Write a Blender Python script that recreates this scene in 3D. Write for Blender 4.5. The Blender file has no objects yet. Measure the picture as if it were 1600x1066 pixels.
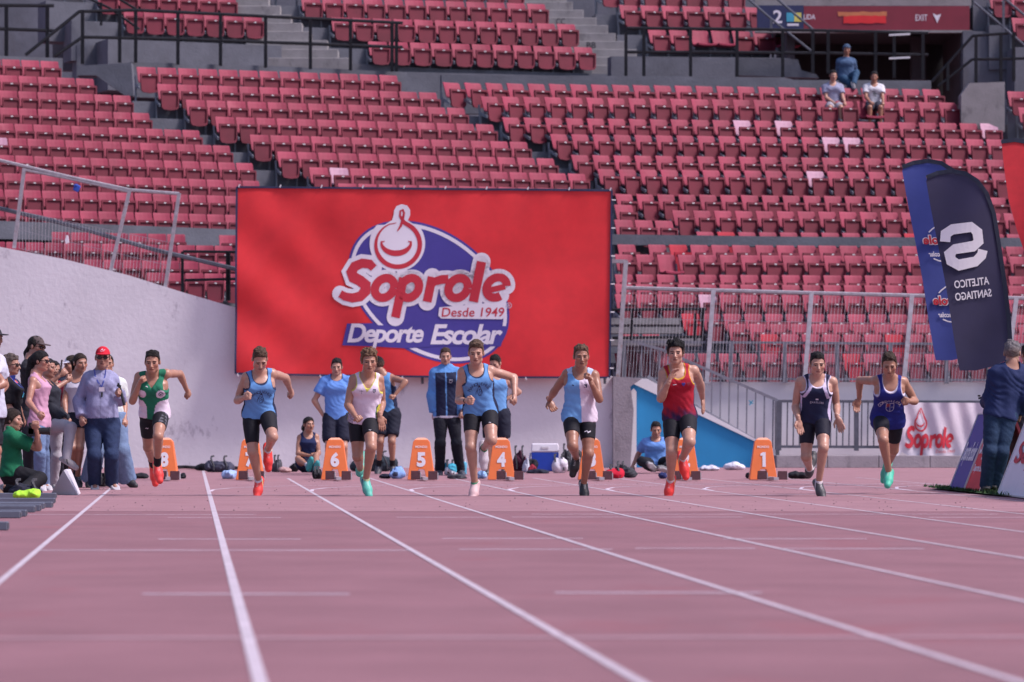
import bpy, bmesh, math, random
import numpy as np
from mathutils import Vector, Matrix
from mathutils.bvhtree import BVHTree
from mathutils.geometry import tessellate_polygon

random.seed(7)
SC = bpy.context.scene
COL = SC.collection
R = math.radians

# ------------------------------------------------------------------ camera
FPX = 6000.0                      # focal length in photo pixels (135 mm on a 36 mm wide frame)
CAM_H = 0.84
TILT = math.atan(126.4 / FPX)
cam_d = bpy.data.cameras.new('camera')
cam_d.sensor_width = 36.0
cam_d.lens = 135.0
cam_d.clip_start = 0.5
cam_d.clip_end = 2000.0
cam_d.dof.use_dof = True
cam_d.dof.focus_distance = 43.8
cam_d.dof.aperture_fstop = 3.2
cam = bpy.data.objects.new('camera', cam_d)
COL.objects.link(cam)
cam.location = (0, 0, CAM_H)
cam.rotation_euler = (math.pi / 2 + TILT, 0, 0)
SC.camera = cam

# ------------------------------------------------------------------ sky and sun
SUN_EL, SUN_AZ = R(52), R(108)    # azimuth measured clockwise from +Y (the way the camera looks)
world = bpy.data.worlds.new('World')
SC.world = world
world.use_nodes = True
nt = world.node_tree
bg = nt.nodes['Background']
sky = nt.nodes.new('ShaderNodeTexSky')
sky.sky_type = 'NISHITA'
sky.sun_disc = False
sky.sun_elevation = SUN_EL
sky.sun_rotation = SUN_AZ
sky.air_density = 1.0
sky.dust_density = 2.5
nt.links.new(sky.outputs[0], bg.inputs['Color'])
bg.inputs['Strength'].default_value = 0.108
sun_d = bpy.data.lights.new('sun', 'SUN')
sun_d.energy = 2.7
sun_d.angle = R(10)
sun_d.color = (1.0, 0.92, 0.84)
sun = bpy.data.objects.new('sun', sun_d)
COL.objects.link(sun)
_d = Vector((math.sin(SUN_AZ) * math.cos(SUN_EL), math.cos(SUN_AZ) * math.cos(SUN_EL), math.sin(SUN_EL)))
sun.rotation_euler = _d.to_track_quat('Z', 'Y').to_euler()
vs = SC.view_settings
SC.display_settings.display_device = 'sRGB'
vs.view_transform = 'Standard'
vs.look = 'None'
vs.exposure = 0.6
vs.gamma = 1.0
vs.use_curve_mapping = False
try:
    vs.use_white_balance = True
    vs.white_balance_temperature = 6120
    vs.white_balance_tint = 22.5
except Exception:
    pass

# ------------------------------------------------------------------ projection helpers
CT, ST = math.cos(TILT), math.sin(TILT)
def P(px, py, D):
    """world point that lies D metres away and shows at photo pixel (px, py)"""
    u, v = (px - 800.0) / FPX, (533.0 - py) / FPX
    y = CT - v * ST
    z = ST + v * CT
    return Vector((u * D / y, D, CAM_H + z * D / y))
def G(px, py, z0=0.0):
    u, v = (px - 800.0) / FPX, (533.0 - py) / FPX
    y = CT - v * ST
    z = ST + v * CT
    k = (z0 - CAM_H) / z
    return Vector((u * k, y * k, z0))
def gy(D):
    return 659.4 + CAM_H * FPX / D

# ------------------------------------------------------------------ materials
def S2L(*c):
    c = c[0] if len(c) == 1 else c
    return tuple((x / 12.92 if x <= .04045 else ((x + .055) / 1.055) ** 2.4) for x in [v / 255.0 for v in c])
MATS = {}
def mat(name, rgb=None, rough=0.7, scale=6.0, amt=0.12, bump=0.0, bscale=60.0, attr=False, metal=0.0, detail=6.0, rgb2=None, spec=0.5, coat=0.0, stretch=None, wear=None, objrand=0.0):
    if name in MATS:
        return MATS[name]
    m = bpy.data.materials.new(name)
    m.use_nodes = True
    n = m.node_tree.nodes
    l = m.node_tree.links
    b = n['Principled BSDF']
    b.inputs['Roughness'].default_value = rough
    b.inputs['Metallic'].default_value = metal
    b.inputs['Specular IOR Level'].default_value = spec
    b.inputs['Coat Weight'].default_value = coat
    tc = n.new('ShaderNodeTexCoord')
    src = tc.outputs['Object']
    if stretch:
        mp = n.new('ShaderNodeMapping')
        mp.inputs['Scale'].default_value = stretch
        l.new(src, mp.inputs['Vector'])
        src = mp.outputs[0]
    if objrand:                                # every copy takes its own place in the noise
        oi = n.new('ShaderNodeObjectInfo')
        va = n.new('ShaderNodeVectorMath')
        va.operation = 'MULTIPLY_ADD'
        cx = n.new('ShaderNodeCombineXYZ')
        for i in range(3):
            l.new(oi.outputs['Random'], cx.inputs[i])
        l.new(cx.outputs[0], va.inputs[0])
        va.inputs[1].default_value = (objrand, objrand * .7, objrand * 1.3)
        l.new(src, va.inputs[2])
        src = va.outputs[0]
    nz = n.new('ShaderNodeTexNoise')
    nz.inputs['Scale'].default_value = scale
    nz.inputs['Detail'].default_value = detail
    nz.inputs['Roughness'].default_value = 0.62
    l.new(src, nz.inputs['Vector'])
    mix = n.new('ShaderNodeMix')
    mix.data_type = 'RGBA'
    if attr:
        at = n.new('ShaderNodeAttribute')
        at.attribute_name = 'Col'
        mix.blend_type = 'MULTIPLY'
        mix.inputs[0].default_value = 1.0
        l.new(at.outputs['Color'], mix.inputs[6])
        rp = n.new('ShaderNodeMapRange')
        rp.inputs[1].default_value = 0.25
        rp.inputs[2].default_value = 0.75
        rp.inputs[3].default_value = 1 - amt
        rp.inputs[4].default_value = 1 + amt
        l.new(nz.outputs['Fac'], rp.inputs[0])
        cb = n.new('ShaderNodeCombineColor')
        for i in range(3):
            l.new(rp.outputs[0], cb.inputs[i])
        l.new(cb.outputs[0], mix.inputs[7])
    else:
        rp = n.new('ShaderNodeMapRange')
        rp.inputs[1].default_value = 0.3
        rp.inputs[2].default_value = 0.7
        l.new(nz.outputs['Fac'], rp.inputs[0])
        l.new(rp.outputs[0], mix.inputs[0])
        a = [max(0, c * (1 - amt)) for c in rgb]
        c2 = rgb2 if rgb2 else [min(1, c * (1 + amt)) for c in rgb]
        mix.inputs[6].default_value = (*a, 1)
        mix.inputs[7].default_value = (*c2, 1)
    out = mix.outputs[2]
    if wear:                                   # stains and scuffs with their own shape: (colour, scale, threshold, stretch)
        wc, ws, wt, wst = wear
        mp2 = n.new('ShaderNodeMapping')
        mp2.inputs['Scale'].default_value = wst
        mp2.inputs['Location'].default_value = (3.1, 1.7, 0.4)
        l.new(src if objrand else tc.outputs['Object'], mp2.inputs['Vector'])
        n2 = n.new('ShaderNodeTexNoise')
        n2.inputs['Scale'].default_value = ws
        n2.inputs['Detail'].default_value = 8
        n2.inputs['Roughness'].default_value = 0.7
        l.new(mp2.outputs[0], n2.inputs['Vector'])
        r2 = n.new('ShaderNodeMapRange')
        r2.inputs[1].default_value = wt
        r2.inputs[2].default_value = wt + 0.09
        r2.inputs[4].default_value = 0.75
        l.new(n2.outputs['Fac'], r2.inputs[0])
        m2 = n.new('ShaderNodeMix')
        m2.data_type = 'RGBA'
        l.new(r2.outputs[0], m2.inputs[0])
        l.new(out, m2.inputs[6])
        m2.inputs[7].default_value = (*wc, 1)
        out = m2.outputs[2]
    l.new(out, b.inputs['Base Color'])
    if bump > 0:
        n3 = n.new('ShaderNodeTexNoise')
        n3.inputs['Scale'].default_value = bscale
        n3.inputs['Detail'].default_value = 5
        l.new(src, n3.inputs['Vector'])
        bp = n.new('ShaderNodeBump')
        bp.inputs['Strength'].default_value = min(1.0, bump)
        bp.inputs['Distance'].default_value = 0.02
        l.new(n3.outputs['Fac'], bp.inputs['Height'])
        l.new(bp.outputs[0], b.inputs['Normal'])
    MATS[name] = m
    return m

# ------------------------------------------------------------------ object helpers
def tag(o, label=None, cat=None, group=None, kind=None):
    if label: o['label'] = label
    if cat: o['category'] = cat
    if group: o['group'] = group
    if kind: o['kind'] = kind
    return o
def empty(name, loc=(0, 0, 0), label=None, cat=None, group=None, rz=0.0):
    o = bpy.data.objects.new(name, None)
    o.empty_display_size = 0.1
    o.location = loc
    o.rotation_euler = (0, 0, rz)
    COL.objects.link(o)
    return tag(o, label, cat, group)
def link(name, me, parent=None, loc=None):
    o = bpy.data.objects.new(name, me)
    COL.objects.link(o)
    if parent is not None:
        o.parent = parent
    if loc is not None:
        o.location = loc
    return o
def copy_tree(o, parent=None):
    c = o.copy()
    COL.objects.link(c)
    if parent is not None:
        c.parent = parent
    for ch in [x for x in o.children]:
        copy_tree(ch, c)
    return c

class MB:
    """collects simple shapes; build() links them as one mesh object"""
    def __init__(s):
        s.v, s.f, s.m = [], [], []
        s.cur = 0
    def add(s, vs_, fs, m=None):
        o = len(s.v)
        s.v += [tuple(v) for v in vs_]
        for f in fs:
            s.f.append(tuple(i + o for i in f))
            s.m.append(s.cur if m is None else m)
        return s
    def hexa(s, p, m=None):
        """8 points: bottom ring 0-3, top ring 4-7"""
        return s.add(p, [(3, 2, 1, 0), (4, 5, 6, 7), (0, 1, 5, 4), (1, 2, 6, 5), (2, 3, 7, 6), (3, 0, 4, 7)], m)
    def box(s, c, sz, rz=0.0, m=None, M=None):
        c = Vector(c)
        hx, hy, hz = sz[0] / 2, sz[1] / 2, sz[2] / 2
        rot = M if M is not None else Matrix.Rotation(rz, 3, 'Z')
        pts = [c + rot @ Vector(q) for q in [(-hx, -hy, -hz), (hx, -hy, -hz), (hx, hy, -hz), (-hx, hy, -hz), (-hx, -hy, hz), (hx, -hy, hz), (hx, hy, hz), (-hx, hy, hz)]]
        return s.hexa(pts, m)
    def bar(s, a, b, w, h=None, m=None, n=None):
        """box or n-sided tube from a to b"""
        a, b = Vector(a), Vector(b)
        h = h or w
        d = (b - a).normalized()
        up = Vector((0, 0, 1)) if abs(d.z) < .95 else Vector((0, 1, 0))
        x = d.cross(up).normalized()
        y = x.cross(d).normalized()
        n = n or 4
        off = math.pi / n
        k = 1 / math.cos(off)
        ring = [(x * math.cos(2 * math.pi * i / n + off) * w / 2 * k + y * math.sin(2 * math.pi * i / n + off) * h / 2 * k) for i in range(n)]
        pts = [a + r for r in ring] + [b + r for r in ring]
        fs = [(i, (i + 1) % n, n + (i + 1) % n, n + i) for i in range(n)] + [tuple(range(n - 1, -1, -1)), tuple(range(n, 2 * n))]
        return s.add(pts, fs, m)
    def path(s, pts, w, m=None, n=5):
        for a, b in zip(pts[:-1], pts[1:]):
            s.bar(a, b, w, w, m, n)
        return s
    def prism(s, poly, off, m=None):
        """planar polygon (3D points) extruded by vector off"""
        poly = [Vector(p) for p in poly]
        off = Vector(off)
        n = len(poly)
        pts = poly + [p + off for p in poly]
        fs = [tuple(range(n - 1, -1, -1)), tuple(range(n, 2 * n))] + [(i, (i + 1) % n, n + (i + 1) % n, n + i) for i in range(n)]
        return s.add(pts, fs, m)
    def mesh(s, name, mats, smooth=False, base=(0, 0, 0)):
        me = bpy.data.meshes.new(name)
        me.from_pydata([(v[0] - base[0], v[1] - base[1], v[2] - base[2]) for v in s.v], [], s.f)
        for m_ in (mats if isinstance(mats, (list, tuple)) else [mats]):
            me.materials.append(m_)
        me.polygons.foreach_set('material_index', s.m)
        if smooth:
            me.polygons.foreach_set('use_smooth', [True] * len(s.f))
        bm = bmesh.new()
        bm.from_mesh(me)
        bmesh.ops.recalc_face_normals(bm, faces=bm.faces)
        bm.to_mesh(me)
        bm.free()
        me.update()
        return me
    def build(s, name, mats, parent=None, smooth=False, bevel=0.0, local=False):
        """points are world points; they are stored relative to the parent (or to the middle of the foot of the shape)"""
        if local:
            base = (0, 0, 0)
        elif parent is not None:
            base = wpos(parent)
        else:
            a = np.array(s.v)
            lo, hi = a.min(0), a.max(0)
            base = ((lo[0] + hi[0]) / 2, (lo[1] + hi[1]) / 2, lo[2])
        o = link(name, s.mesh(name, mats, smooth, base), parent, base if (parent is None and not local) else None)
        if bevel:
            bv = o.modifiers.new('bevel', 'BEVEL')
            bv.width = bevel
            bv.segments = 2
            bv.limit_method = 'ANGLE'
        return o
def wpos(o):
    p = Vector(o.location)
    while o.parent is not None:
        o = o.parent
        p = p + Vector(o.location)
    return p

# ------------------------------------------------------------------ flat print: letters and shapes in a plane
_tcache = {}
def text2d(body, shear=0.0, offset=0.0, space=1.0):
    key = (body, shear, offset, space)
    if key in _tcache:
        return _tcache[key]
    cu = bpy.data.curves.new('t', 'FONT')
    cu.body = body
    cu.shear = shear
    cu.offset = offset
    cu.space_character = space
    cu.fill_mode = 'FRONT'
    cu.resolution_u = 4
    o = bpy.data.objects.new('t', cu)
    COL.objects.link(o)
    dg = bpy.context.evaluated_depsgraph_get()
    me = bpy.data.meshes.new_from_object(o.evaluated_get(dg))
    v = np.array([x.co[:2] for x in me.vertices], dtype=float).reshape(-1, 2)
    f = [tuple(p.vertices) for p in me.polygons]
    bpy.data.objects.remove(o)
    bpy.data.curves.remove(cu)
    bpy.data.meshes.remove(me)
    _tcache[key] = (v, f)
    return v, f
def fit(v, ref, x0, x1, y0, y1):
    lo, hi = ref.min(0), ref.max(0)
    return np.array([[x0 + (p[0] - lo[0]) / (hi[0] - lo[0]) * (x1 - x0), y0 + (p[1] - lo[1]) / (hi[1] - lo[1]) * (y1 - y0)] for p in v])
def ribbon(pts, ws, closed=False):
    """stroke of changing width along a polyline"""
    pts = [Vector(p) for p in pts]
    n = len(pts)
    if not isinstance(ws, (list, tuple)):
        ws = [ws] * n
    v, f = [], []
    for i in range(n):
        a = pts[(i - 1) % n] if (closed or i > 0) else pts[i]
        b = pts[(i + 1) % n] if (closed or i < n - 1) else pts[i]
        d = (b - a).normalized()
        k = Vector((-d.y, d.x))
        if 0 < i < n - 1 or closed:
            d1 = (pts[i] - a).normalized()
            c = max(.5, d.dot(d1))
            k = k / c
        v += [pts[i] + k * ws[i] / 2, pts[i] - k * ws[i] / 2]
    m = n if closed else n - 1
    for i in range(m):
        j = (i + 1) % n
        f.append((2 * i, 2 * i + 1, 2 * j + 1, 2 * j))
    return np.array([list(p) for p in v]), f
def polyfill(pts):
    v = [Vector((p[0], p[1], 0)) for p in pts]
    return np.array([[p[0], p[1]] for p in pts]), [tuple(t) for t in tessellate_polygon([v])]
def ellipse_pts(cx, cy, a, b, rot=0, n=48):
    c, s = math.cos(rot), math.sin(rot)
    return [(cx + a * math.cos(t) * c - b * math.sin(t) * s, cy + a * math.cos(t) * s + b * math.sin(t) * c) for t in [2 * math.pi * i / n for i in range(n)]]
def flat(name, shapes, to3d, material, parent=None, smooth=False):
    """shapes: list of (verts2d, faces); to3d maps (x, y) to a 3D point"""
    vs_, fs = [], []
    for v, f in shapes:
        o = len(vs_)
        vs_ += [tuple(to3d(p[0], p[1])) for p in v]
        fs += [tuple(i + o for i in q) for q in f]
    me = bpy.data.meshes.new(name)
    if parent is not None:
        base = wpos(parent)
    else:
        q = np.array(vs_)
        base = Vector(q.mean(0))
    vs_ = [tuple(Vector(v) - base) for v in vs_]
    me.from_pydata(vs_, [], fs)
    me.materials.append(material)
    me.update()
    return link(name, me, parent, None if parent is not None else base)
# ================================================================== people: smooth implicit bodies, meshed as one surface
F4 = np.float32
def nv(v):
    v = np.asarray(v, float)
    return v / (np.linalg.norm(v) + 1e-9)
class Cone:
    def __init__(s, a, b, r1, r2):
        s.a, s.b = np.asarray(a, float), np.asarray(b, float)
        s.r1, s.r2 = r1, r2
        r = max(r1, r2)
        s.lo, s.hi = np.minimum(s.a, s.b) - r, np.maximum(s.a, s.b) + r
    def f(s, X, Y, Z):
        d = s.b - s.a
        L = max(1e-8, float(d @ d))
        x, y, z = X - s.a[0], Y - s.a[1], Z - s.a[2]
        t = np.clip((x * d[0] + y * d[1] + z * d[2]) / L, 0, 1)
        return np.sqrt((x - t * d[0]) ** 2 + (y - t * d[1]) ** 2 + (z - t * d[2]) ** 2) - (s.r1 + t * (s.r2 - s.r1))
class Ell:
    def __init__(s, c, r, M=None):
        s.c, s.r = np.asarray(c, float), np.asarray(r, float)
        s.M = np.eye(3) if M is None else np.asarray(M, float)      # rows = local axes
        m = s.r.max()
        s.lo, s.hi = s.c - m, s.c + m
    def f(s, X, Y, Z):
        x, y, z = X - s.c[0], Y - s.c[1], Z - s.c[2]
        q = [x * a[0] + y * a[1] + z * a[2] for a in s.M]
        k0 = np.sqrt(sum((q[i] / s.r[i]) ** 2 for i in range(3)))
        k1 = np.sqrt(sum((q[i] / s.r[i] ** 2) ** 2 for i in range(3))) + 1e-9
        return k0 * (k0 - 1) / k1
TT = [-.20, -.10, 0, .15, .35, .55, .75, .88, .96, 1.06, 1.16]
TA = [.075, .140, .165, .158, .146, .156, .178, .171, .130, .062, .050]
TB = [.070, .100, .112, .098, .090, .102, .116, .102, .080, .055, .048]
TC = [-.01, -.01, -.012, 0.0, .004, .006, .010, .000, -.012, -.018, -.015]
class Torso:
    """elliptical sections along a straight spine from pelvis to neck base, twisted between hips and shoulders"""
    def __init__(s, pel, nk, rp, rs, sc=1.0, wide=1.0, deep=1.0, belly=0.0, fem=0.0, bust=0.0, loose=0.0):
        s.p, s.n = np.asarray(pel, float), np.asarray(nk, float)
        s.L = np.linalg.norm(s.n - s.p)
        s.up = (s.n - s.p) / s.L
        s.rp, s.rs = nv(rp - (rp @ s.up) * s.up), nv(rs - (rs @ s.up) * s.up)
        s.fp, s.fs = np.cross(s.rp, s.up), np.cross(s.rs, s.up)
        t = np.array(TT)
        s.A = np.array(TA) * sc * wide
        s.B = np.array(TB) * sc * deep
        s.C = np.array(TC) * sc
        bl = belly * np.exp(-((t - .28) / .26) ** 2)
        s.A = s.A + bl * .75
        s.B = s.B + bl * .8
        s.C = s.C + bl * .55
        if fem:
            s.A = s.A * (1 - fem * .13 * np.exp(-((t - .4) / .18) ** 2) + fem * .06 * np.exp(-(t / .15) ** 2) - fem * .10 * np.exp(-((t - .85) / .2) ** 2))
            s.C = s.C + bust * np.exp(-((t - .68) / .12) ** 2)
            s.B = s.B + bust * .8 * np.exp(-((t - .68) / .12) ** 2)
        if loose:                                  # cloth bridges the waist and hangs straight over the hips
            g = np.interp(t, [-.2, 0, .15, .35, .55, .65, .72, 1.2], [.160, .160, .158, .154, .160, .10, 0, 0]) * sc * wide * (1 - .10 * fem)
            s.A = s.A * (1 - loose) + np.maximum(s.A, g) * loose
            gb = np.interp(t, [-.2, 0, .15, .35, .55, .65, .72, 1.2], [.108, .120, .112, .106, .106, .08, 0, 0]) * sc * deep
            s.B = s.B * (1 - loose) + np.maximum(s.B, gb) * loose
        s.rng = (-.2, 1.16)
        m = max(s.A.max(), s.B.max()) + .04
        e0, e1 = s.p + s.up * s.L * -.25, s.p + s.up * s.L * 1.2
        s.lo, s.hi = np.minimum(e0, e1) - m, np.maximum(e0, e1) + m
    def loc(s, X, Y, Z):
        x, y, z = X - s.p[0], Y - s.p[1], Z - s.p[2]
        t = (x * s.up[0] + y * s.up[1] + z * s.up[2]) / s.L
        w = np.clip(t * 1.1, 0, 1)
        w = w * w * (3 - 2 * w)
        lx = (x * s.rp[0] + y * s.rp[1] + z * s.rp[2]) * (1 - w) + (x * s.rs[0] + y * s.rs[1] + z * s.rs[2]) * w
        ly = (x * s.fp[0] + y * s.fp[1] + z * s.fp[2]) * (1 - w) + (x * s.fs[0] + y * s.fs[1] + z * s.fs[2]) * w
        return lx, ly, t
    def at(s, x, y, t):
        w = min(1, max(0, t * 1.1))
        w = w * w * (3 - 2 * w)
        return s.p + s.up * s.L * t + (s.rp * (1 - w) + s.rs * w) * x + (s.fp * (1 - w) + s.fs * w) * y
    def f(s, X, Y, Z):
        lx, ly, t = s.loc(X, Y, Z)
        sh = t.shape
        tf = t.ravel()
        a = np.interp(tf, TT, s.A).reshape(sh)
        b = np.interp(tf, TT, s.B).reshape(sh)
        c = np.interp(tf, TT, s.C).reshape(sh)
        n = 2.3
        q = ((np.abs(lx) / a) ** n + (np.abs(ly - c) / b) ** n) ** (1 / n)
        d = (q - 1) * np.minimum(a, b)
        return np.maximum(d, np.maximum(s.rng[0] - t, t - s.rng[1]) * s.L)
def noise3(X, Y, Z, fr, seed, n=5):
    rg = np.random.RandomState(seed)
    o = 0
    for i in range(n):
        k = rg.normal(size=3)
        k = k / np.linalg.norm(k) * fr * (0.6 + .9 * rg.rand())
        o = o + np.sin(X * k[0] + Y * k[1] + Z * k[2] + rg.rand() * 6.28)
    return o / n
class Field:
    def __init__(s, lo, hi, vox):
        s.vox = vox
        s.lo = np.asarray(lo, float) - 3 * vox
        s.n = np.maximum(4, np.ceil((np.asarray(hi, float) - s.lo) / vox).astype(int) + 4)
        s.F = np.full(s.n, 0.5, F4)
    def sub(s, lo, hi):
        a = np.clip(np.floor((np.asarray(lo) - s.lo) / s.vox).astype(int), 0, s.n)
        b = np.clip(np.ceil((np.asarray(hi) - s.lo) / s.vox).astype(int) + 1, 0, s.n)
        ax = [(s.lo[i] + s.vox * np.arange(a[i], b[i])).astype(F4) for i in range(3)]
        return tuple(slice(a[i], b[i]) for i in range(3)), ax[0][:, None, None], ax[1][None, :, None], ax[2][None, None, :]
    def all(s):
        return s.sub(s.lo, s.lo + s.vox * s.n)
    def add(s, p, k=.02, off=0.0, neg=False):
        m = .03 + k + max(0, off)
        sl, X, Y, Z = s.sub(p.lo - m, p.hi + m)
        if min(s.F[sl].shape) == 0:
            return s
        d = (p.f(X, Y, Z) - off).astype(F4)
        c = s.F[sl]
        if neg:
            h = np.maximum(k - np.abs(c + d), 0) / k
            s.F[sl] = np.maximum(c, -d) + h * h * k / 4
        else:
            h = np.maximum(k - np.abs(c - d), 0) / k
            s.F[sl] = np.minimum(c, d) - h * h * k / 4
        return s
def bbox(prims, m=0.0):
    lo = np.min([p.lo for p in prims], 0) - m
    hi = np.max([p.hi for p in prims], 0) + m
    return lo, hi
CORN = [(0, 0, 0), (1, 0, 0), (0, 1, 0), (1, 1, 0), (0, 0, 1), (1, 0, 1), (0, 1, 1), (1, 1, 1)]
EDG = [(a, b) for a in range(8) for b in range(a + 1, 8) if sum(abs(CORN[a][i] - CORN[b][i]) for i in range(3)) == 1]
def snet(fd):
    F, vox = fd.F, fd.vox
    S = F < 0
    sh = [x - 1 for x in F.shape]
    g = lambda c: (slice(c[0], c[0] + sh[0]), slice(c[1], c[1] + sh[1]), slice(c[2], c[2] + sh[2]))
    cnt = np.zeros(sh, np.int8)
    for c in CORN:
        cnt += S[g(c)]
    act = (cnt > 0) & (cnt < 8)
    ii = np.argwhere(act)
    idx = np.full(sh, -1, np.int64)
    idx[act] = np.arange(len(ii))
    vals = [F[ii[:, 0] + c[0], ii[:, 1] + c[1], ii[:, 2] + c[2]] for c in CORN]
    pos = np.zeros((len(ii), 3))
    num = np.zeros(len(ii))
    for a, b in EDG:
        fa, fb = vals[a], vals[b]
        m = (fa < 0) != (fb < 0)
        t = np.where(m, fa / (fa - fb + 1e-12), 0)
        ca, cb = np.array(CORN[a]), np.array(CORN[b])
        p = ca + t[:, None] * (cb - ca)
        pos[m] += p[m]
        num[m] += 1
    V = fd.lo + (ii + pos / np.maximum(num, 1)[:, None]) * vox
    Q = []
    for ax in range(3):
        u, w = [(1, 2), (2, 0), (0, 1)][ax]
        s0 = [slice(None)] * 3
        s1 = [slice(None)] * 3
        s0[ax] = slice(0, -1)
        s1[ax] = slice(1, None)
        a, b = S[tuple(s0)], S[tuple(s1)]
        ch = np.argwhere(a != b)
        ch = ch[(ch[:, u] > 0) & (ch[:, w] > 0) & (ch[:, u] < F.shape[u] - 1) & (ch[:, w] < F.shape[w] - 1)]
        ins = a[tuple(ch.T)]
        du, dw = np.eye(3, dtype=int)[u], np.eye(3, dtype=int)[w]
        q = np.stack([idx[tuple((ch - du - dw).T)], idx[tuple((ch - dw).T)], idx[tuple(ch.T)], idx[tuple((ch - du).T)]], 1)
        q[~ins] = q[~ins][:, ::-1]
        Q.append(q)
    Q = np.concatenate(Q)
    Q = Q[(Q >= 0).all(1)]
    return V, Q
def rawmesh(name, parts, material):
    """parts: list of (verts, quads, colours)"""
    V = np.concatenate([p[0] for p in parts])
    o, qs = 0, []
    for p in parts:
        qs.append(p[1] + o)
        o += len(p[0])
    Q = np.concatenate(qs)
    C = np.concatenate([p[2] for p in parts])
    me = bpy.data.meshes.new(name)
    me.vertices.add(len(V))
    me.vertices.foreach_set('co', V.astype(F4).ravel())
    me.loops.add(Q.size)
    me.loops.foreach_set('vertex_index', Q.ravel().astype(np.int32))
    me.polygons.add(len(Q))
    me.polygons.foreach_set('loop_start', (np.arange(len(Q)) * 4).astype(np.int32))
    me.polygons.foreach_set('use_smooth', np.ones(len(Q), bool))
    me.update(calc_edges=True)
    me.validate()
    ca = me.color_attributes.new('Col', 'FLOAT_COLOR', 'POINT')
    ca.data.foreach_set('color', np.concatenate([np.clip(C, 0, 1), np.ones((len(C), 1))], 1).astype(F4).ravel())
    me.materials.append(material)
    return me
def colr(n, c):
    return np.tile(np.asarray(c, float), (n, 1))

M_SKIN = mat('skin', attr=True, rough=.40, scale=14, amt=.10, bump=.06, bscale=90, spec=.45)
M_HAIR = mat('hair', attr=True, rough=.6, scale=70, amt=.45, bump=.8, bscale=130, spec=.2)
M_CLOTH = mat('cloth', attr=True, rough=.82, scale=9, amt=.08, bump=.22, bscale=26, spec=.25)
M_TIGHT = mat('stretch_fabric', attr=True, rough=.72, scale=9, amt=.12, bump=.14, bscale=30, spec=.22)
M_DENIM = mat('denim', attr=True, rough=.85, scale=16, amt=.22, bump=.3, bscale=40, spec=.2)
M_SHOE = mat('shoe_fabric', attr=True, rough=.55, scale=20, amt=.10, bump=.15, bscale=80)
M_GLASS = mat('dark_lens', (.01, .01, .012), rough=.08, amt=.1)

def ray_pt(parent, px, py, L, sgn):
    """3D point on the sight line of a photo pixel at bone length L from parent; sgn -1 near, +1 far"""
    o = np.array([0, 0, CAM_H])
    d = nv(np.array(P(px, py, 50.0)) - o)
    w = parent - o
    tc = w @ d
    h2 = w @ w - tc * tc
    q = L * L - h2
    t = tc + (sgn * math.sqrt(q) if q > 0 else 0.0)
    return o + d * t

def make_hand(w, d, n, kind, sc, skin):
    d = nv(d)
    n = nv(n - (n @ d) * d)
    sd = np.cross(d, n)
    M = np.stack([d, sd, n])
    out = []
    pr = [Cone(w - d * .03, w + d * .02, .024 * sc, .024 * sc)]
    if kind == 'fist':
        pr.append(Ell(w + d * .052 * sc, np.array([.048, .040, .024]) * sc, M))
        for i in range(4):
            o = sd * (.030 - .020 * i) * sc
            L = [.9, 1.05, 1.0, .8][i] * sc
            k0, k1, k2, k3 = w + d * .082 * sc + o, w + d * .1 * sc + o + n * .024 * L, w + d * .072 * sc + o + n * .046 * L, w + d * .048 * sc + o + n * .034 * L
            pr += [Cone(k0, k1, .0115 * sc, .0108 * sc), Cone(k1, k2, .0108 * sc, .0098 * sc), Cone(k2, k3, .0098 * sc, .009 * sc)]
        t0 = w + d * .03 * sc + sd * .034 * sc
        t1, t2 = t0 + (d * .028 + sd * .012 + n * .022) * sc, w + d * .072 * sc + sd * .014 * sc + n * .056 * sc
        pr += [Cone(t0, t1, .014 * sc, .0125 * sc), Cone(t1, t2, .0125 * sc, .010 * sc)]
    else:
        cu = {'open': .25, 'relaxed': .75, 'grip': 1.5}[kind]
        pr.append(Ell(w + d * .055 * sc, np.array([.056, .042, .020]) * sc, M))
        for i in range(4):
            o = sd * (.032 - .0215 * i) * sc
            L = [.068, .078, .073, .056][i] * sc
            k = w + d * .092 * sc + o
            a = 0.0
            for j in range(3):
                a += cu * .45
                e = k + (d * math.cos(a) + n * math.sin(a) + sd * (.10 - .07 * i) * (j == 0)) * L * [.45, .32, .26][j]
                pr.append(Cone(k, e, [.0105, .0095, .0085][j] * sc, [.0098, .0088, .0075][j] * sc))
                k = e
        t0 = w + d * .03 * sc + sd * .034 * sc
        t1 = t0 + (d * .030 + sd * .026 + n * .008) * sc
        t2 = t1 + (d * .034 + sd * .004 + n * .012) * sc
        pr += [Cone(t0, t1, .0145 * sc, .012 * sc), Cone(t1, t2, .012 * sc, .0095 * sc)]
    fd = Field(*bbox(pr, .01), .0062)
    for p in pr:
        fd.add(p, .008)
    V, Q = snet(fd)
    return V, Q, colr(len(V), skin)

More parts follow.
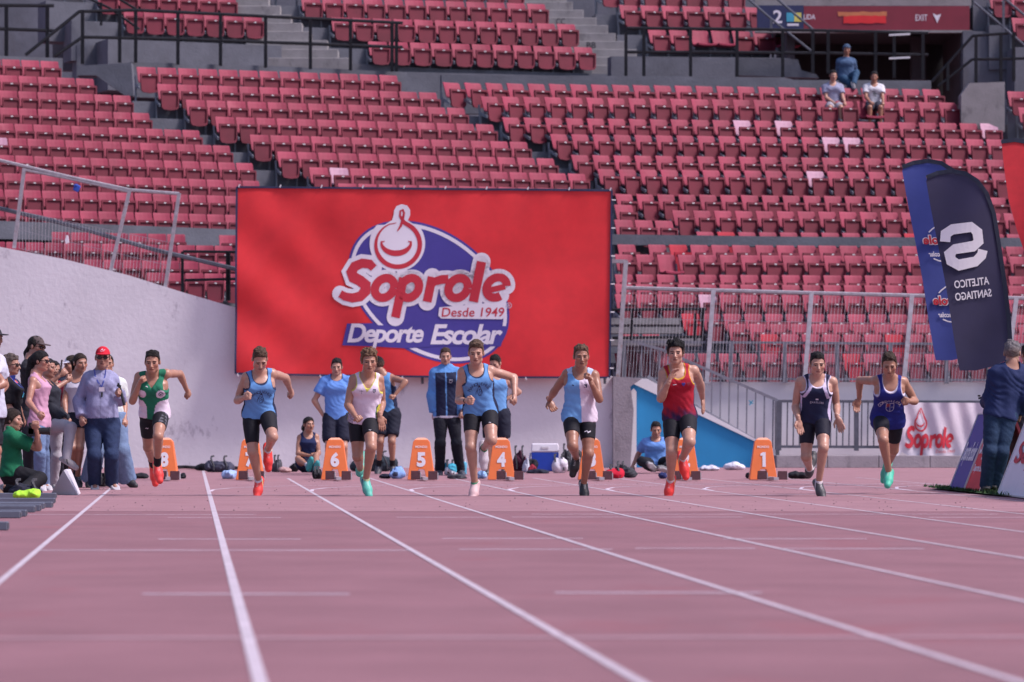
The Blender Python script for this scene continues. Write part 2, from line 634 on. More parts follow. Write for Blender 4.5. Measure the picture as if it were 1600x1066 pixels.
PERSONS = []
def person(px_ref, label, s, group=None):
    """s: joints in photo pixels (a = the person's own right side, b = own left), clothes and looks"""
    D = s['D']
    H = s.get('H', 1.78)
    k = H / 1.78
    skin = np.array(s.get('skin', (.43, .235, .155)))
    hairc = np.array(s.get('hairc', (.022, .014, .011)))
    mus = s.get('mus', 1.0 if s.get('fem') else 1.06) * k
    skin = skin * np.array([.93, .90, .91])
    vox = s.get('vox', .0125)
    arr = lambda q, dz=0.0: np.array(P(q[0], q[1], D + (q[2] if len(q) > 2 else dz)))
    nk, sa, sb = arr(s['nk']), arr(s['sa']), arr(s['sb'])
    ha, hb = arr(s['ha']), arr(s['hb'])
    pel = (ha + hb) / 2
    hd = arr(s['hd'])
    UA, FA, TH, SH, FT = .295 * k, .255 * k, .43 * k, .425 * k, .165 * k
    J = {}
    for q in 'ab':
        shd = sa if q == 'a' else sb
        e = s['e' + q]
        J['e' + q] = ray_pt(shd, e[0], e[1], UA, e[2])
        w = s['w' + q]
        J['w' + q] = ray_pt(J['e' + q], w[0], w[1], FA, w[2])
        kn = s['k' + q]
        J['k' + q] = ray_pt(ha if q == 'a' else hb, kn[0], kn[1], TH, kn[2])
        an = s['n' + q]
        J['n' + q] = ray_pt(J['k' + q], an[0], an[1], SH, an[2])
        to = s['t' + q]
        J['t' + q] = ray_pt(J['n' + q], to[0], to[1], FT, to[2])
    root_p = np.array([pel[0], pel[1], 0.0])
    if 'rootz' in s:
        root_p[2] = s['rootz']
    root = empty('person', tuple(root_p), label, 'person', group)
    T = Torso(pel, nk, hb - ha, sb - sa, k, s.get('wide', 1.0), s.get('deep', 1.0), s.get('belly', 0.0), s.get('fem', 0.0), s.get('bust', 0.0))
    fwd = T.fs
    # ---------------- head frame
    yw, pt, rl = R(s.get('yaw', 0)), R(s.get('pitch', 0)), R(s.get('roll', 0))
    hf = np.array([math.sin(yw) * math.cos(pt), -math.cos(yw) * math.cos(pt), -math.sin(pt)])
    hr0 = np.array([math.cos(yw), math.sin(yw), 0.0])
    hu = np.cross(hf, hr0) * -1.0
    if hu[2] < 0: hu = -hu
    hr = hr0 * math.cos(rl) + hu * math.sin(rl)
    hu = hu * math.cos(rl) - hr0 * math.sin(rl)
    hs = 1.04 * s.get('hs', 1.0) * (k ** .5)
    HM = np.stack([hr, hf, hu])
    hp = lambda x, y, z: hd + (hr * x + hf * y + hu * z) * hs
    # ---------------- body
    prim = []
    limb = lambda *a_: prim.append(Cone(*a_))
    arms, legs = {}, {}
    for q in 'ab':
        shd = sa if q == 'a' else sb
        el, wr = J['e' + q], J['w' + q]
        up = T.up
        inw = nv(nk - shd)
        arms[q] = [Ell(shd + inw * .012, np.array([.056, .056, .060]) * mus),
                   Cone(shd, el, .047 * mus, .039 * mus),
                   Cone(shd * .62 + el * .38, shd * .3 + el * .7, .046 * mus, .040 * mus),
                   Cone(el, wr, .039 * mus, .0265 * mus),
                   Cone(el * .85 + wr * .15, el * .6 + wr * .4, .043 * mus, .037 * mus)]
        hp_ = ha if q == 'a' else hb
        kn, an = J['k' + q], J['n' + q]
        th, sh = nv(kn - hp_), nv(an - kn)
        back = sh - (sh @ th) * th
        if np.linalg.norm(back) < .12:
            back = -T.fp + (T.fp @ th) * th
        back = nv(back)
        bk2 = nv(-th + (th @ sh) * sh) if np.linalg.norm(np.cross(th, sh)) > .15 else nv(-T.fp + (T.fp @ sh) * sh)
        if np.linalg.norm(np.cross(th, sh)) > .15:
            bk2 = nv(-(th - (th @ sh) * sh))
            bk2 = bk2 if (bk2 @ th) < 0 else -bk2
        lg = s.get('leg', 1.0 if s.get('fem') else 1.05) * mus
        legs[q] = dict(th=[Cone(hp_, kn, .086 * lg, .053 * lg),
                           Cone(hp_ * .75 + kn * .25 - back * .018, hp_ * .35 + kn * .65 - back * .012, .076 * lg, .058 * lg),
                           Cone(hp_ * .6 + kn * .4 + back * .018, hp_ * .3 + kn * .7 + back * .012, .066 * lg, .050 * lg)],
                       sh=[Cone(kn, an, .050 * lg, .032 * lg),
                           Ell(kn - back * .006, np.array([.05, .05, .05]) * lg),
                           Cone(kn * .82 + an * .18 + bk2 * .018, kn * .55 + an * .45 + bk2 * .012, .055 * lg, .042 * lg)])
    trap = []
    for shd in (sa, sb):
        n1 = nk + T.up * .045 * k - T.fs * .02
        trap.append(Cone(n1, shd * .8 + nk * .2 + T.up * .012, .040 * k, .044 * mus))
    pec = []
    if not s.get('fem'):
        for x in (-.075, .075):
            c_ = T.at(x * k, (np.interp(.74, TT, T.C) + np.interp(.74, TT, T.B) - .018), .745)
            pec.append(Ell(c_, np.array([.072, .028, .052]) * k, np.stack([T.rs, T.fs, T.up])))
    neckb = nk - T.up * .02 - T.fs * .02
    neckt = hp(0, -.02, -.05)
    nr = s.get('neck', .057) * k
    neck = [Cone(neckb, neckt, nr * 1.06, nr), Cone(nk + T.fs * .0 - T.up * .02, hp(0, .01, -.08), nr * .7, nr * .75)]
    allp = [T] + arms['a'] + arms['b'] + trap + pec + neck + legs['a']['th'] + legs['a']['sh'] + legs['b']['th'] + legs['b']['sh']
    feet = {}
    for q in 'ab':
        an, to = J['n' + q], J['t' + q]
        d = nv(to - an)
        shn = nv(an - J['k' + q])
        nn = nv(-shn + (shn @ d) * d)                 # up out of the instep
        ball = an * .35 + to * .65 - nn * .012 * k
        heel = an - d * .045 * k - nn * .040 * k
        feet[q] = (an, to, d, nn, ball, heel)
        allp += [Cone(an - nn * .01, ball, .034 * k, .032 * k), Cone(heel, an, .030 * k, .030 * k)]
    fd = Field(*bbox(allp, .01), vox)
    fd.add(T, .03)
    for p in trap: fd.add(p, .035)
    for p in pec: fd.add(p, .022)
    for p in neck: fd.add(p, .022)
    for q in 'ab':
        for p in legs[q]['th'] + legs[q]['sh']: fd.add(p, .018)
        for p in arms[q]: fd.add(p, .016)
        an, to, d, nn, ball, heel = feet[q]
        fd.add(Cone(an - nn * .01, ball, .034 * k, .032 * k), .02)
        fd.add(Cone(heel, an, .030 * k, .030 * k), .02)
    # the neck is closed inside the head, which is meshed finer
    V, Q = snet(fd)
    cb = colr(len(V), skin)
    bparts = [(V, Q, cb)]
    # ---------------- head
    HP = [Ell(hp(0, -.014, .030), np.array([.075, .096, .088]) * hs, HM),
          Ell(hp(0, .026, -.040), np.array([.058, .064, .074]) * hs, HM),
          Ell(hp(0, .060, -.094), np.array([.027, .024, .021]) * hs, HM)]
    for x in (-1, 1):
        HP += [Ell(hp(x * .043, .056, -.018), np.array([.026, .024, .024]) * hs, HM),
               Ell(hp(x * .048, .010, -.072), np.array([.018, .036, .024]) * hs, HM)]
    nose = [Cone(hp(0, .086, .006), hp(0, .108, -.034), .0085 * hs, .0135 * hs), Ell(hp(0, .094, -.040), np.array([.018, .012, .009]) * hs, HM)]
    brow = [Ell(hp(x * .03, .080, .023), np.array([.030, .009, .009]) * hs, HM) for x in (-1, 1)]
    lips = [Ell(hp(0, .087, -.060), np.array([.024, .012, .006]) * hs, HM), Ell(hp(0, .085, -.070), np.array([.019, .012, .007]) * hs, HM)]
    sock = [Ell(hp(x * .032, .100, .004), np.array([.019, .018, .012]) * hs, HM) for x in (-1, 1)]
    eyes = [Ell(hp(x * .032, .073, .001), np.array([.0135, .0135, .0135]) * hs, HM) for x in (-1, 1)]
    ears = [Ell(hp(x * .079, -.012, -.004), np.array([.011, .019, .031]) * hs, HM) for x in (-1, 1)]
    hf_ = Field(*bbox(HP + nose + ears, .012), s.get('hvox', .006))
    for p in HP: hf_.add(p, .03 * hs)
    for p in brow: hf_.add(p, .014)
    for p in sock: hf_.add(p, .012, neg=True)
    for p in nose: hf_.add(p, .012)
    for p in lips: hf_.add(p, .006)
    for p in eyes: hf_.add(p, .004)
    for p in ears: hf_.add(p, .008)
    hf_.add(Cone(neckt, neckb * .4 + neckt * .6, nr, nr), .02)
    V, Q = snet(hf_)
    q = (V - hd) / hs
    x, y, z = q @ hr, q @ hf, q @ hu
    c = colr(len(V), skin)
    ax = np.abs(x)
    face = y > .045
    m = face & (ax < .022) & (np.abs(z + .0645) < .0095)
    c[m] = skin * np.array([.72, .50, .52])
    m = face & (ax < .024) & (np.abs(z + .065) < .0026)
    c[m] = skin * .33
    m = face & (np.abs(ax - .032) < .019) & (np.abs(z - .001) < .0085)
    c[m] = skin * .55
    m = face & (np.abs(ax - .032) < .014) & (np.abs(z - .000) < .0058)
    c[m] = skin * .72
    m = face & (np.abs(ax - .031) < .0078) & (np.abs(z - .0005) < .0068)
    c[m] = (.012, .009, .008)
    m = face & (ax > .012) & (ax < .052) & (np.abs(z - .0215 + .12 * np.maximum(0, ax - .036)) < .0068)
    c[m] = hairc * .5 + skin * .24
    m = face & (np.abs(ax - .007) < .004) & (np.abs(z + .046) < .0028) & (y > .085)
    c[m] = skin * .4
    m = face & (np.abs(z + .025) < .022) & (np.abs(ax - .045) < .02)
    c[m] = c[m] * np.array([1.06, .93, .92])
    if s.get('beard'):
        m = (z < -.045) & (y > .0) & (y > .03 + 0 * ax)
        c[m] = c[m] * (1 - s['beard']) + hairc * s['beard']
    bparts.append((V, Q, c))
    for qq in 'ab':
        el, wr = J['e' + qq], J['w' + qq]
        d = nv(wr - el)
        h = s.get('g' + qq, ('fist',))
        if len(h) > 2:
            d = nv(ray_pt(wr, h[1], h[2], .09, h[3] if len(h) > 3 else -1) - wr)
        n = np.asarray(s.get('p' + qq, -T.fs * .3 + (nk - wr) * np.array([1, .3, 0])), float)
        bparts.append(make_hand(wr, d, n, h[0], s.get('hand', 1.0) * k * 1.04, skin))
    me = rawmesh('body', [(p[0] - root_p, p[1], p[2]) for p in bparts], M_SKIN)
    link('body', me, root)
    # ---------------- garments
    def put(name, fd_, colf, material, extra=None):
        V, Q = snet(fd_)
        if len(V) == 0:
            return None
        o = link(name, rawmesh(name, [(V - root_p, Q, colf(V) if callable(colf) else colr(len(V), colf))], material), root)
        o['_n'] = len(V)
        return o, V, Q
    gv = s.get('gvox', .0115)
    seed = int(px_ref * 7) % 9973
    res = {}
    def cutmax(fd_, fn):
        sl, X, Y, Z = fd_.all()
        fd_.F[sl] = np.maximum(fd_.F, fn(X, Y, Z))
    def wrinkle(fd_, amp, fr=34):
        sl, X, Y, Z = fd_.all()
        W_ = noise3(X, Y, Z, fr * .5, seed + 8)            # folds follow a wandering direction
        fd_.F[sl] = fd_.F + amp * noise3(X, Y, Z * .55, fr, seed) + amp * .9 * (np.abs(np.sin(Z * 38 + X * 30 + 3.5 * W_)) ** 3) * np.clip(.5 + W_, 0, 1) + amp * .5 * noise3(X, Y, Z, fr * 2.1, seed + 5)
    # lower half
    lo_ = s.get('lower')
    if lo_:
        kind = lo_['kind']
        off = {'tights': .0035, 'shorts': .022, 'trousers': .016, 'jeans': .017}[kind] + lo_.get('off', 0)
        frac = lo_.get('len', .55)
        pr = []
        for qq in 'ab':
            hp_ = ha if qq == 'a' else hb
            kn, an = J['k' + qq], J['n' + qq]
            pr.append((qq, legs[qq]['th'] + (legs[qq]['sh'] if kind in ('trousers', 'jeans') else []), hp_, kn, an))
        fd_ = Field(*bbox([p for t_ in pr for p in t_[1]] + [Cone(pel, T.at(0, 0, .2), .2, .2)], .05), gv)
        tmp = None
        for qq, ps, hp_, kn, an in pr:
            f1 = Field.__new__(Field)
            f1.vox, f1.lo, f1.n, f1.F = fd_.vox, fd_.lo, fd_.n, np.full(fd_.n, .5, F4)
            for p in ps:
                f1.add(p, .03, off)
            if kind in ('trousers', 'jeans'):
                f1.add(Cone(kn, an, .056 * mus + lo_.get('flare', 0) * .5, .047 * mus + lo_.get('flare', 0)), .03, off * .7)
                dn, e0 = nv(an - kn), an + nv(an - kn) * lo_.get('drop', .02)
            else:
                dn, e0 = nv(kn - hp_), hp_ + (kn - hp_) * frac
                if kind == 'shorts':
                    f1.add(Cone(hp_, hp_ * .35 + kn * .65, .10 * mus, .098 * mus), .03, .004)
            cutmax(f1, lambda X, Y, Z: (X - e0[0]) * dn[0] + (Y - e0[1]) * dn[1] + (Z - e0[2]) * dn[2])
            tmp = f1.F if tmp is None else np.minimum(tmp, f1.F)
        fd_.F = tmp
        f2 = Field.__new__(Field)
        f2.vox, f2.lo, f2.n, f2.F = fd_.vox, fd_.lo, fd_.n, np.full(fd_.n, .5, F4)
        f2.add(T, .03, off)
        for hp_ in (ha, hb):
            f2.add(Ell(hp_ - T.fp * .03, np.array([.085, .085, .09]) * mus), .04, off * .6)
        top = lo_.get('top', .17)
        def cut2(X, Y, Z):
            lx, ly, t = T.loc(X, Y, Z)
            return np.maximum((t - top), (-.24 - t)) * T.L
        cutmax(f2, cut2)
        h = np.maximum(.03 - np.abs(fd_.F - f2.F), 0) / .03
        fd_.F = np.minimum(fd_.F, f2.F) - h * h * .03 / 4
        wrinkle(fd_, {'tights': .0012, 'shorts': .0045, 'trousers': .0045, 'jeans': .0042}[kind])
        cl = np.array(lo_['col'])
        def lcol(V):
            c = colr(len(V), cl)
            if 'fn' in lo_:
                lo_['fn'](c, V, T, s, ha, hb, J)
            return c
        nm = {'tights': 'running_shorts', 'shorts': 'shorts', 'trousers': 'trousers', 'jeans': 'jeans'}[kind]
        res['lower'] = put(nm, fd_, lcol, {'tights': M_TIGHT, 'jeans': M_DENIM}.get(kind, M_CLOTH))
    # upper half
    up_ = s.get('upper')
    if up_:
        kind = up_['kind']
        off = {'vest': .010, 'tee': .014, 'shirt': .016, 'jacket': .022}[kind] + up_.get('off', 0)
        base = [T] + trap + pec
        sl_ = up_.get('sleeve', {'vest': 0, 'tee': .62, 'shirt': 2, 'jacket': 2}[kind])
        box_p = base + [p for qq in 'ab' for p in (arms[qq] if sl_ else arms[qq][:1])]
        TG = Torso(pel, nk, hb - ha, sb - sa, k, s.get('wide', 1.0), s.get('deep', 1.0), s.get('belly', 0.0), s.get('fem', 0.0), s.get('bust', 0.0), up_.get('loose', .55 if s.get('fem') else 1.0))
        fd_ = Field(*bbox(box_p, .04), gv)
        fd_.add(TG, .03, off)
        for p in trap: fd_.add(p, .035, off * .8)
        for p in pec: fd_.add(p, .05, off * .7)
        if up_.get('hem', -.02) < .02:
            for hp_, kn in ((ha, J['ka']), (hb, J['kb'])):
                fd_.add(Cone(hp_ + T.up * .02, hp_ + (kn - hp_) * .14, .089 * mus, .086 * mus), .05, off * .6)
        flare = up_.get('flare', 0.0)
        hem = up_.get('hem', -.02)
        if flare:
            sl, X, Y, Z = fd_.all()
            lx, ly, t = T.loc(X, Y, Z)
            fd_.F = (fd_.F - flare * np.clip((.55 - t) / .55, 0, 1)).astype(F4)
        nw, nfd, nbd = up_.get('nw', .082) * k, up_.get('nd', .16), .05
        vneck = up_.get('v', False)
        aw = up_.get('aw', .088)
        def cut(X, Y, Z):
            lx, ly, t = T.loc(X, Y, Z)
            a_ = np.abs(lx)
            slope = up_.get('slope', 0.0)
            d = (hem + slope * lx - t) * T.L
            dep = np.where(ly > -.015, nfd, nbd)
            if vneck:
                n_ = np.where(ly > -.015, a_ / nw + np.maximum(0, (1.02 - t)) / dep - 1, np.sqrt((a_ / nw) ** 2 + ((t - 1.03) / dep) ** 2) - 1)
                n_ = np.where(t > 1.02, a_ / nw - 1, n_)
            else:
                n_ = np.sqrt((a_ / nw) ** 2 + (np.minimum(t - 1.02, 0) / dep) ** 2) - 1
            hi_ = up_.get('collar', 0)
            d = np.maximum(d, np.where(t > .8, -n_ * nw, -1)) if not hi_ else np.maximum(d, (t - 1.03 - hi_) * T.L)
            if kind == 'vest':
                m_ = np.sqrt((np.maximum(0, .215 * k - a_) / (aw * k)) ** 2 + ((t - .90) / .235) ** 2) - 1
                d = np.maximum(d, -m_ * aw * k)
            return d
        cutmax(fd_, cut)
        if sl_:
            for qq in 'ab':
                shd = sa if qq == 'a' else sb
                el, wr = J['e' + qq], J['w' + qq]
                f1 = Field.__new__(Field)
                f1.vox, f1.lo, f1.n, f1.F = fd_.vox, fd_.lo, fd_.n, np.full(fd_.n, .5, F4)
                o2 = off + .004
                f1.add(arms[qq][0], .03, off)
                f1.add(arms[qq][1], .03, o2 + (.010 if sl_ < 1 else .004))
                if sl_ < 1:
                    f1.add(Cone(shd, shd * .3 + el * .7, .054 * mus, .062 * mus), .03, o2)
                    dn, e0 = nv(el - shd), shd + (el - shd) * sl_
                else:
                    f1.add(arms[qq][3], .03, o2 + .006)
                    f1.add(arms[qq][4], .03, o2)
                    f1.add(Cone(el, wr, .045 * mus, .036 * mus), .03, o2)
                    dn, e0 = nv(wr - el), wr - nv(wr - el) * up_.get('cuff', .005)
                cutmax(f1, lambda X, Y, Z: (X - e0[0]) * dn[0] + (Y - e0[1]) * dn[1] + (Z - e0[2]) * dn[2])
                h = np.maximum(.035 - np.abs(fd_.F - f1.F), 0) / .035
                fd_.F = np.minimum(fd_.F, f1.F) - h * h * .035 / 4
        wrinkle(fd_, up_.get('wr', {'vest': .0048, 'tee': .0060, 'shirt': .0065, 'jacket': .0065}[kind]))
        fd_.F = np.maximum(fd_.F, -1)
        sl, X, Y, Z = fd_.all()
        cl = np.array(up_['col'])
        def ucol(V):
            c = colr(len(V), cl)
            lx, ly, t = T.loc(V[:, 0], V[:, 1], V[:, 2])
            if kind in ('vest', 'tee') and 'trim' in up_:
                a_ = np.abs(lx)
                dep = np.where(ly > -.015, nfd, nbd)
                if vneck:
                    n_ = a_ / nw + np.maximum(0, 1.02 - t) / dep - 1
                else:
                    n_ = np.sqrt((a_ / nw) ** 2 + (np.minimum(t - 1.02, 0) / dep) ** 2) - 1
                tw = up_.get('tw', .16)
                m_ = np.clip((tw - n_) / .09 + .5, 0, 1) * (t > .65)
                if kind == 'vest':
                    m2 = np.sqrt((np.maximum(0, .215 * k - a_) / (aw * k)) ** 2 + ((t - .90) / .235) ** 2) - 1
                    m_ = np.maximum(m_, np.clip((tw * .8 - m2) / .09 + .5, 0, 1) * (t > .55))
                trimm = m_
            else:
                trimm = None
            if 'fn' in up_:
                up_['fn'](c, lx, ly, t, V)
            if trimm is not None:
                c[:] = c * (1 - trimm[:, None]) + np.asarray(up_['trim']) * trimm[:, None]
            return c
        nm = {'vest': 'running_vest', 'tee': 'shirt', 'shirt': 'shirt', 'jacket': 'jacket'}[kind]
        res['upper'] = put(nm, fd_, ucol, M_CLOTH)
    # socks and shoes
    for qq in 'ab':
        an, to, d, nn, ball, heel = feet[qq]
        kn = J['k' + qq]
        so = s.get('sock')
        if so:
            ln = so[1]
            top_ = an + (kn - an) * ln
            ps = [p for p in legs[qq]['sh']] + [Cone(an - nn * .01, ball, .034 * k, .032 * k), Cone(heel, an, .030 * k, .030 * k)]
            f1 = Field(*bbox([Cone(an, top_, .06, .07)], .02), .009)
            for p in ps: f1.add(p, .02, .006)
            dn = nv(kn - an)
            cutmax(f1, lambda X, Y, Z: np.maximum((X - top_[0]) * dn[0] + (Y - top_[1]) * dn[1] + (Z - top_[2]) * dn[2], -(X - an[0]) * dn[0] - (Y - an[1]) * dn[1] - (Z - an[2]) * dn[2] - .03))
            put('sock', f1, so[0], M_CLOTH)
        sho = s.get('shoe')
        if sho:
            sb_ = s.get('shoeb', sho) if qq == 'b' else sho
            w_ = s.get('shoew', 1.18) * k
            toe = to + d * .028 * k - nn * .028 * k
            bl = an * .30 + to * .70 - nn * .030 * k
            hl = heel + nn * .004 * k
            sd = np.cross(d, nn)
            ps = [Cone(hl, bl, .037 * w_, .043 * w_), Cone(bl, toe, .043 * w_, .033 * w_), Cone(an - nn * .012, bl + nn * .004, .040 * w_, .038 * w_), Cone(an - d * .012, an - d * .03 - nn * .03, .040 * w_, .038 * w_)]
            f1 = Field(*bbox(ps, .02), .0075)
            for p in ps: f1.add(p, .022)
            sole = hl - nn * .030 * k
            ankt = an + nv(kn - an) * .022
            dn = nv(kn - an)
            cutmax(f1, lambda X, Y, Z: np.maximum(-((X - sole[0]) * nn[0] + (Y - sole[1]) * nn[1] + (Z - sole[2]) * nn[2]), (X - ankt[0]) * dn[0] + (Y - ankt[1]) * dn[1] + (Z - ankt[2]) * dn[2]))
            def scol(V):
                c = colr(len(V), sb_[0])
                hgt = (V - sole) @ nn
                al = (V - hl) @ d
                sx = (V - hl) @ sd
                c[hgt < .018 * k] = sb_[1]
                if len(sb_) > 2:
                    m_ = (np.abs(al - .10 + 1.2 * (hgt - .04)) < .012) & (np.abs(sx) > .018) & (hgt > .02)
                    c[m_] = sb_[2]
                if len(sb_) > 3:
                    m_ = (al > .17) & (hgt < .03)
                    c[m_] = sb_[3]
                m_ = (np.abs(sx) < .012) & (al > .07) & (al < .15) & (hgt > .04) & (np.sin(al * 380) > .2)
                c[m_] = np.asarray(sb_[0]) * .45 + .3
                return c
            put('shoe', f1, scol, M_SHOE)
    # hair
    hr_ = s.get('hair')
    if hr_:
        tt, ts, na, nf = hr_[:4]
        long_ = hr_[4] if len(hr_) > 4 else None
        pr = [Ell(hp(0, -.014, .030), np.array([.075, .096, .088]) * hs, HM)]
        f1 = Field(*bbox(pr, tt + .05), .0066)
        sl, X, Y, Z = f1.all()
        d = pr[0].f(X, Y, Z)
        x = ((X - hd[0]) * hr[0] + (Y - hd[1]) * hr[1] + (Z - hd[2]) * hr[2]) / hs
        y = ((X - hd[0]) * hf[0] + (Y - hd[1]) * hf[1] + (Z - hd[2]) * hf[2]) / hs
        z = ((X - hd[0]) * hu[0] + (Y - hd[1]) * hu[1] + (Z - hd[2]) * hu[2]) / hs
        w = np.clip((z - .055) / .065, 0, 1)
        w = w * w * (3 - 2 * w)
        thick = ts * .8 + (tt * .62 - ts * .8) * w + (hr_[5] if len(hr_) > 5 else 0) * np.clip((y - .02) / .06, 0, 1) * w
        nz_ = na * 1.45 * (noise3(X, Y, Z, nf, seed + 11, 6) + .6 * noise3(X, Y, Z, nf * 1.9, seed + 12, 5))
        hz = np.interp(y.ravel(), [-.13, -.05, -.01, .018, .030, .055, .085, .13], [-.070, -.050, -.022, -.012, .045, s.get('hairline', .076) - .004, s.get('hairline', .076), .085]).reshape(y.shape) + .004 * noise3(X, Y, Z, 150, seed + 3) + .009 * noise3(X, Y, Z, 62, seed + 6)
        F_ = d - thick * hs - nz_ * (0.3 + .9 * w) - .004 * noise3(X, Y, Z, 230, seed + 21) * (.4 + w)
        if s.get('cap'):
            F_ = np.maximum(F_, z - .035)
        f1.F[sl] = np.maximum(F_, (hz - z) * hs)
        if long_:
            for p in long_:
                pts = [np.array(hp(*q_)) if len(q_) == 3 else arr(q_[1:]) for q_ in p['p']]
                f3 = bbox([Cone(a_, b_, .06, .06) for a_, b_ in zip(pts[:-1], pts[1:])], .02)
                lo2, hi2 = np.minimum(f1.lo, f3[0]), np.maximum(f1.lo + f1.n * f1.vox, f3[1])
                f4 = Field(lo2, hi2, .0075)
                # carry the scalp part over by evaluating it again on the larger grid
                sl, X, Y, Z = f4.all()
                d = pr[0].f(X, Y, Z)
                x = ((X - hd[0]) * hr[0] + (Y - hd[1]) * hr[1] + (Z - hd[2]) * hr[2]) / hs
                y = ((X - hd[0]) * hf[0] + (Y - hd[1]) * hf[1] + (Z - hd[2]) * hf[2]) / hs
                z = ((X - hd[0]) * hu[0] + (Y - hd[1]) * hu[1] + (Z - hd[2]) * hu[2]) / hs
                hz = np.interp(y.ravel(), [-.13, -.05, .0, .035, .066, .10], [-.09, -.08, -.03, .03, .062, .078]).reshape(y.shape)
                f4.F[sl] = np.maximum(d - ts * hs - na * .5 * noise3(X, Y, Z, nf, seed), (hz - z) * hs)
                for (a_, b_), (ra, rb) in zip(zip(pts[:-1], pts[1:]), zip(p['r'][:-1], p['r'][1:])):
                    f4.add(Cone(a_, b_, ra, rb), .02)
                f4.F = f4.F + (na * noise3(X * 1.4, Y * 1.4, Z * .35, 90, seed)).astype(F4)
                f1 = f4
        def hcol(V):
            c = colr(len(V), hairc)
            q_ = (V - hd) / hs
            z_ = q_ @ hu
            c = c * (1 + .45 * noise3(V[:, 0], V[:, 1], V[:, 2], 130, seed + 31))[:, None]
            if not long_ and s.get('hairline') is None:
                f_ = np.clip((.060 - z_) / .06, 0, 1) * .30       # clipped sides let the scalp show
                c = c * (1 - f_[:, None]) + skin * .8 * f_[:, None]
            return c
        put('hair', f1, hcol, M_HAIR)
    cp = s.get('cap')
    if cp:
        pr = [Ell(hp(0, -.012, .034), np.array([.083, .104, .094]) * hs, HM)]
        f1 = Field(*bbox(pr + [Ell(hp(0, .13, .04), np.array([.08, .08, .08]), HM)], .01), .0066)
        f1.add(pr[0], .01)
        sl, X, Y, Z = f1.all()
        y = ((X - hd[0]) * hf[0] + (Y - hd[1]) * hf[1] + (Z - hd[2]) * hf[2]) / hs
        z = ((X - hd[0]) * hu[0] + (Y - hd[1]) * hu[1] + (Z - hd[2]) * hu[2]) / hs
        f1.F[sl] = np.maximum(f1.F, (.036 + .1 * np.maximum(0, -y - .02) * 0 - z) * hs)
        f1.add(Ell(hp(0, .112, .042), np.array([.070, .078, .009]) * hs, HM), .012)
        o = put('cap', f1, cp, M_CLOTH)
    gl = s.get('glasses')
    if gl:
        mb = MB()
        for x_ in (-1, 1):
            ring = [hp(x_ * (.034 + .027 * math.cos(a_)), .099 - .0 * abs(math.cos(a_)) - .16 * (x_ * (.034 + .027 * math.cos(a_))) ** 2 * 8, .002 + .019 * math.sin(a_)) for a_ in [i * math.pi / 6 for i in range(12)]]
            mb.prism(ring, -hf * .008)
            mb.bar(hp(x_ * .058, .082, .010), hp(x_ * .080, -.005, .008), .006)
        mb.bar(hp(-.012, .102, .006), hp(.012, .102, .006), .006)
        mb.build('sunglasses', M_GLASS, root)
    ctx = dict(root=root, T=T, J=J, hp=hp, hf=hf, hr=hr, hu=hu, nk=nk, sa=sa, sb=sb, ha=ha, hb=hb, k=k, res=res, D=D, fwd=fwd, feet=feet)
    PERSONS.append(ctx)
    return ctx
def bvh_of(pv):
    o, V, Q = pv
    return BVHTree.FromPolygons([Vector(v) for v in V], [tuple(int(i) for i in q) for q in Q])
def chest_print(ctx, shapes, u, t, material, name='lettering', off=.0025, which='upper', fdir=None, rightv=None, upv=None, org=None):
    """lay flat print (metres, centred) on the front of a garment"""
    g = ctx['res'].get(which)
    if not g: return
    o, V, Q = g
    tree = bvh_of(g)
    T = ctx['T']
    f = Vector(T.fs) if fdir is None else Vector(fdir)
    r = Vector(T.rs) if rightv is None else Vector(rightv)
    up = Vector(T.up) if upv is None else Vector(upv)
    c = Vector(T.at(u, 0, t)) if org is None else Vector(org)
    vs_, fs = [], []
    for v, fc in shapes:
        n0 = len(vs_)
        for p in v:
            q = c + r * p[0] + up * p[1] + f * .45
            hit = tree.ray_cast(q, -f, .9)
            h = hit[0] if hit[0] is not None else c + r * p[0] + up * p[1] + f * .11
            vs_.append(tuple(h + f * off))
        fs += [tuple(i + n0 for i in q) for q in fc]
    base = wpos(o)
    me = bpy.data.meshes.new(name)
    me.from_pydata([tuple(Vector(v) - base) for v in vs_], [], fs)
    me.materials.append(material)
    link(name, me, o)
def arc_text(body, rad, a0, a1, h, offset=0.0):
    """letters along an arc (angles in degrees, left to right)"""
    out = []
    n = len(body)
    for i, ch in enumerate(body):
        if ch == ' ': continue
        a = R(a0 + (a1 - a0) * (i + .5) / n)
        v, f = text2d(ch, 0, offset)
        sc = h / .7
        w = (v.max(0)[0] + v.min(0)[0]) / 2
        v = (v - np.array([w, 0])) * sc
        cx, cy = rad * math.cos(a), rad * math.sin(a)
        b = a - math.pi / 2
        v = np.stack([cx + v[:, 0] * math.cos(b) - v[:, 1] * math.sin(b), cy + v[:, 0] * math.sin(b) + v[:, 1] * math.cos(b)], 1)
        out.append((v, f))
    return out
def centred(body, w, h, shear=0.0, offset=0.0, cx=0.0, cy=0.0):
    v, f = text2d(body, shear, offset)
    return fit(v, v, cx - w / 2, cx + w / 2, cy - h / 2, cy + h / 2), f
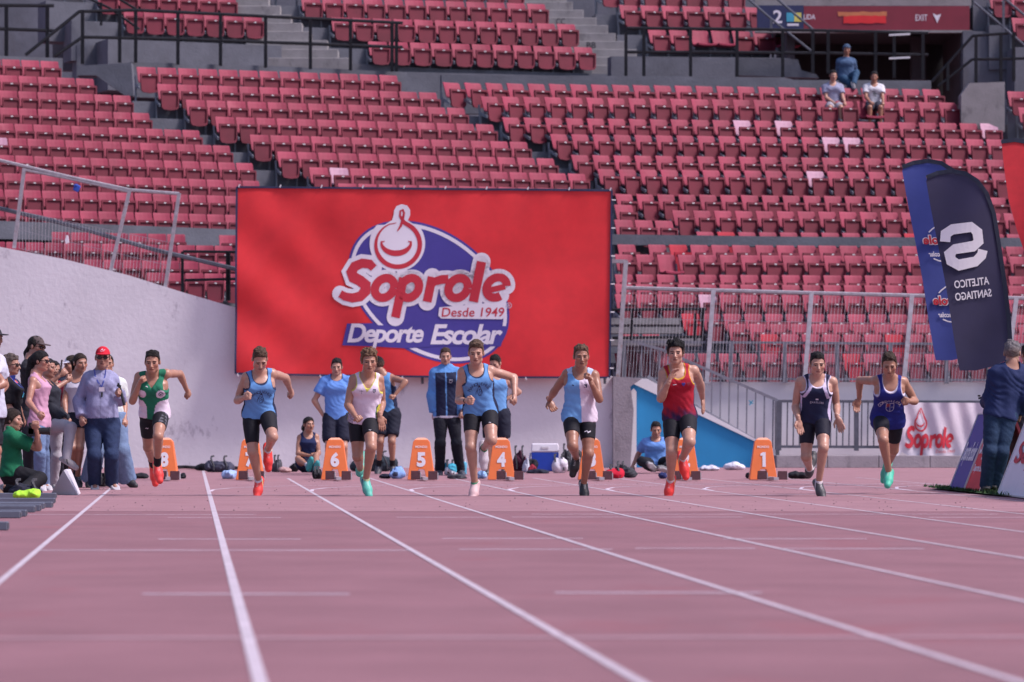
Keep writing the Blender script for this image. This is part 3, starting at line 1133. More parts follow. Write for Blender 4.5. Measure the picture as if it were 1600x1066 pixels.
# ================================================================== materials of the place
M_TRACK = mat('track_rubber', (.262, .130, .150), rough=.88, scale=.9, amt=.13, bump=.5, bscale=220, wear=((.275, .112, .130), .8, .57, (1, .8, 1)), spec=.2)
M_TRACK2 = mat('track_rubber_pale', (.335, .185, .205), rough=.9, scale=1.3, amt=.09, bump=.5, bscale=220, wear=((.29, .15, .165), 1.6, .58, (1, .8, 1)), spec=.2)
M_LINE = mat('track_paint', (.48, .41, .455), rough=.75, scale=3.0, amt=.16, wear=((.40, .25, .29), 5, .57, (1, 1, 1)))
M_LINE_OLD = mat('worn_track_paint', (.60, .50, .57), rough=.8, scale=2.5, amt=.15, wear=((.36, .22, .25), 3, .60, (1, 1, 1)))
M_GRASS = mat('turf', (.035, .085, .025), rough=.9, scale=30, amt=.5, bump=.9, bscale=160)
M_WHITEWALL = mat('white_wall', (.67, .65, .68), rough=.85, scale=.8, amt=.07, bump=.25, bscale=14, wear=((.30, .27, .31), 2.3, .60, (1, 1, .55)))
M_WALL2 = mat('rear_white_wall', (.70, .68, .70), rough=.85, scale=1.2, amt=.05, bump=.15, bscale=14, wear=((.45, .42, .42), 2.1, .67, (.4, 1, 1.4)))
M_BLUEWALL = mat('blue_wall', (.015, .24, .50), rough=.7, scale=1.1, amt=.10, wear=((.05, .30, .52), 1.8, .62, (1, 1, .5)))
M_KERB = mat('kerb_concrete', (.27, .24, .26), rough=.9, scale=2.5, amt=.14, bump=.4, bscale=30, wear=((.17, .15, .165), 2.2, .56, (1, 1, .35)))
M_CONC = mat('stand_concrete', (.115, .12, .145), rough=.92, scale=1.4, amt=.22, bump=.35, bscale=22, wear=((.10, .10, .115), 1.3, .56, (1, 1, .5)))
M_STEP = mat('stair_concrete', (.245, .232, .235), rough=.92, scale=2.4, amt=.16, bump=.35, bscale=30, wear=((.15, .14, .145), 2.6, .57, (1, 1, .6)))
M_DARK = mat('tunnel_black', (.018, .017, .022), rough=.8, amt=.3)  # near-black base colour for the back wall and roof inside the exit
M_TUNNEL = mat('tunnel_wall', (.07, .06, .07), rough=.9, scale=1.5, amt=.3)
M_BLACKRAIL = mat('black_rail_paint', (.012, .012, .016), rough=.6, scale=12, amt=.4, spec=.2)
M_GREYRAIL = mat('grey_rail_paint', (.105, .11, .135), rough=.5, scale=10, amt=.25, metal=.4)
M_RAIL2 = mat('pale_grey_rail_paint', (.20, .20, .235), rough=.5, scale=10, amt=.2, metal=.3)
M_GALV = mat('galvanised_steel', (.36, .33, .36), rough=.5, scale=12, amt=.22, metal=.35, wear=((.30, .19, .17), 9, .57, (1, 1, 1)))
M_WIRE = mat('fence_wire', (.30, .28, .32), rough=.6, amt=.2, metal=.4)
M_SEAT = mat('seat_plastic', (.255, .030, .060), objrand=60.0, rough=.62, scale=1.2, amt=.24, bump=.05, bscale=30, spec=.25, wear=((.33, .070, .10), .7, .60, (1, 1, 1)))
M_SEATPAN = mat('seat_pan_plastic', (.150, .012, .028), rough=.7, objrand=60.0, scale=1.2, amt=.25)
M_SEAT_NEW = mat('fresh_seat_plastic', (.34, .022, .038), rough=.68, spec=.2, scale=3, amt=.12)
M_SEAT_PALE = mat('bleached_seat_plastic', (.38, .19, .27), rough=.6, scale=9, amt=.14, wear=((.45, .16, .24), 6, .6, (1, 1, 1)))
M_TAG = mat('white_tag', (.62, .60, .62), rough=.6, amt=.05)
M_BRACKET = mat('seat_bracket', (.20, .215, .245), rough=.6, scale=10, amt=.2, metal=.2)
M_RED = mat('red_vinyl', (.67, .028, .032), rough=.62, scale=2.0, amt=.10, spec=.4)
M_RED2 = mat('print_red', (.50, .020, .038), rough=.6, scale=3, amt=.05)
M_PURP = mat('print_blue', (.055, .042, .27), rough=.6, scale=3, amt=.07)
M_WHITE = mat('print_white', (.72, .68, .74), rough=.65, scale=3, amt=.03)
M_GREYPRINT = mat('print_grey', (.47, .44, .52), rough=.65, scale=3, amt=.03)
M_NAVYFLAG = mat('navy_flag_cloth', (.030, .026, .072), rough=.75, scale=2, amt=.12)
M_BLUEFLAG = mat('blue_flag_cloth', (.042, .062, .27), rough=.7, scale=2, amt=.12)
M_FLAGRIM = mat('navy_flag_sleeve', (.008, .012, .035), rough=.7, amt=.1)
M_REDFLAG = mat('red_flag_cloth', (.55, .02, .03), rough=.7, amt=.1)
M_ORANGE = mat('orange_plastic', (.80, .185, .045), rough=.45, scale=5, amt=.06, bump=.05)
M_MAROON = mat('pedal_rubber', (.065, .018, .026), rough=.8, scale=30, amt=.25, bump=.3)
M_ALU = mat('aluminium', (.55, .53, .55), rough=.35, metal=.6, amt=.1)
M_BEAM = mat('grey_beam_paint', (.115, .125, .165), rough=.5, scale=6, amt=.12)
M_NAVYSIGN = mat('sign_navy', (.020, .026, .085), rough=.6, amt=.1)
M_REDSIGN = mat('sign_red', (.20, .018, .035), rough=.6, scale=2, amt=.1)
M_BLACKPRINT = mat('print_black', (.012, .012, .016), rough=.7, amt=.1)
M_NAVYPRINT = mat('print_navy', (.016, .022, .07), rough=.7, amt=.1)
M_YEL = mat('print_yellow', (.62, .55, .12), rough=.7, amt=.1)
M_CYAN = mat('print_cyan', (.05, .33, .47), rough=.7, amt=.1)
M_ORPRINT = mat('print_orange', (.52, .17, .07), rough=.7, scale=8, amt=.15)

# ================================================================== track
def sheet(name, pts, z, m, kind='structure', th=0.0):
    mb = MB()
    mb.add([(p[0], p[1], z) for p in pts], [tuple(range(len(pts)))])
    o = mb.build(name, m)
    return tag(o, kind=kind)
LD = np.array([math.tan(R(0)) + (297 - 800) / FPX, 1.0])        # lane direction on the ground
LD = LD / np.linalg.norm(LD)
LN = np.array([LD[1], -LD[0]])                                   # to the right
big = [(-400, -60), (400, -60), (400, 900), (-400, 900)]
tag(sheet('track', big, 0.0, M_TRACK), kind='structure')
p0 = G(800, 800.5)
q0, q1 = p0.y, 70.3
tag(sheet('pale_track_strip', [(-22, q0 + .55), (22, q0 - .02), (22, q1), (-22, q1)], .0015, M_TRACK2), kind='structure')  # paler strip of track from the far edge up to the joint
lines = MB()
def gline(mb, a, b, w, z=.0035):
    a, b = np.array(a[:2]), np.array(b[:2])
    d = (b - a) / np.linalg.norm(b - a)
    n = np.array([-d[1], d[0]]) * w / 2
    mb.add([(*(a - n), z), (*(b - n), z), (*(b + n), z), (*(a + n), z)], [(0, 1, 2, 3)])
c0 = np.array(G(328.0, 775.0)[:2])                               # foot of the second lane line
for i in range(-1, 9):
    o = c0 + LN * 1.22 * (i - 0) * 1.0
    if i in (-1, 0):
        far = 60 if i else 66
    else:
        far = 57
    gline(lines, o - LD * 46, o + LD * (far - 43.6), .039 if i else .048)
tag(lines.build('lane_line_markings', M_LINE), kind='structure')
old = MB()
for (x0, x1, y) in [(60, 640, 860.5), (717, 957, 859), (993, 1180, 857.5), (1225, 1444, 858), (222, 546, 929), (867, 1190, 927), (247, 470, 843), (691, 911, 842), (1130, 1355, 842.5), (262, 439, 809.3), (620, 770, 808.8), (800, 1160, 808.5), (1450, 1600, 809), (0, 400, 804.6), (830, 1560, 804)]:
    gline(old, G(x0, y), G(x1, y - .0), .075 if y > 820 else .06, .003)
gline(old, G(-40, 774), G(1640, 773.0), .05, .003)
tag(old.build('worn_cross_markings', M_LINE_OLD), kind='structure')
fl = MB()
gline(fl, G(-80, 998), G(1680, 996), .12, .003)
tag(fl.build('faded_wide_marking', mat('faded_paint', (.37, .22, .25), rough=.85, scale=3, amt=.15)), kind='structure')
jt = MB()
gline(jt, G(-60, 776.8), G(1660, 776.8), .04, .0025)
gline(jt, G(80, 800.6), G(1660, 801), .02, .0025)
tag(jt.build('track_joint', mat('dark_track_joint', (.21, .11, .13), rough=.95, amt=.2)), kind='structure')  # joints across the track, darker than the rubber beside them
bend = MB()
for i in range(0, 8):
    o = c0 + LN * 1.22 * i + LD * 2.6
    pts = [o + LD * s_ + LN * q_ for s_, q_ in [(0, .02), (1.2, .06), (2.4, .28), (3.2, .60), (3.9, 1.05), (4.5, 1.7), (4.9, 2.6), (5.1, 3.6)]]
    for a, b in zip(pts[:-1], pts[1:]):
        gline(bend, a, b, .045, .0045)
tag(bend.build('bend_line_markings', M_LINE_OLD), kind='structure')
gr = sheet('infield_grass', [tuple(G(1452, 764.5)[:2]), tuple(G(1500, 770)[:2]), tuple(G(1560, 776.5)[:2]), tuple(G(1640, 781.5)[:2]), (20, 36.5), (20, 52), (5.9, 50.0)], .022, M_GRASS)
gb = MB()
rg = random.Random(3)
edge = [G(1452, 764.5), G(1500, 770), G(1560, 776.5), G(1640, 781.5)]
for i in range(2600):
    t = rg.random() * 3
    k = min(2, int(t))
    e = edge[k].lerp(edge[k + 1], t - k)
    x, y = e.x + rg.random() ** 1.5 * 1.2, e.y + rg.random() * .9
    a, h = rg.random() * 6.28, .02 + .03 * rg.random()
    dx, dy = math.cos(a) * .012, math.sin(a) * .012
    gb.add([(x - dx, y - dy, .02), (x + dx, y + dy, .02), (x + dy * 1.6, y - dx * 1.6, .02 + h)], [(0, 1, 2)])
tag(gb.build('grass', M_GRASS), kind='stuff')
pb = MB()
for i in range(420):
    x, y = rg.uniform(-1, 1), 36 + 18 * rg.random() ** 1.3
    x = x * y * .135
    r_ = .004 + .007 * rg.random() ** 2
    a = rg.random() * 6
    pb.add([(x + r_ * math.cos(a + j * 2.09), y + r_ * math.sin(a + j * 2.09), .009) for j in range(3)] + [(x, y, .009 + r_)], [(0, 1, 3), (1, 2, 3), (2, 0, 3)])
tag(pb.build('gravel', mat('grit', (.03, .024, .026), rough=.9, amt=.4)), kind='stuff')

# ================================================================== white wall below the stand, ramp, kerb
DW = 70.3
def wall_poly(name, pix, D, th, m, label, cat='wall', parent=None):
    mb = MB()
    mb.prism([P(x, y, D) for x, y in pix], (0, th, 0))
    o = mb.build(name, m, parent)
    if label: tag(o, label, cat)
    return o
zb = gy(DW)
wall_poly('wall', [(-420, zb + .2), (957, zb + .2), (957, 588), (372, 482), (283, 456), (200, 430), (100, 405), (0, 386), (-60, 374), (-420, 318)], DW, .35, M_WHITEWALL, 'scuffed white wall with sloping top under the left seats and the big red banner')
wall_poly('pillar', [(958, zb - .4), (985, zb - .4), (990, 640), (985, 604), (1003, 592), (958, 588)], DW - .25, .5, M_KERB, 'grey stained concrete pillar at the end of the white wall', 'pillar')
wall_poly('ramp_wall', [(985, zb + 1), (1180, zb + .5), (1180, 689), (992, 600), (985, 597)], DW + .45, .25, M_BLUEWALL, 'sky blue triangular ramp wall beside the grey pillar')
wall_poly('ramp_coping', [(990, 600), (1180, 690), (1212, 714), (1212, 703), (1110, 648), (1012, 592), (990, 591)], DW + .40, .35, M_WALL2, 'sloping white coping along the top of the blue ramp wall', 'coping')
wall_poly('ramp_strip_wall', [(985.5, zb), (994.5, zb), (994.5, 612), (990, 607), (985.5, 612)], DW + .30, .1, M_WALL2, 'narrow white wall end between grey pillar and blue ramp wall', 'wall')
wall_poly('wall', [(960, 735), (1680, 735), (1680, 597), (960, 597)], DW + 2.2, .35, M_WALL2, 'long plain white wall behind the grey railing on the right')
# kerb in separate cast pieces
kb = empty('kerb', tuple(P(1400, 735, DW)), 'low grey concrete kerb under the railing on the right', 'kerb')
xs = [1212, 1292, 1372, 1452, 1532, 1612, 1690]
for i in range(len(xs) - 1):
    mb = MB()
    a, b = P(xs[i] + .4, 712, DW), P(xs[i + 1] - .4, 712, DW)
    mb.hexa([(a.x, DW - .12, 0), (b.x, DW - .12, 0), (b.x, DW + 1.2, 0), (a.x, DW + 1.2, 0), (a.x, DW - .10, a.z), (b.x, DW - .10, a.z), (b.x, DW + 1.2, a.z), (a.x, DW + 1.2, a.z)])
    mb.build('kerb_block', M_KERB, kb, bevel=.01)

# ================================================================== grandstand
ST_ = empty('grandstand', (0, 80, 0), 'grey concrete grandstand of stepped terraces carrying the red seats', 'grandstand')
def rowline(xref, ytop, D, alpha):
    p = P(xref, ytop, D)
    return p, Vector((math.cos(alpha), math.sin(alpha), 0))
def on_row(p, u, px):
    m = (px - 800) / FPX
    s_ = (m * p.y - p.x) / (u.x - m * u.y)
    return p + u * s_
SEATS = []           # (position of seat foot, turn, scale, sector, row, special)
SECT = {}
def sector(name, xref, ys, D0, dD, alpha, L, Rr, pitch, gam, Lt, Rt, sy=.80, group=None):
    """rows from the lowest up; ys = tops of the backrests at xref; L, Rr = px ends per row; Lt, Rt = px ends of the concrete"""
    al = R(alpha)
    rows = []
    for i, y in enumerate(ys):
        D = D0 + dD * i
        p, u = rowline(xref, y, D, al)
        rows.append((p, u, D))
    n = Vector((-math.sin(al), math.cos(al), 0))
    for i, (p, u, D) in enumerate(rows):
        zt = p.z - sy
        a, b = on_row(p, u, Lt if not isinstance(Lt, list) else Lt[i]), on_row(p, u, Rt if not isinstance(Rt, list) else Rt[i])
        f = .55 if i else (.42 if name == 'left block' else .9)
        mb = MB()
        q = [a - n * f, b - n * f, b + n * .13, a + n * .13]
        zl = (rows[i - 1][0].z - sy - .45) if i else zt - 1.2
        mb.hexa([(v.x, v.y, zl) for v in q] + [(v.x, v.y, zt) for v in q])
        mb.build('terrace_step', M_CONC, ST_)
        pw = pitch[0] + (pitch[1] - pitch[0]) * i / max(1, len(ys) - 1)
        segs = L[i] if isinstance(L[i], list) else [(L[i], Rr[i])]
        for (x0, x1) in segs:
            if x0 < 0 and x1 < 500:
                x0 = x1 - pw * math.ceil((x1 - x0) / pw)
            s0 = on_row(p, u, x0)
            S_ = FPX / s0.y
            # pitch in metres from the pitch in pixels at the left end
            m0, m1 = on_row(p, u, x0), on_row(p, u, x0 + pw)
            st = (m1 - m0).length
            tot = (on_row(p, u, x1) - s0).dot(u)
            cnt = max(1, int(round(tot / st)))
            for j in range(cnt):
                c = s0 + u * st * (j + .5)
                px_ = 800 + c.x / c.y * FPX
                SEATS.append(dict(p=Vector((c.x, c.y, zt)), rz=al * 0 + R(gam[0] + (gam[1] - gam[0]) * (px_ - Lt_(Lt)) / max(1, (Lt_(Rt) - Lt_(Lt)))), sc=st / .475, sec=name, row=i, px=px_, py=533 - FPX * 0 + 0, D=c.y, end=(j == 0), nrow=len(ys)))
    SECT[name] = rows
def Lt_(x):
    return x if not isinstance(x, list) else x[0]
yL = [327.3, 297, 271.6, 243.5, 216.7, 194, 169.5, 143, 119, 94]
sector('left block', 42, yL, 77.5, .62, 27, [-170] * 10, [401, 401, 401, 391, 350, 300, 246, 215, 154, 96], (30.2, 31.2), (24, 26), -200, [430, 420, 430, 415, 395, 345, 290, 255, 205, 120])
yM = [336, 312, 288, 264, 240.8, 215.8, 189.6, 165, 142, 117]
sector('middle block', 593, yM, 80.2, .62, 20.5, [[(958, 1038)], [(958, 1003)], [(526, 935)], [(481, 908)], [(431, 860)], [(388, 820)], [(334, 786)], [(288, 739)], [(243, 695)], [(211, 633)]], None, (31.6, 32.3), (23, 27), [330, 330, 420, 420, 360, 330, 290, 250, 205, 196], [1062, 1062, 962, 940, 890, 850, 815, 775, 745, 690])
yR = [362.3, 329.2, 304.5, 266, 244.5, 212.5, 187.5, 155.2, 134.7]
sector('right block', 1100, yR, 82.6, .62, 9, [1085, 1047, 958, 930, 889, 856, 781, 747, 688], [1720, 1720, 1720, 1720, 1720, 1562, 1550, 1514, 1483], (32.8, 33.3), (30, 17), [1040, 1020, 930, 905, 860, 820, 750, 725, 680], [1740, 1740, 1740, 1740, 1740, 1600, 1590, 1545, 1510])
ySR = [552.5, 522, 506, 490.3, 460.4, 444.6, 429.4, 398.3, 382.8]
sector('lower right block', 1100, ySR, 75.8, .62, 7, [[(958, 1720)], [(968, 1030), (1185, 1720)], [(1135, 1720)], [(1062, 1720)], [(958, 1720)], [(958, 1720)], [(958, 1720)], [(958, 1720)], [(962, 995), (1010, 1171), (1178, 1720)]], None, (32.6, 32.9), (26, 15), 940, 1740)
ySL = [423, 404, 378.5, 361.6]
sector('lower left block', 42, ySL, 74.2, .62, 22, [[(228, 372)], [(130, 372)], [(-20, 372)], [(79, 285), (341, 373)]], None, (30.2, 30.4), (14, 16), -40, 430)
yU1 = [20, -8, -36]
sector('upper left block', 300, yU1, 91.5, .62, 23, [191, 150, 100], [414, 373, 340], (31.5, 31.5), (16, 18), [150, 100, 60], [420, 380, 350])
yU2 = [66.3, 30.5, 0, -32]
sector('upper middle block', 639, yU2, 92.5, .62, 15.5, [573, 515, 468, 430], [939, 906, 864, 820], (32.6, 32.6), (20, 22), [565, 505, 458, 420], [950, 915, 875, 830])
yU3 = [46.5, 8.7, -22]
sector('upper right block', 1010, yU3, 95.2, .62, 9, [1010, 965, 930], [1243, 1200, 1160], (33, 33), (24, 20), [1003, 958, 925], [1236, 1196, 1156])
sector('far right block', 1590, [168, 143], 87.8, .62, 4, [1590, 1573], [1640, 1640], (33.6, 33.6), (14, 12), [1585, 1568], [1660, 1660])
sector('top right block', 1590, [28, -8, -36], 92.5, .62, 4, [1580, 1545, 1520], [1650, 1650, 1650], (33.6, 33.6), (12, 12), [1575, 1540, 1515], [1660, 1660, 1660])

# ---- seats: one of each kind with parts, then copies
def seat_part_mesh(name, kind, m):
    mb = MB()
    w = .217
    if kind == 'back':
        prof = [(.43, -.15), (.47, -.105), (.62, -.045), (.76, .015), (.80, .04)]
        cols = [-1, -.93, -.5, 0, .5, .93, 1]
        def pt(cx, zy, off):
            z, y = zy
            z2 = z - (.022 if (abs(cx) == 1 and z > .79) else 0)
            return (cx * w * (1.0 + .03 * (z - .43)), y - .030 * cx * cx + off, z2)
        v, f = [], []
        nc, nr = len(cols), len(prof)
        for off in (0, .022):
            for zy in prof:
                for cx in cols:
                    v.append(pt(cx, zy, off))
        I = lambda s_, r_, c_: s_ * nc * nr + r_ * nc + c_
        for r_ in range(nr - 1):
            for c_ in range(nc - 1):
                f.append((I(0, r_, c_), I(0, r_, c_ + 1), I(0, r_ + 1, c_ + 1), I(0, r_ + 1, c_)))
                f.append((I(1, r_, c_ + 1), I(1, r_, c_), I(1, r_ + 1, c_), I(1, r_ + 1, c_ + 1)))
        for c_ in range(nc - 1):
            f.append((I(0, 0, c_ + 1), I(0, 0, c_), I(1, 0, c_), I(1, 0, c_ + 1)))
            f.append((I(0, nr - 1, c_), I(0, nr - 1, c_ + 1), I(1, nr - 1, c_ + 1), I(1, nr - 1, c_)))
        for r_ in range(nr - 1):
            f.append((I(0, r_, 0), I(0, r_ + 1, 0), I(1, r_ + 1, 0), I(1, r_, 0)))
            f.append((I(0, r_ + 1, nc - 1), I(0, r_, nc - 1), I(1, r_, nc - 1), I(1, r_ + 1, nc - 1)))
        mb.add(v, f)
    elif kind == 'pan':
        # folded up: the hollow underside with its rim looks at the field
        rim = [(-.97, 1.0), (-1, .9), (-.93, .15), (-.75, .02), (0, -.03), (.75, .02), (.93, .15), (1, .9), (.97, 1.0), (0, 1.0)]
        z0, z1 = .215, .630
        def q(x, t, y):
            return (x * .212, -.28 - .03 * (1 - t) + y, z0 + (z1 - z0) * t)
        outer = [q(x, t, 0) for x, t in rim]
        inner = [q(x * .86, .09 + t * .80, 0) for x, t in rim]
        deep = [q(x * .84, .10 + t * .78, .035) for x, t in rim]
        back = [q(x, t, .055) for x, t in rim]
        n = len(rim)
        mb.add(outer + inner + deep + back, [(i, (i + 1) % n, n + (i + 1) % n, n + i) for i in range(n)] + [(n + i, n + (i + 1) % n, 2 * n + (i + 1) % n, 2 * n + i) for i in range(n)] + [tuple(range(2 * n, 3 * n))] + [(i, 3 * n + i, 3 * n + (i + 1) % n, (i + 1) % n) for i in range(n)] + [tuple(range(4 * n - 1, 3 * n - 1, -1))])
        mb.box((0, -.282, .600), (.055, .012, .022), m=1)
    elif kind == 'open':
        v, f = [], []
        prof = [(.05, .43), (-.06, .40), (-.25, .405), (-.36, .43), (-.385, .415)]
        for off in (0, -.035):
            for y, z in prof:
                for cx in (-1, -.5, 0, .5, 1):
                    v.append((cx * .228, y - .09, z + .018 * cx * cx + off))
        I = lambda s_, r_, c_: s_ * 25 + r_ * 5 + c_
        for r_ in range(4):
            for c_ in range(4):
                f += [(I(0, r_, c_), I(0, r_ + 1, c_), I(0, r_ + 1, c_ + 1), I(0, r_, c_ + 1)), (I(1, r_, c_), I(1, r_, c_ + 1), I(1, r_ + 1, c_ + 1), I(1, r_ + 1, c_))]
            f += [(I(0, r_, 0), I(1, r_, 0), I(1, r_ + 1, 0), I(0, r_ + 1, 0)), (I(0, r_, 4), I(0, r_ + 1, 4), I(1, r_ + 1, 4), I(1, r_, 4))]
        for c_ in range(4):
            f += [(I(0, 4, c_), I(1, 4, c_), I(1, 4, c_ + 1), I(0, 4, c_ + 1)), (I(0, 0, c_), I(0, 0, c_ + 1), I(1, 0, c_ + 1), I(1, 0, c_))]
        mb.add(v, f)
    else:
        mb.box((-.245, -.02, .20), (.030, .07, .40))
        mb.bar((-.245, .02, .43), (-.245, -.30, .30), .028, .06)
        mb.bar((-.245, .0, .43), (-.245, .03, .60), .026, .05)
    return mb.mesh(name, m if isinstance(m, list) else [m], smooth=False)
ME_BACK = {c: seat_part_mesh('backrest', 'back', m) for c, m in dict(red=M_SEAT, pale=M_SEAT_PALE, new=M_SEAT_NEW).items()}
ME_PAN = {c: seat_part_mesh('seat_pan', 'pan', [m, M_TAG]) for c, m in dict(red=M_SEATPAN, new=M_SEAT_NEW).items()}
ME_OPEN = {c: seat_part_mesh('seat_pan', 'open', m) for c, m in dict(red=M_SEAT, new=M_SEAT_NEW).items()}
ME_BR = seat_part_mesh('bracket', 'bracket', M_BRACKET)
# the odd seats of the photo: pixel place -> look
ODD = [(1158, 190, 'pale', 'pan'), (1226, 190, 'pale', 'pan'), (1302, 216, 'pale', 'pan'), (1335, 216, 'pale', 'pan'), (1278, 270, 'pale', 'pan'), (1532, 195, 'pale', 'pan'), (526, 264, 'pale', 'pan'), (1100, 462, 'pale', 'pan'), (6, 218, 'pale', 'pan'),
       (1134, 364, 'new', 'pan'), (1075, 494, 'new', 'pan'), (1195, 524, 'new', 'pan'), (1395, 520, 'new', 'pan'), (1352, 160, 'red', 'open'), (1056, 400, 'red', 'open'), (1105, 50, 'red', 'open'), (1140, 50, 'red', 'open'), (1225, 50, 'red', 'open'), (1028, 555, 'red', 'open'), (1060, 383, 'new', 'pan'), (1410, 365, 'new', 'pan'), (1330, 555, 'new', 'pan')]
def photo_xy(v):
    d = v - Vector((0, 0, CAM_H))
    y = d.y * CT + d.z * ST
    z = -d.y * ST + d.z * CT
    return 800 + d.x / y * FPX, 533 - z / y * FPX
for s_ in SEATS:
    s_['px'], s_['py'] = photo_xy(s_['p'] + Vector((0, 0, .80 * 1)))
for ox, oy, colr_, pan_ in ODD:
    b = min(SEATS, key=lambda q: (q['px'] - ox) ** 2 + 1.5 * (q['py'] - oy) ** 2)
    b['look'] = (colr_, pan_)
def hidden(s_):
    return (372 < s_['px'] < 945 and 300 < s_['py'] < 640)
SEATS = [s_ for s_ in SEATS if not hidden(s_)]
inview = [s_ for s_ in SEATS if -10 < s_['px'] < 1610 and s_['py'] > -20]
inview.sort(key=lambda q: ('look' not in q, q['D']))
single = inview[:300]
ids = set(id(q) for q in single)
ROWN = ['lowest', 'second', 'third', 'fourth', 'fifth', 'sixth', 'seventh', 'eighth', 'ninth', 'tenth']
WHERE = {'left block': 'of the left block', 'middle block': 'over the red banner', 'right block': 'above the grey band', 'lower right block': 'under the grey band', 'lower left block': 'above the sloping white wall', 'upper left block': 'of the upper left tier', 'upper middle block': 'of the upper middle tier', 'upper right block': 'beside the exit', 'far right block': 'beside the red feather flag', 'top right block': 'at the top right corner'}
def rown(i, n):
    return 'top' if i == n - 1 else ROWN[i]
ORD = 'first second third fourth fifth sixth seventh eighth ninth tenth eleventh twelfth thirteenth fourteenth fifteenth sixteenth seventeenth eighteenth nineteenth twentieth'.split()
ORD += ['twenty-' + w for w in ORD[:9]] + ['thirtieth']
FROM = {'left block': ('aisle', 1), 'lower right block': ('banner', 0), 'right block': ('left', 0), 'lower left block': ('left', 0)}
byrow = {}
for q in inview:
    byrow.setdefault((q['sec'], q['row']), []).append(q)
for (sc_, rw_), qs in byrow.items():
    frm, rev = FROM.get(sc_, ('left', 0))
    qs.sort(key=lambda q: q['px'], reverse=bool(rev))
    for i, q in enumerate(qs):
        q['ord'] = '%s from the %s' % (ORD[min(i, len(ORD) - 1)], frm)
for q in single:
    look, pan_ = q.get('look', ('red', 'pan'))
    r = bpy.data.objects.new('stadium_seat', None)
    r.empty_display_size = .1
    r.location = q['p']
    r.rotation_euler = (0, 0, q['rz'])
    r.scale = (q['sc'], q['sc'], 1.0)
    COL.objects.link(r)
    w_ = WHERE[q['sec']]
    rn = rown(q['row'], q['nrow'])
    what = 'pale pink seat' if look == 'pale' else 'new red seat' if look == 'new' else 'open red seat' if pan_ == 'open' else 'dull red seat'
    lb = '%s, %s in the %s row %s' % (what, q['ord'], rn, w_)
    r['_lb'] = lb
    tag(r, lb, 'seat', 'red seats in the %s row %s' % (rn, w_))
    link('backrest', ME_BACK[look], r)
    if pan_ == 'open':
        link('seat_pan', ME_OPEN['red'], r)
    else:
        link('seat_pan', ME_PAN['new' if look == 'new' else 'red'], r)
    link('bracket', ME_BR, r)
for o in list(bpy.data.objects):
    if '_lb' in o: del o['_lb']
# the rest of the seats, too many to name one by one
def join_copies(name, items, me, parent=None):
    nvv = len(me.vertices)
    co = np.zeros(nvv * 3)
    me.vertices.foreach_get('co', co)
    co = co.reshape(-1, 3)
    V, Fc, Mi = [], [], []
    pol = [tuple(p.vertices) for p in me.polygons]
    mi = [p.material_index for p in me.polygons]
    for i, q in enumerate(items):
        c, s_ = math.cos(q['rz']), math.sin(q['rz'])
        x, y = co[:, 0] * q['sc'], co[:, 1] * q['sc']
        V.append(np.stack([q['p'].x + x * c - y * s_, q['p'].y + x * s_ + y * c, q['p'].z + co[:, 2]], 1))
        Fc += [tuple(k + i * nvv for k in f) for f in pol]
        Mi += mi
    m2 = bpy.data.meshes.new(name)
    m2.from_pydata(np.concatenate(V).tolist(), [], Fc)
    for m_ in me.materials: m2.materials.append(m_)
    m2.polygons.foreach_set('material_index', Mi)
    m2.update()
    return link(name, m2, parent)
rest = [q for q in SEATS if id(q) not in ids]
rr = empty('distant_seat_rows', (0, 0, 0))
tag(rr, 'rows of dull red folded seats farther back in the stand', 'seats', None, 'stuff')
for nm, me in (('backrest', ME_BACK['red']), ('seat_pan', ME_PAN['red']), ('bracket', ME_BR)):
    tag(join_copies(nm, rest, me, rr), kind='stuff')

# ---- grey bands and parapets of the stand
def slab(name, pix_top, drop, D, th, m, parent=ST_, alpha=0.0):
    """wall strip: pixel points along its top edge at depth D (first point), turned by alpha"""
    p, u = rowline(pix_top[0][0], pix_top[0][1], D, R(alpha))
    pts = []
    for x, y in pix_top:
        q = on_row(p, u, x)
        pts.append(P(x, y, q.y))
    n = Vector((-u.y, u.x, 0))
    for a, b in zip(pts[:-1], pts[1:]):
        mb = MB()
        lo = [Vector((v.x, v.y, v.z - drop)) for v in (a, b)]
        mb.hexa([lo[0], lo[1], lo[1] + n * th, lo[0] + n * th, a, b, b + n * th, a + n * th])
        mb.build(name, m, parent)
slab('parapet', [(940, 366), (1240, 370), (1640, 372)], .22, 81.2, .35, M_CONC, alpha=7)
slab('parapet', [(-200, 338), (-40, 344), (170, 351), (400, 360)], .36, 75.6, .12, M_CONC, alpha=26)
slab('parapet', [(690, 117), (1000, 119), (1225, 121), (1240, 125), (1455, 126)], .9, 88.6, .25, M_CONC, alpha=9)
slab('parapet', [(205, 97), (420, 103), (636, 113)], .8, 86.9, .25, M_CONC, alpha=20)
slab('parapet', [(-40, 86), (98, 91)], .7, 84.6, .25, M_CONC, alpha=24)
# faces under the upper tier
slab('walkway_face', [(120, 70), (420, 74)], 1.4, 90.4, .4, M_CONC, alpha=22)
slab('walkway_face', [(400, 93), (560, 100), (700, 108), (960, 116)], 1.2, 91.4, .5, M_CONC, alpha=15)
slab('walkway_face', [(955, 88), (1175, 90), (1235, 91)], 1.2, 92.3, .5, M_CONC, alpha=9)
# big plain wall far behind so that no sky shows between the parts
slab('rear_wall', [(-900, -90), (1000, -80), (2300, -80)], 16, 99.5, .4, M_CONC, alpha=4)
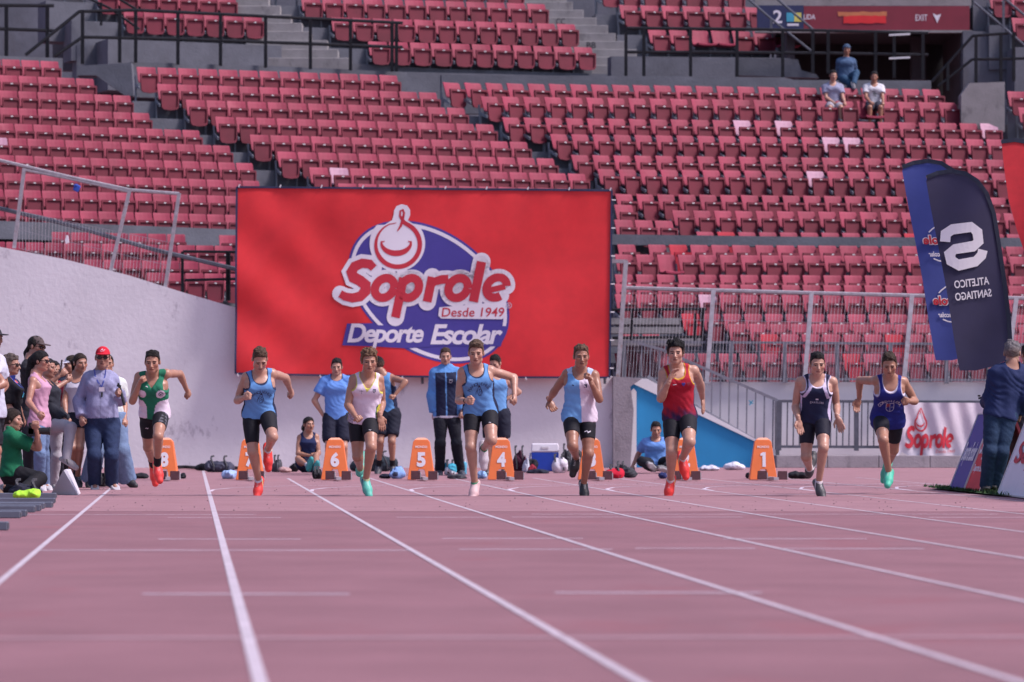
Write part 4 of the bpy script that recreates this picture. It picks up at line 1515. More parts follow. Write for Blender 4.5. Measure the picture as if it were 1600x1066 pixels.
# end walls of the walkway by the stairs
wall_poly('stair_end_wall', [(120, 103), (205, 98), (209, 150), (196, 150), (150, 118), (120, 118)], 85.6, .6, M_CONC, None, parent=ST_)
wall_poly('stair_end_wall', [(1502, 206), (1502, 148), (1515, 130), (1570, 128), (1570, 206)], 87.4, .6, M_STEP, None, parent=ST_)
wall_poly('pier', [(1505, 190), (1505, 48), (1600, 52), (1640, 52), (1640, 200)], 92.6, .5, M_CONC, None, parent=ST_)
wall_poly('pier', [(82, 110), (82, -20), (130, -20), (130, 40), (190, 52), (190, 110)], 92.2, .4, M_CONC, None, parent=ST_)
wall_poly('step_wing', [(1150, 118), (1280, 122), (1275, 116), (1252, 110), (1247, 93), (1150, 90)], 91.2, .4, M_CONC, None, parent=ST_)
# stairs in the aisles of the upper tier
def stair(px, D0, labels=()):
    for i, (x0, x1, y0, y1) in enumerate(px):
        D = D0 + .20 * i
        mb = MB()
        a, b = P(x0 - 34, y1, D), P(x1, y0, D)
        mb.hexa([(a.x, D, a.z - .25), (b.x, D, a.z - .25), (b.x, D + .9, a.z - .25), (a.x, D + .9, a.z - .25), (a.x, D, b.z), (b.x, D, b.z), (b.x, D + .9, b.z), (a.x, D + .9, b.z)])
        o = mb.build('stair_step', M_STEP, ST_, bevel=.012)
        for (k_, tx, lx0, lx1) in labels:
            if k_ == i:
                v, f = text2d(tx)
                v = fit(v, v, lx0, lx1, 0, 1)
                flat('lettering', [(v, f)], lambda x, y: P(x, y1 - .12 * (y1 - y0) - y * (y1 - y0) * .76, D - .006), M_BLACKPRINT, o)
stair([(437, 548, 90.5, 103), (424, 528, 77, 90.5), (418, 512, 63, 77), (416, 486, 49, 63), (416, 472, 36, 49), (400, 455, 23, 36), (380, 438, 9, 23), (366, 420, -5, 9), (355, 405, -19, -5)], 91.3)
stair([(938, 1024, 102, 114), (930, 1012, 89, 102), (916, 995, 77, 89), (907, 978, 64.5, 77), (900, 962, 52, 64.5), (880, 950, 39.5, 52), (867, 932, 27.5, 39.5), (862, 912, 15.5, 27.5), (850, 895, 3, 15.5), (840, 885, -10, 3)], 94.0, [(0, 'AA', 962, 977), (3, 'BB', 917, 931), (6, 'CC', 869, 883)])

# ---- exit opening with its sign
tn = empty('exit_tunnel', tuple(P(1350, 125, 93.5)), 'dark exit opening in the stand under the long sign', 'exit')
a, b, c = P(1238, 128, 93.6), P(1505, 45, 93.6), P(1505, 128, 93.6)
mb = MB()
mb.hexa([(a.x, 97.5, a.z - .5), (b.x, 97.5, a.z - .5), (b.x, 97.7, a.z - .5), (a.x, 97.7, a.z - .5), (a.x, 97.5, b.z + .4), (b.x, 97.5, b.z + .4), (b.x, 97.7, b.z + .4), (a.x, 97.7, b.z + .4)])
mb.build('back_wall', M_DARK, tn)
for x in (1236, 1507):
    q = P(x, 100, 93.6)
    mb = MB()
    mb.hexa([(q.x - .1, 93.7, a.z - .5), (q.x + .1, 93.7, a.z - .5), (q.x + .1, 97.4, a.z - .5), (q.x - .1, 97.4, a.z - .5), (q.x - .1, 93.7, b.z + .4), (q.x + .1, 93.7, b.z + .4), (q.x + .1, 97.4, b.z + .4), (q.x - .1, 97.4, b.z + .4)])
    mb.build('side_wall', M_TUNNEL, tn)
mb = MB()
mb.hexa([(a.x - .3, 93.2, b.z), (b.x + .2, 93.2, b.z), (b.x + .2, 99, b.z), (a.x - .3, 99, b.z), (a.x - .3, 93.2, b.z + .35), (b.x + .2, 93.2, b.z + .35), (b.x + .2, 99, b.z + .35), (a.x - .3, 99, b.z + .35)])
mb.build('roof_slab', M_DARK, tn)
mb = MB()
mb.hexa([P(1180, 9, 93.0), P(1518, 9, 93.0), P(1518, 9, 93.6), P(1180, 9, 93.6), P(1180, -30, 93.0), P(1518, -30, 93.0), P(1518, -30, 93.6), P(1180, -30, 93.6)])
mb.build('lintel', M_STEP, tn)
mb = MB()
q0_, q1_ = P(1425, 60, 95), P(1446, 125, 95)
mb.box(((q0_.x + q1_.x) / 2, 95.2, (q0_.z + q1_.z) / 2), (q1_.x - q0_.x, .5, q0_.z - q1_.z))
mb.build('column', M_TUNNEL, tn)
sg = empty('exit_sign', tuple(P(1350, 48, 92.9)), 'long dark red exit sign with navy end and white 2 over the dark opening', 'sign')
def panel(name, x0, x1, y0, y1, D, th, m, parent):
    mb = MB()
    a, b = P(x0, y1, D), P(x1, y0, D)
    mb.hexa([(a.x, D, a.z), (b.x, D, a.z), (b.x, D + th, a.z), (a.x, D + th, a.z), (a.x, D, b.z), (b.x, D, b.z), (b.x, D + th, b.z), (a.x, D + th, b.z)])
    return mb.build(name, m, parent)
panel('red_panel', 1256, 1515, 9.5, 47, 92.85, .1, M_REDSIGN, sg)
panel('navy_panel', 1183, 1255.6, 8.5, 45, 92.83, .12, M_NAVYSIGN, sg)
panel('sign_frame', 1180, 1519, 47.3, 51, 92.8, .2, M_STEP, sg)
def ptext(tx, x0, x1, y0, y1, D, m, parent, shear=0, off=0, name='lettering'):
    v, f = text2d(tx, shear, off)
    v = fit(v, v, x0, x1, y1, y0)
    return flat(name, [(v, f)], lambda x, y: P(x, y, D), m, parent)
ptext('2', 1208, 1222, 16, 36.5, 92.822, M_WHITE, sg, off=.02)
panel('emblem', 1229, 1240.5, 20, 34, 92.822, .004, M_CYAN, sg)
panel('emblem', 1241, 1252, 20, 34, 92.822, .004, M_YEL, sg)
panel('emblem', 1230, 1248, 37, 40.5, 92.822, .004, M_WHITE, sg)
ptext('LIDA', 1255.8, 1274, 22.5, 30.5, 92.815, M_WHITE, sg, off=.012)
ptext('EXIT', 1430.5, 1449, 23, 32.5, 92.842, M_WHITE, sg, off=.004)
flat('arrow', [polyfill([(1457.5, 21), (1464, 24), (1470.5, 22), (1464.5, 36)])], lambda x, y: P(x, y, 92.842), M_WHITE, sg)
rgg = random.Random(5)
def brush(x0, x1, y0, y1, m, D):
    up_ = [(x0 + (x1 - x0) * i / 12, y0 + rgg.uniform(-.8, .8)) for i in range(13)]
    dn_ = [(x1 - (x1 - x0) * i / 12 + rgg.uniform(-1, 1), y1 + rgg.uniform(-.8, .8)) for i in range(13)]
    flat('paint_smear', [polyfill(up_ + dn_)], lambda x, y: P(x, y, D), m, sg)
brush(1309, 1386, 18.5, 25.5, M_ORPRINT, 92.842)
brush(1318, 1384, 25, 36.5, M_RED, 92.838)

# ---- railings of the stand
def railing(label, rails, posts, D, m, w=.05, cat='railing', parent=None, alpha=0.0, pw=None, xr=None):
    """rails: lists of (px, py); posts: (px, ytop, ybot)"""
    xr = xr or rails[0][0][0]
    base, u = rowline(xr, rails[0][0][1], D, R(alpha))
    dp = lambda x: on_row(base, u, x).y
    rt = empty('railing', tuple(P(rails[0][0][0], rails[0][0][1], D)), label, cat)
    for r_ in rails:
        mb = MB()
        mb.path([P(x, y, dp(x)) for x, y in r_], w, n=6)
        mb.build('rail', m, rt)
    for (x, y0, y1, *x2) in posts:
        mb = MB()
        xb = x2[0] if x2 else x
        mb.bar(P(x, y0, dp(x)), P(xb, y1, dp(xb)), pw or w * 1.15)
        mb.build('post', m, rt)
    return rt
railing('black walkway railing with two bars in front of the upper left seats', [[(40, 86), (124, 18), (212, 16), (400, 25), (629, 36)], [(85, 88), (129, 58), (280, 61), (415, 66), (629, 74)]], [(129, 16, 100), (187, 17, 98), (212, 16, 98), (278, 19, 101), (344.6, 22, 103), (415, 26, 106), (485, 30, 108), (547.6, 33, 110), (612.5, 36, 112), (619.5, 36, 112)], 86.0, M_BLACKRAIL, .065, alpha=19)
railing('black walkway railing with two bars at the foot of the upper right seats', [[(980, 44), (1010, 44.5), (1150, 45.5), (1275, 47.5), (1450, 52)], [(980, 81.5), (1150, 82), (1300, 83.5), (1450, 86)]], [(978, 49, 119), (1006, 44, 119), (1079, 45, 119.5), (1151.6, 46, 120), (1223, 47, 121), (1270, 47.5, 115), (1294, 48.5, 115), (1368, 50, 118), (1397, 51, 122), (1442, 52, 124)], 90.4, M_BLACKRAIL, .065, alpha=7)
railing('black railing at the dark recess in the top left corner', [[(-30, 8), (84, 9)], [(-30, 44), (84, 48)]], [(10, 8, 90), (74, 9, 90)], 86.2, M_BLACKRAIL, .07, alpha=20)
railing('thin pale handrail rising beside the stairs at the exit', [[(1165, -5), (1205, 30), (1270, 82)], [(1210, -5), (1270, 46)]], [(1205, 30, 50)], 91.6, M_GREYRAIL, .05)
railing('black handrail of the stairs right of the exit', [[(1456, 128), (1520, 56), (1575, 52)], [(1466, 135), (1519, 93), (1620, 91)]], [(1481, 100, 142), (1525, 55, 130), (1564, 52, 127), (1584, 52, 127)], 89.6, M_BLACKRAIL, .06)
railing('grey handrail in the top right corner', [[(1522, 4), (1565, 40), (1620, 88)], [(1567, -4), (1620, 40)]], [(1568, 0, 55)], 91.2, M_GREYRAIL, .05)
railing('diagonal black stair rail among the upper left seats', [[(130, -6), (170, 12), (218, 46)], [(178, -6), (212, 14)]], [(158, 4, 40)], 90.2, M_BLACKRAIL, .05)
# two pale strips on the tunnel rail
for y in (54, 90.5):
    mb = MB()
    mb.bar(P(1389, y + 1, 91.0), P(1422, y - .6, 91.0), .045, .045)
    tag(mb.build('reflective_strip', M_TAG), 'pale reflective strip on the %s bar in the dark exit' % ('upper' if y < 60 else 'lower'), 'strip', 'pale strips at the exit')

# ================================================================== wire fence and lower railings
def wire_panel(mb, q, nv_, nh_, r):
    """q: four corners bl, br, tr, tl"""
    for i in range(nv_ + 1):
        t = i / nv_
        mb.bar(q[0].lerp(q[1], t), q[3].lerp(q[2], t), r, r, n=3)
    for i in range(nh_ + 1):
        t = i / nh_
        mb.bar(q[0].lerp(q[3], t), q[1].lerp(q[2], t), r, r, n=3)
DF = DW + 2.0
fc = empty('wire_fence', tuple(P(1300, 597, DF)), 'tall wire mesh fence with leaning steel posts in front of the lower right seats', 'fence')
fp = [(965, 598, 978, 408), (1104, 600, 1115, 452), (1257, 600, 1268, 457), (1412, 600, 1425, 461), (1572, 600, 1588, 466), (1690, 600, 1705, 469)]
for x0, y0, x1, y1 in fp:
    mb = MB()
    mb.bar(P(x0, y0, DF - .1), P(x1, y1, DF + .2), .085, .07)
    mb.build('post', M_GALV, fc)
mb = MB()
mb.bar(P(955, 408, DF + .2), P(980, 409, DF + .2), .07)
mb.path([P(978, 450, DF + .2), P(1268, 458, DF + .2), P(1588, 466, DF + .2), P(1705, 469, DF + .2)], .065, n=6)
mb.build('top_rail', M_GALV, fc)
for a, b in zip(fp[:-1], fp[1:]):
    mb = MB()
    wire_panel(mb, [P(a[0] + 1, 597, DF - .05), P(b[0] - 1, 597, DF - .05), P(b[2] - 1, b[3], DF + .2), P(a[2] + 1, 450 if a[0] < 1000 else a[3], DF + .2)], int((b[0] - a[0]) / 5.2), 3, .0042)
    tag(mb.build('mesh_panel', M_WIRE, fc), kind='stuff')
def bar_railing(label, top, bot, posts, D, m, step, w=.045, bw=.016, name='railing'):
    rt = empty(name, tuple(P(*bot[0], D)), label, 'railing')
    for r_ in (top, bot):
        mb = MB()
        mb.path([P(x, y, D) for x, y in r_], w, n=4)
        mb.build('rail', m, rt)
    yi = lambda r_, x: float(np.interp(x, [p[0] for p in r_], [p[1] for p in r_]))
    for x in posts:
        mb = MB()
        mb.bar(P(x, yi(top, x), D), P(x, yi(bot, x) + 6, D), w * 1.7, w * 1.4)
        mb.build('post', m, rt)
    xa, xb = top[0][0], top[-1][0]
    n = int((xb - xa) / step)
    xsb = [xa + (xb - xa) * (i + .5) / n for i in range(n)]
    if step >= 9:
        for x in xsb:
            mb = MB()
            mb.bar(P(x, yi(top, x), D), P(x - 1.0, yi(bot, x), D), bw, bw)
            mb.build('bar', m, rt)
    else:
        mb = MB()
        for x in xsb:
            mb.bar(P(x, yi(top, x), D), P(x, yi(bot, x), D), bw, bw)
        tag(mb.build('bars', m, rt), kind='stuff')
    return rt
bar_railing('low grey railing of close thin bars on top of the white wall', [(972, 534), (1700, 539)], [(972, 591), (1700, 595)], [975, 1142, 1226, 1308, 1391, 1479, 1560], DF + .1, M_RAIL2, 4.1, .045, .008)
bar_railing('sloping grey handrail with spaced bars above the blue ramp wall', [(996, 536), (1033, 546), (1215, 626)], [(1012, 588), (1040, 607), (1212, 706)], [1214], DW + .55, M_RAIL2, 13.5, .05, .026)
bar_railing('grey barred railing standing on the low kerb at right', [(1216, 627), (1700, 629)], [(1216, 698), (1700, 700)], [1217, 1338, 1460, 1580], DW + .3, M_GREYRAIL, 9.6, .05, .024)
# blue ribbon on the ramp rail
mb = MB()
for dx, dy in [(-3, -3), (3, 2), (-2, 4), (3, -3)]:
    mb.bar(P(1173.5, 629, DW + .5), P(1173.5 + dx, 629 + dy, DW + .48), .028, .012)
tag(mb.build('ribbon', M_CYAN), 'small blue ribbon tied to a bar of the sloping ramp railing', 'ribbon')
# black tubular gate behind the fence
railing('low black tube barrier behind the leaning fence post', [[(957, 484), (1104, 483)], [(957, 528), (1110, 526)]], [(987, 484, 536), (1098, 484, 540), (1086, 490, 535)], DF + 1.3, M_BLACKRAIL, .05)
for i, (x0, x1, y0, y1) in enumerate([(955, 1062, 497, 507), (955, 1066, 511, 521), (955, 1100, 528, 540)]):
    panel('stair_step', x0, x1, y0, y1, 75.3 - .3 * i, .8, M_STEP, ST_)
# left fence on the white wall
railing('leaning steel fence frame along the sloping top of the white wall', [[(-20, 246), (110, 277), (203, 297), (280, 303)], [(37, 265), (110, 279), (200, 299)]], [(38, 263, 388, 22), (203, 296, 427, 172), (280, 302, 456, 257)], DW + .15, M_GALV, .055, 'fence')
railing('dark handrail running down above the white wall', [[(-20, 321), (110, 352), (240, 390), (370, 421)]], [(-15, 322, 380)], DW + .3, M_GREYRAIL, .07)
railing('small black barrier left of the red banner', [[(286, 393), (368, 394)], [(288, 438), (368, 436)]], [(285, 393, 462), (355, 394, 470), (358, 394, 470)], DW + .4, M_BLACKRAIL, .045)
mb = MB()
wire_panel(mb, [P(30, 388, DW + .1), P(262, 452, DW + .1), P(270, 380, DW + .15), P(30, 330, DW + .15)], 46, 2, .0038)
wf = mb.build('wire_mesh', M_WIRE)
tag(wf, 'loose wire mesh hung under the dark handrail above the white wall', 'mesh')
mb = MB()
mb.box(P(120, 294, DW + .1), (.11, .05, .13), M=Matrix.Rotation(.5, 3, 'Y'))
mb.box(P(118, 290, DW + .08), (.07, .06, .05), M=Matrix.Rotation(-.4, 3, 'Y'))
tag(mb.build('rag', mat('rag_blue', (.02, .07, .40), amt=.2), bevel=.02), 'scrap of bright blue plastic caught on the left fence', 'rag')
mb = MB()
mb.prism([P(104, 367, DW + .05), P(106, 368, DW + .05), P(108, 379, DW + .05), P(103, 381, DW + .05), P(101.5, 376, DW + .05)], (0, .04, 0))
tag(mb.build('scrap', M_WHITE), 'torn white scrap caught in the wire above the white wall', 'scrap')
# ================================================================== big red banner
DB = DW - .28
bn = empty('banner', tuple(P(660, 588, DB)), 'big red banner with drop logo and white lettering hung over the white wall', 'banner')
BC = [(368.5, 584), (952.5, 590), (956, 298), (370, 292.5)]          # bl, br, tr, tl in the photo
BW_ = [P(x, y, DB) for x, y in BC]
def bwave(u, v):
    w = .012 * math.sin(u * 17 + v * 3.1) * (1 - v) ** 1.5 + .010 * math.sin(11 * u - 9 * v + 1) + .018 * math.exp(-((u - .16 - .25 * (1 - v)) / .06) ** 2) * math.sin(v * 7)
    w += .016 * math.sin((u * .9 + v * .55) * 26) * max(0, 1 - u * 2.4) * (1 - abs(v - .35))
    w += .006 * math.sin(u * 57 + 2 * math.sin(v * 4)) * (max(0, v - .8) * 4)
    return w
def bpt(u, v, off=0.0):
    p = BW_[0] * (1 - u) * (1 - v) + BW_[1] * u * (1 - v) + BW_[2] * u * v + BW_[3] * (1 - u) * v
    return p + Vector((0, -2.2 * bwave(u, v) - .055 * max(0, 1 - u * 1.9) * (abs(math.sin((u * 1.25 + (1 - v) * .55) * 15)) ** 4) * (.3 + .7 * (1 - v)) - off, -.018 * math.sin(math.pi * u) * (1 - v)))
nu, nv_ = 150, 76
v, f = [], []
for j in range(nv_ + 1):
    for i in range(nu + 1):
        v.append(bpt(i / nu, j / nv_))
for j in range(nv_):
    for i in range(nu):
        a = j * (nu + 1) + i
        f.append((a, a + 1, a + nu + 2, a + nu + 1))
mb = MB(); mb.add(v, f)
sheet_o = mb.build('banner_sheet', M_RED, bn, smooth=True)
def bpx(px, py, off):
    """photo pixel on the banner face"""
    u = (px - 369) / (955 - 369)
    t = 292.5 + 5.5 * u
    b = 584 + 6 * u
    return bpt(u, (b - py) / (b - t), off)
def cpx(cx, cy):                                   # coordinates read in an enlarged view of the banner
    return 360 + cx / 2.6667, 280 + cy / 2.6667
def subdiv_flat(shapes, maxl):
    bm = bmesh.new()
    for v, f in shapes:
        vs_ = [bm.verts.new((p[0], p[1], 0)) for p in v]
        for q in f:
            try: bm.faces.new([vs_[i] for i in q])
            except ValueError: pass
    bmesh.ops.triangulate(bm, faces=bm.faces)
    for _ in range(5):
        es = [e for e in bm.edges if e.calc_length() > maxl]
        if not es: break
        bmesh.ops.subdivide_edges(bm, edges=es, cuts=1)
        bmesh.ops.triangulate(bm, faces=bm.faces)
    bm.verts.index_update()
    out = (np.array([[q.co.x, q.co.y] for q in bm.verts]), [tuple(q.index for q in fc_.verts) for fc_ in bm.faces])
    bm.free()
    return [out]
def bprint(name, shapes, off, m):
    return flat(name, subdiv_flat(shapes, 24), lambda x, y: bpx(*cpx(x, y), off * .62), m, bn)
def flip(v):
    return np.stack([v[:, 0], -v[:, 1]], 1)
def crop_text(body, x0, x1, yb, yt, shear=0, off=0, outline=None, space=1.0):
    """text placed in enlarged-view coordinates: yb lower, yt upper; returns (main, outline) shapes"""
    v0, f0 = text2d(body, shear, off, space)
    lo, hi = v0.min(0), v0.max(0)
    T_ = lambda v: np.stack([x0 + (v[:, 0] - lo[0]) / (hi[0] - lo[0]) * (x1 - x0), yb + (v[:, 1] - lo[1]) / (hi[1] - lo[1]) * (yt - yb)], 1)
    out = [(T_(v0), f0)]
    if outline:
        v1, f1 = text2d(body, shear, off + outline, space)
        out.append((T_(v1), f1))
    return out
# layered print: oval, ring, drop, letters
EC, EA, EB_, ER = (828, 468), 372, 252, R(35)
bprint('oval', [polyfill(ellipse_pts(EC[0], EC[1], EA, EB_, ER, 72))], .006, M_PURP)
ring_o = ellipse_pts(EC[0], EC[1], EA - 10, EB_ - 10, ER, 72)
ring_i = ellipse_pts(EC[0], EC[1], EA - 25, EB_ - 25, ER, 72)
bprint('ring', [(np.array(ring_o + ring_i), [(i, (i + 1) % 72, 72 + (i + 1) % 72, 72 + i) for i in range(72)])], .010, M_WHITE)
def thick_outline(shapes_fn): return shapes_fn
# white drop with a knob at its tip
drop = []
for i in range(41):
    a = R(-212 + 244 * i / 40)
    drop.append((695 + 116 * math.cos(a), 268 - 116 * math.sin(a)))
drop = [(738, 172), (747, 150), (747, 128), (735, 110), (712, 104), (690, 112), (680, 130), (678, 150), (672, 170), (640, 190)] + [(695 + 116 * math.cos(R(a)), 268 - 116 * math.sin(R(a))) for a in range(138, 402, 8)] + [(775, 195)]
bprint('drop_ground', [polyfill(drop)], .017, M_WHITE)
rim = []
pts = [(690, 182)] + [(697 - 92 * math.sin(R(a)) * (1 - .0 * a), 272 - 92 * math.cos(R(a))) for a in range(22, 330, 8)] + [(722, 180), (705, 152), (706, 132), (716, 128), (722, 140), (716, 170), (708, 196), (694, 216)]
ws = [3] + [4 + 15 * min(1, max(0, (a - 22) / 110)) for a in range(22, 330, 8)] + [17, 9, 7, 7, 8, 11, 10, 4]
bprint('drop_outline', [ribbon(pts, ws)], .023, M_RED2)
sm = [(690 + 62 * math.sin(R(a)), 262 + 46 * math.cos(R(a))) for a in range(-96, 97, 8)]
bprint('smile', [ribbon(sm, [4 + 20 * math.cos(R(a * .9)) for a in range(-96, 97, 8)]), ribbon([(626, 262), (642, 258)], 5), ribbon([(740, 258), (752, 262)], 5)], .023, M_RED2)
# hand-drawn letters of the word mark, slanted humanist strokes
def arc(cx, cy, rx, ry, a0, a1, n=18):
    return [(cx + rx * math.cos(R(a0 + (a1 - a0) * i / n)), cy - ry * math.sin(R(a0 + (a1 - a0) * i / n))) for i in range(n + 1)]
SL = .18
def slant(pts, yb=505):
    return [(x + (yb - y) * SL, y) for x, y in pts]
def wordmark(w):
    """strokes of 'Soprole' in enlarged-view coordinates, w scales the stroke width"""
    o = []
    def st(p, ws): o.append((slant(p), ws))
    sS = [(548, 370), (530, 353), (500, 349), (474, 362), (466, 386), (478, 408), (506, 422), (530, 440), (534, 466), (518, 488), (490, 494), (462, 488), (440, 476)]
    st(sS, [32, 36, 38, 40, 42, 44, 44, 44, 42, 40, 38, 35, 31])
    st(arc(604, 452, 36, 41, 0, 360, 28), [35] * 29)
    st([(668, 410), (668, 574)], [37, 37])
    st(arc(700, 452, 34, 41, 190, -170, 28), [35] * 29)
    st([(776, 406), (776, 509)], [37, 37])
    st([(776, 445), (786, 426), (802, 416), (824, 416)], [28, 32, 36, 38])
    st(arc(868, 452, 36, 41, 0, 360, 28), [35] * 29)
    st([(940, 343), (940, 509)], [39, 39])
    st(arc(1024, 450, 38, 42, 8, 305, 26) , [34] * 20 + [35] * 7)
    st([(992, 462), (1020, 456), (1056, 446)], [24, 24, 24])
    return o
def xfit(x):                                       # the hand-drawn width stretched to that of the photo
    k_ = 452 + (x - 440) * (1168 - 452) / (1090 - 440)
    return k_ + (16 if 815 < x < 921 else 12 if x >= 921 and x < 970 else 4 if x >= 970 else 0)
WM = [([(xfit(x), y) for x, y in p], ws) for p, ws in wordmark(1)]
def dense(p, ws, step=9):
    P_, W_ = [], []
    for (a, wa), (b, wb) in zip(zip(p[:-1], ws[:-1]), zip(p[1:], ws[1:])):
        n = max(1, int(math.hypot(b[0] - a[0], b[1] - a[1]) / step))
        for i in range(n):
            P_.append((a[0] + (b[0] - a[0]) * i / n, a[1] + (b[1] - a[1]) * i / n))
            W_.append(wa + (wb - wa) * i / n)
    return P_ + [p[-1]], W_ + [ws[-1]]
def wm_shapes(extra):
    """letters; with extra > 0 their outline, rounded by discs along every stroke"""
    out = []
    for p, ws in WM:
        if not extra:
            out.append(ribbon(p, ws))
        else:
            q, w = dense(p, ws, 14)
            for (x, y), w_ in zip(q, w):
                r_ = (w_ + extra) / 2
                out.append(polyfill(ellipse_pts(x, y, r_, r_, 0, 16)))
            out.append(ribbon(p, [w_ + extra for w_ in ws]))
    return out
bprint('wordmark_outline', wm_shapes(36), .0185, M_WHITE)
bprint('wordmark', wm_shapes(0), .0245, M_RED2)
a_, = crop_text('Desde 1949', 882, 1144, 571, 533, .12, .008)
bprint('label_ground', [polyfill([(872, 532), (1150, 508), (1156, 530), (1148, 572), (1135, 582), (880, 578), (868, 566)])], .0195, M_WHITE)
bprint('lettering', [a_], .0255, M_RED2)
bprint('registered_mark', [ribbon(arc(1163, 525, 11, 11, 0, 360, 20), 2.6)] + crop_text('R', 1158, 1169, 531, 519, 0, .01), .0255, M_GREYPRINT)
plate = [(488, 600), (606, 598), (606, 606), (812, 612), (820, 600), (1050, 608), (1052, 600), (1158, 612), (1130, 695), (905, 690), (740, 702), (590, 694), (468, 690)]
bprint('plate', [polyfill(plate)], .014, M_PURP)
de = crop_text('Deporte', 489, 808, 702, 600, .24, .028, None, .88)
es = crop_text('Escolar', 836, 1138, 686, 602, .24, .028, None, .88)
bold = lambda sh, dx: [(v + np.array([x_, 0]), f) for v, f in sh for x_ in (-dx, 0, dx)]
for k_, dx in enumerate((0.0,)):
    bprint('lettering', [(v + np.array([dx, 0]), f) for v, f in de + es], .0195 + .001 * k_, M_WHITE)
# hem, ropes and eyelets
mb = MB()
for a, b in ((3, 2), (2, 1), (1, 0), (0, 3)):
    n = 40
    cs = {0: (0, 0), 1: (1, 0), 2: (1, 1), 3: (0, 1)}
    pts = [bpt(cs[a][0] + (cs[b][0] - cs[a][0]) * i / n, cs[a][1] + (cs[b][1] - cs[a][1]) * i / n, .004) for i in range(n + 1)]
    mb.path(pts, .035, n=4)
mb.build('hem', M_NAVYPRINT, bn)
for i in range(10):
    for v_ in (0, 1):
        mb = MB()
        q = bpt(.005 + .99 * i / 9, v_, .03)
        mb.bar(q, q + Vector((.02, .0, .05 if v_ else -.05)), .022)
        mb.build('tie', M_TAG, bn)
for j in range(7):
    mb = MB()
    q = bpt(1, .05 + .9 * j / 6, .02)
    mb.bar(q, q + Vector((.07, .02, .0)), .02)
    mb.build('tie', M_TAG, bn)
for px in (385, 520, 660, 800, 945):               # the posts that carry it
    mb = MB()
    mb.bar(P(px, 600, DB + .16), P(px, 296, DB + .16), .05)
    mb.build('post', M_GREYRAIL, bn)
mb = MB()
mb.bar(P(370, 293, DB + .12), P(957, 298, DB + .12), .05)
mb.build('top_rail', M_GREYRAIL, bn)

# ================================================================== small white banner on the right railing
DS = DW + .12
wb = empty('banner', tuple(P(1460, 715, DS)), 'small white cloth banner with red drop logo tied to the grey railing', 'banner')
def spt(px, py, off=0.0):
    p = P(px, py, DS)
    return p + Vector((0, -.03 * math.sin(px * .09 + py * .03) - .016 * math.sin(px * .23 - py * .06) - off, 0))
top_, botm = (lambda x: 629 + (x - 1385) * .004), (lambda x: np.interp(x, [1385, 1394, 1402, 1412, 1424, 1560], [700, 716, 718, 706, 713, 717]))
v, f = [], []
nx, ny = 70, 24
for j in range(ny + 1):
    for i in range(nx + 1):
        x = 1386 + (1556 - 1386) * i / nx
        x2 = x - 3 * (1 - j / ny) + (2 if i < 4 else 0) * (j / ny)
        v.append(spt(x2, botm(x) + (top_(x) - botm(x)) * j / ny))
for j in range(ny):
    for i in range(nx):
        a = j * (nx + 1) + i
        f.append((a, a + 1, a + nx + 2, a + nx + 1))
mb = MB(); mb.add(v, f)
mb.build('banner_sheet', mat('white_banner_cloth', (.62, .56, .62), rough=.8, scale=3, amt=.06, bump=.2, bscale=20), wb, smooth=True)
def logo_small(shapes, to, name, parent, off, m):
    return flat(name, subdiv_flat(shapes, 60), to, m, parent)
sx = lambda x, y: spt(1413.5 + (x - 452) * (1490 - 1413.5) / (1168 - 452), 699.5 + (y - 505) * (699.5 - 668) / (505 - 345), .022)
logo_small(wm_shapes(0), sx, 'wordmark', wb, 0, M_RED2)
sd_ = lambda x, y: spt(1438.5 + (x - 695) * .098, 661.5 + (y - 268) * .115, .022)
logo_small([ribbon([(692, 60), (650, 150)] + [(697 - 92 * math.sin(R(a)), 272 - 100 * math.cos(R(a))) for a in range(42, 320, 10)] + [(742, 150), (705, 60), (694, 90), (700, 140)], [10] + [14] + [24] * 28 + [20, 12, 10, 8])], sd_, 'drop_outline', wb, 0, M_RED2)
logo_small([ribbon(sm, [8 + 16 * math.cos(R(a * .9)) for a in range(-96, 97, 8)])], sd_, 'smile', wb, 0, M_RED2)
v_, f_ = text2d('Desde 1949', .12)
flat('lettering', [(fit(v_, v_, 1462, 1492, 708, 703), f_)], lambda x, y: spt(x, y, .022), M_RED2, wb)

# ================================================================== feather flags
def feather(label, outline, pole, D, m, dx=0, dy=0, prints=(), cat='flag'):
    rt = empty('feather_flag', tuple(G(pole[-1][0] + dx, gy(D))), label, cat)
    def to(px, py, off=0.0):
        p = P(px + dx, py + dy, D)
        return p + Vector((0, .05 * math.sin(px * .045 + py * .016) - off, 0))
    vs_ = subdiv_flat([polyfill(outline)], 14)
    flat('flag_cloth', vs_, lambda x, y: to(x, y), m, rt)
    for o in rt.children: o.data.polygons.foreach_set('use_smooth', [True] * len(o.data.polygons))
    v, f = ribbon([p for p in pole[:-1]], 6.5)
    flat('sleeve', subdiv_flat([(v, f)], 20), lambda x, y: to(x, y, .012), M_FLAGRIM, rt)
    mb = MB()
    mb.path([to(x, y) + Vector((0, .02, 0)) for x, y in pole[:-1]] + [G(pole[-1][0] + dx, gy(D))], .032, n=6)
    mb.build('pole', M_GREYRAIL, rt)
    mb = MB()
    b = G(pole[-1][0] + dx, gy(D))
    mb.bar(b + Vector((-.35, -.1, .02)), b + Vector((.35, .1, .02)), .05, .03)
    mb.bar(b + Vector((-.1, .35, .02)), b + Vector((.1, -.35, .02)), .05, .03)
    mb.build('base', M_GREYRAIL, rt)
    return rt, to
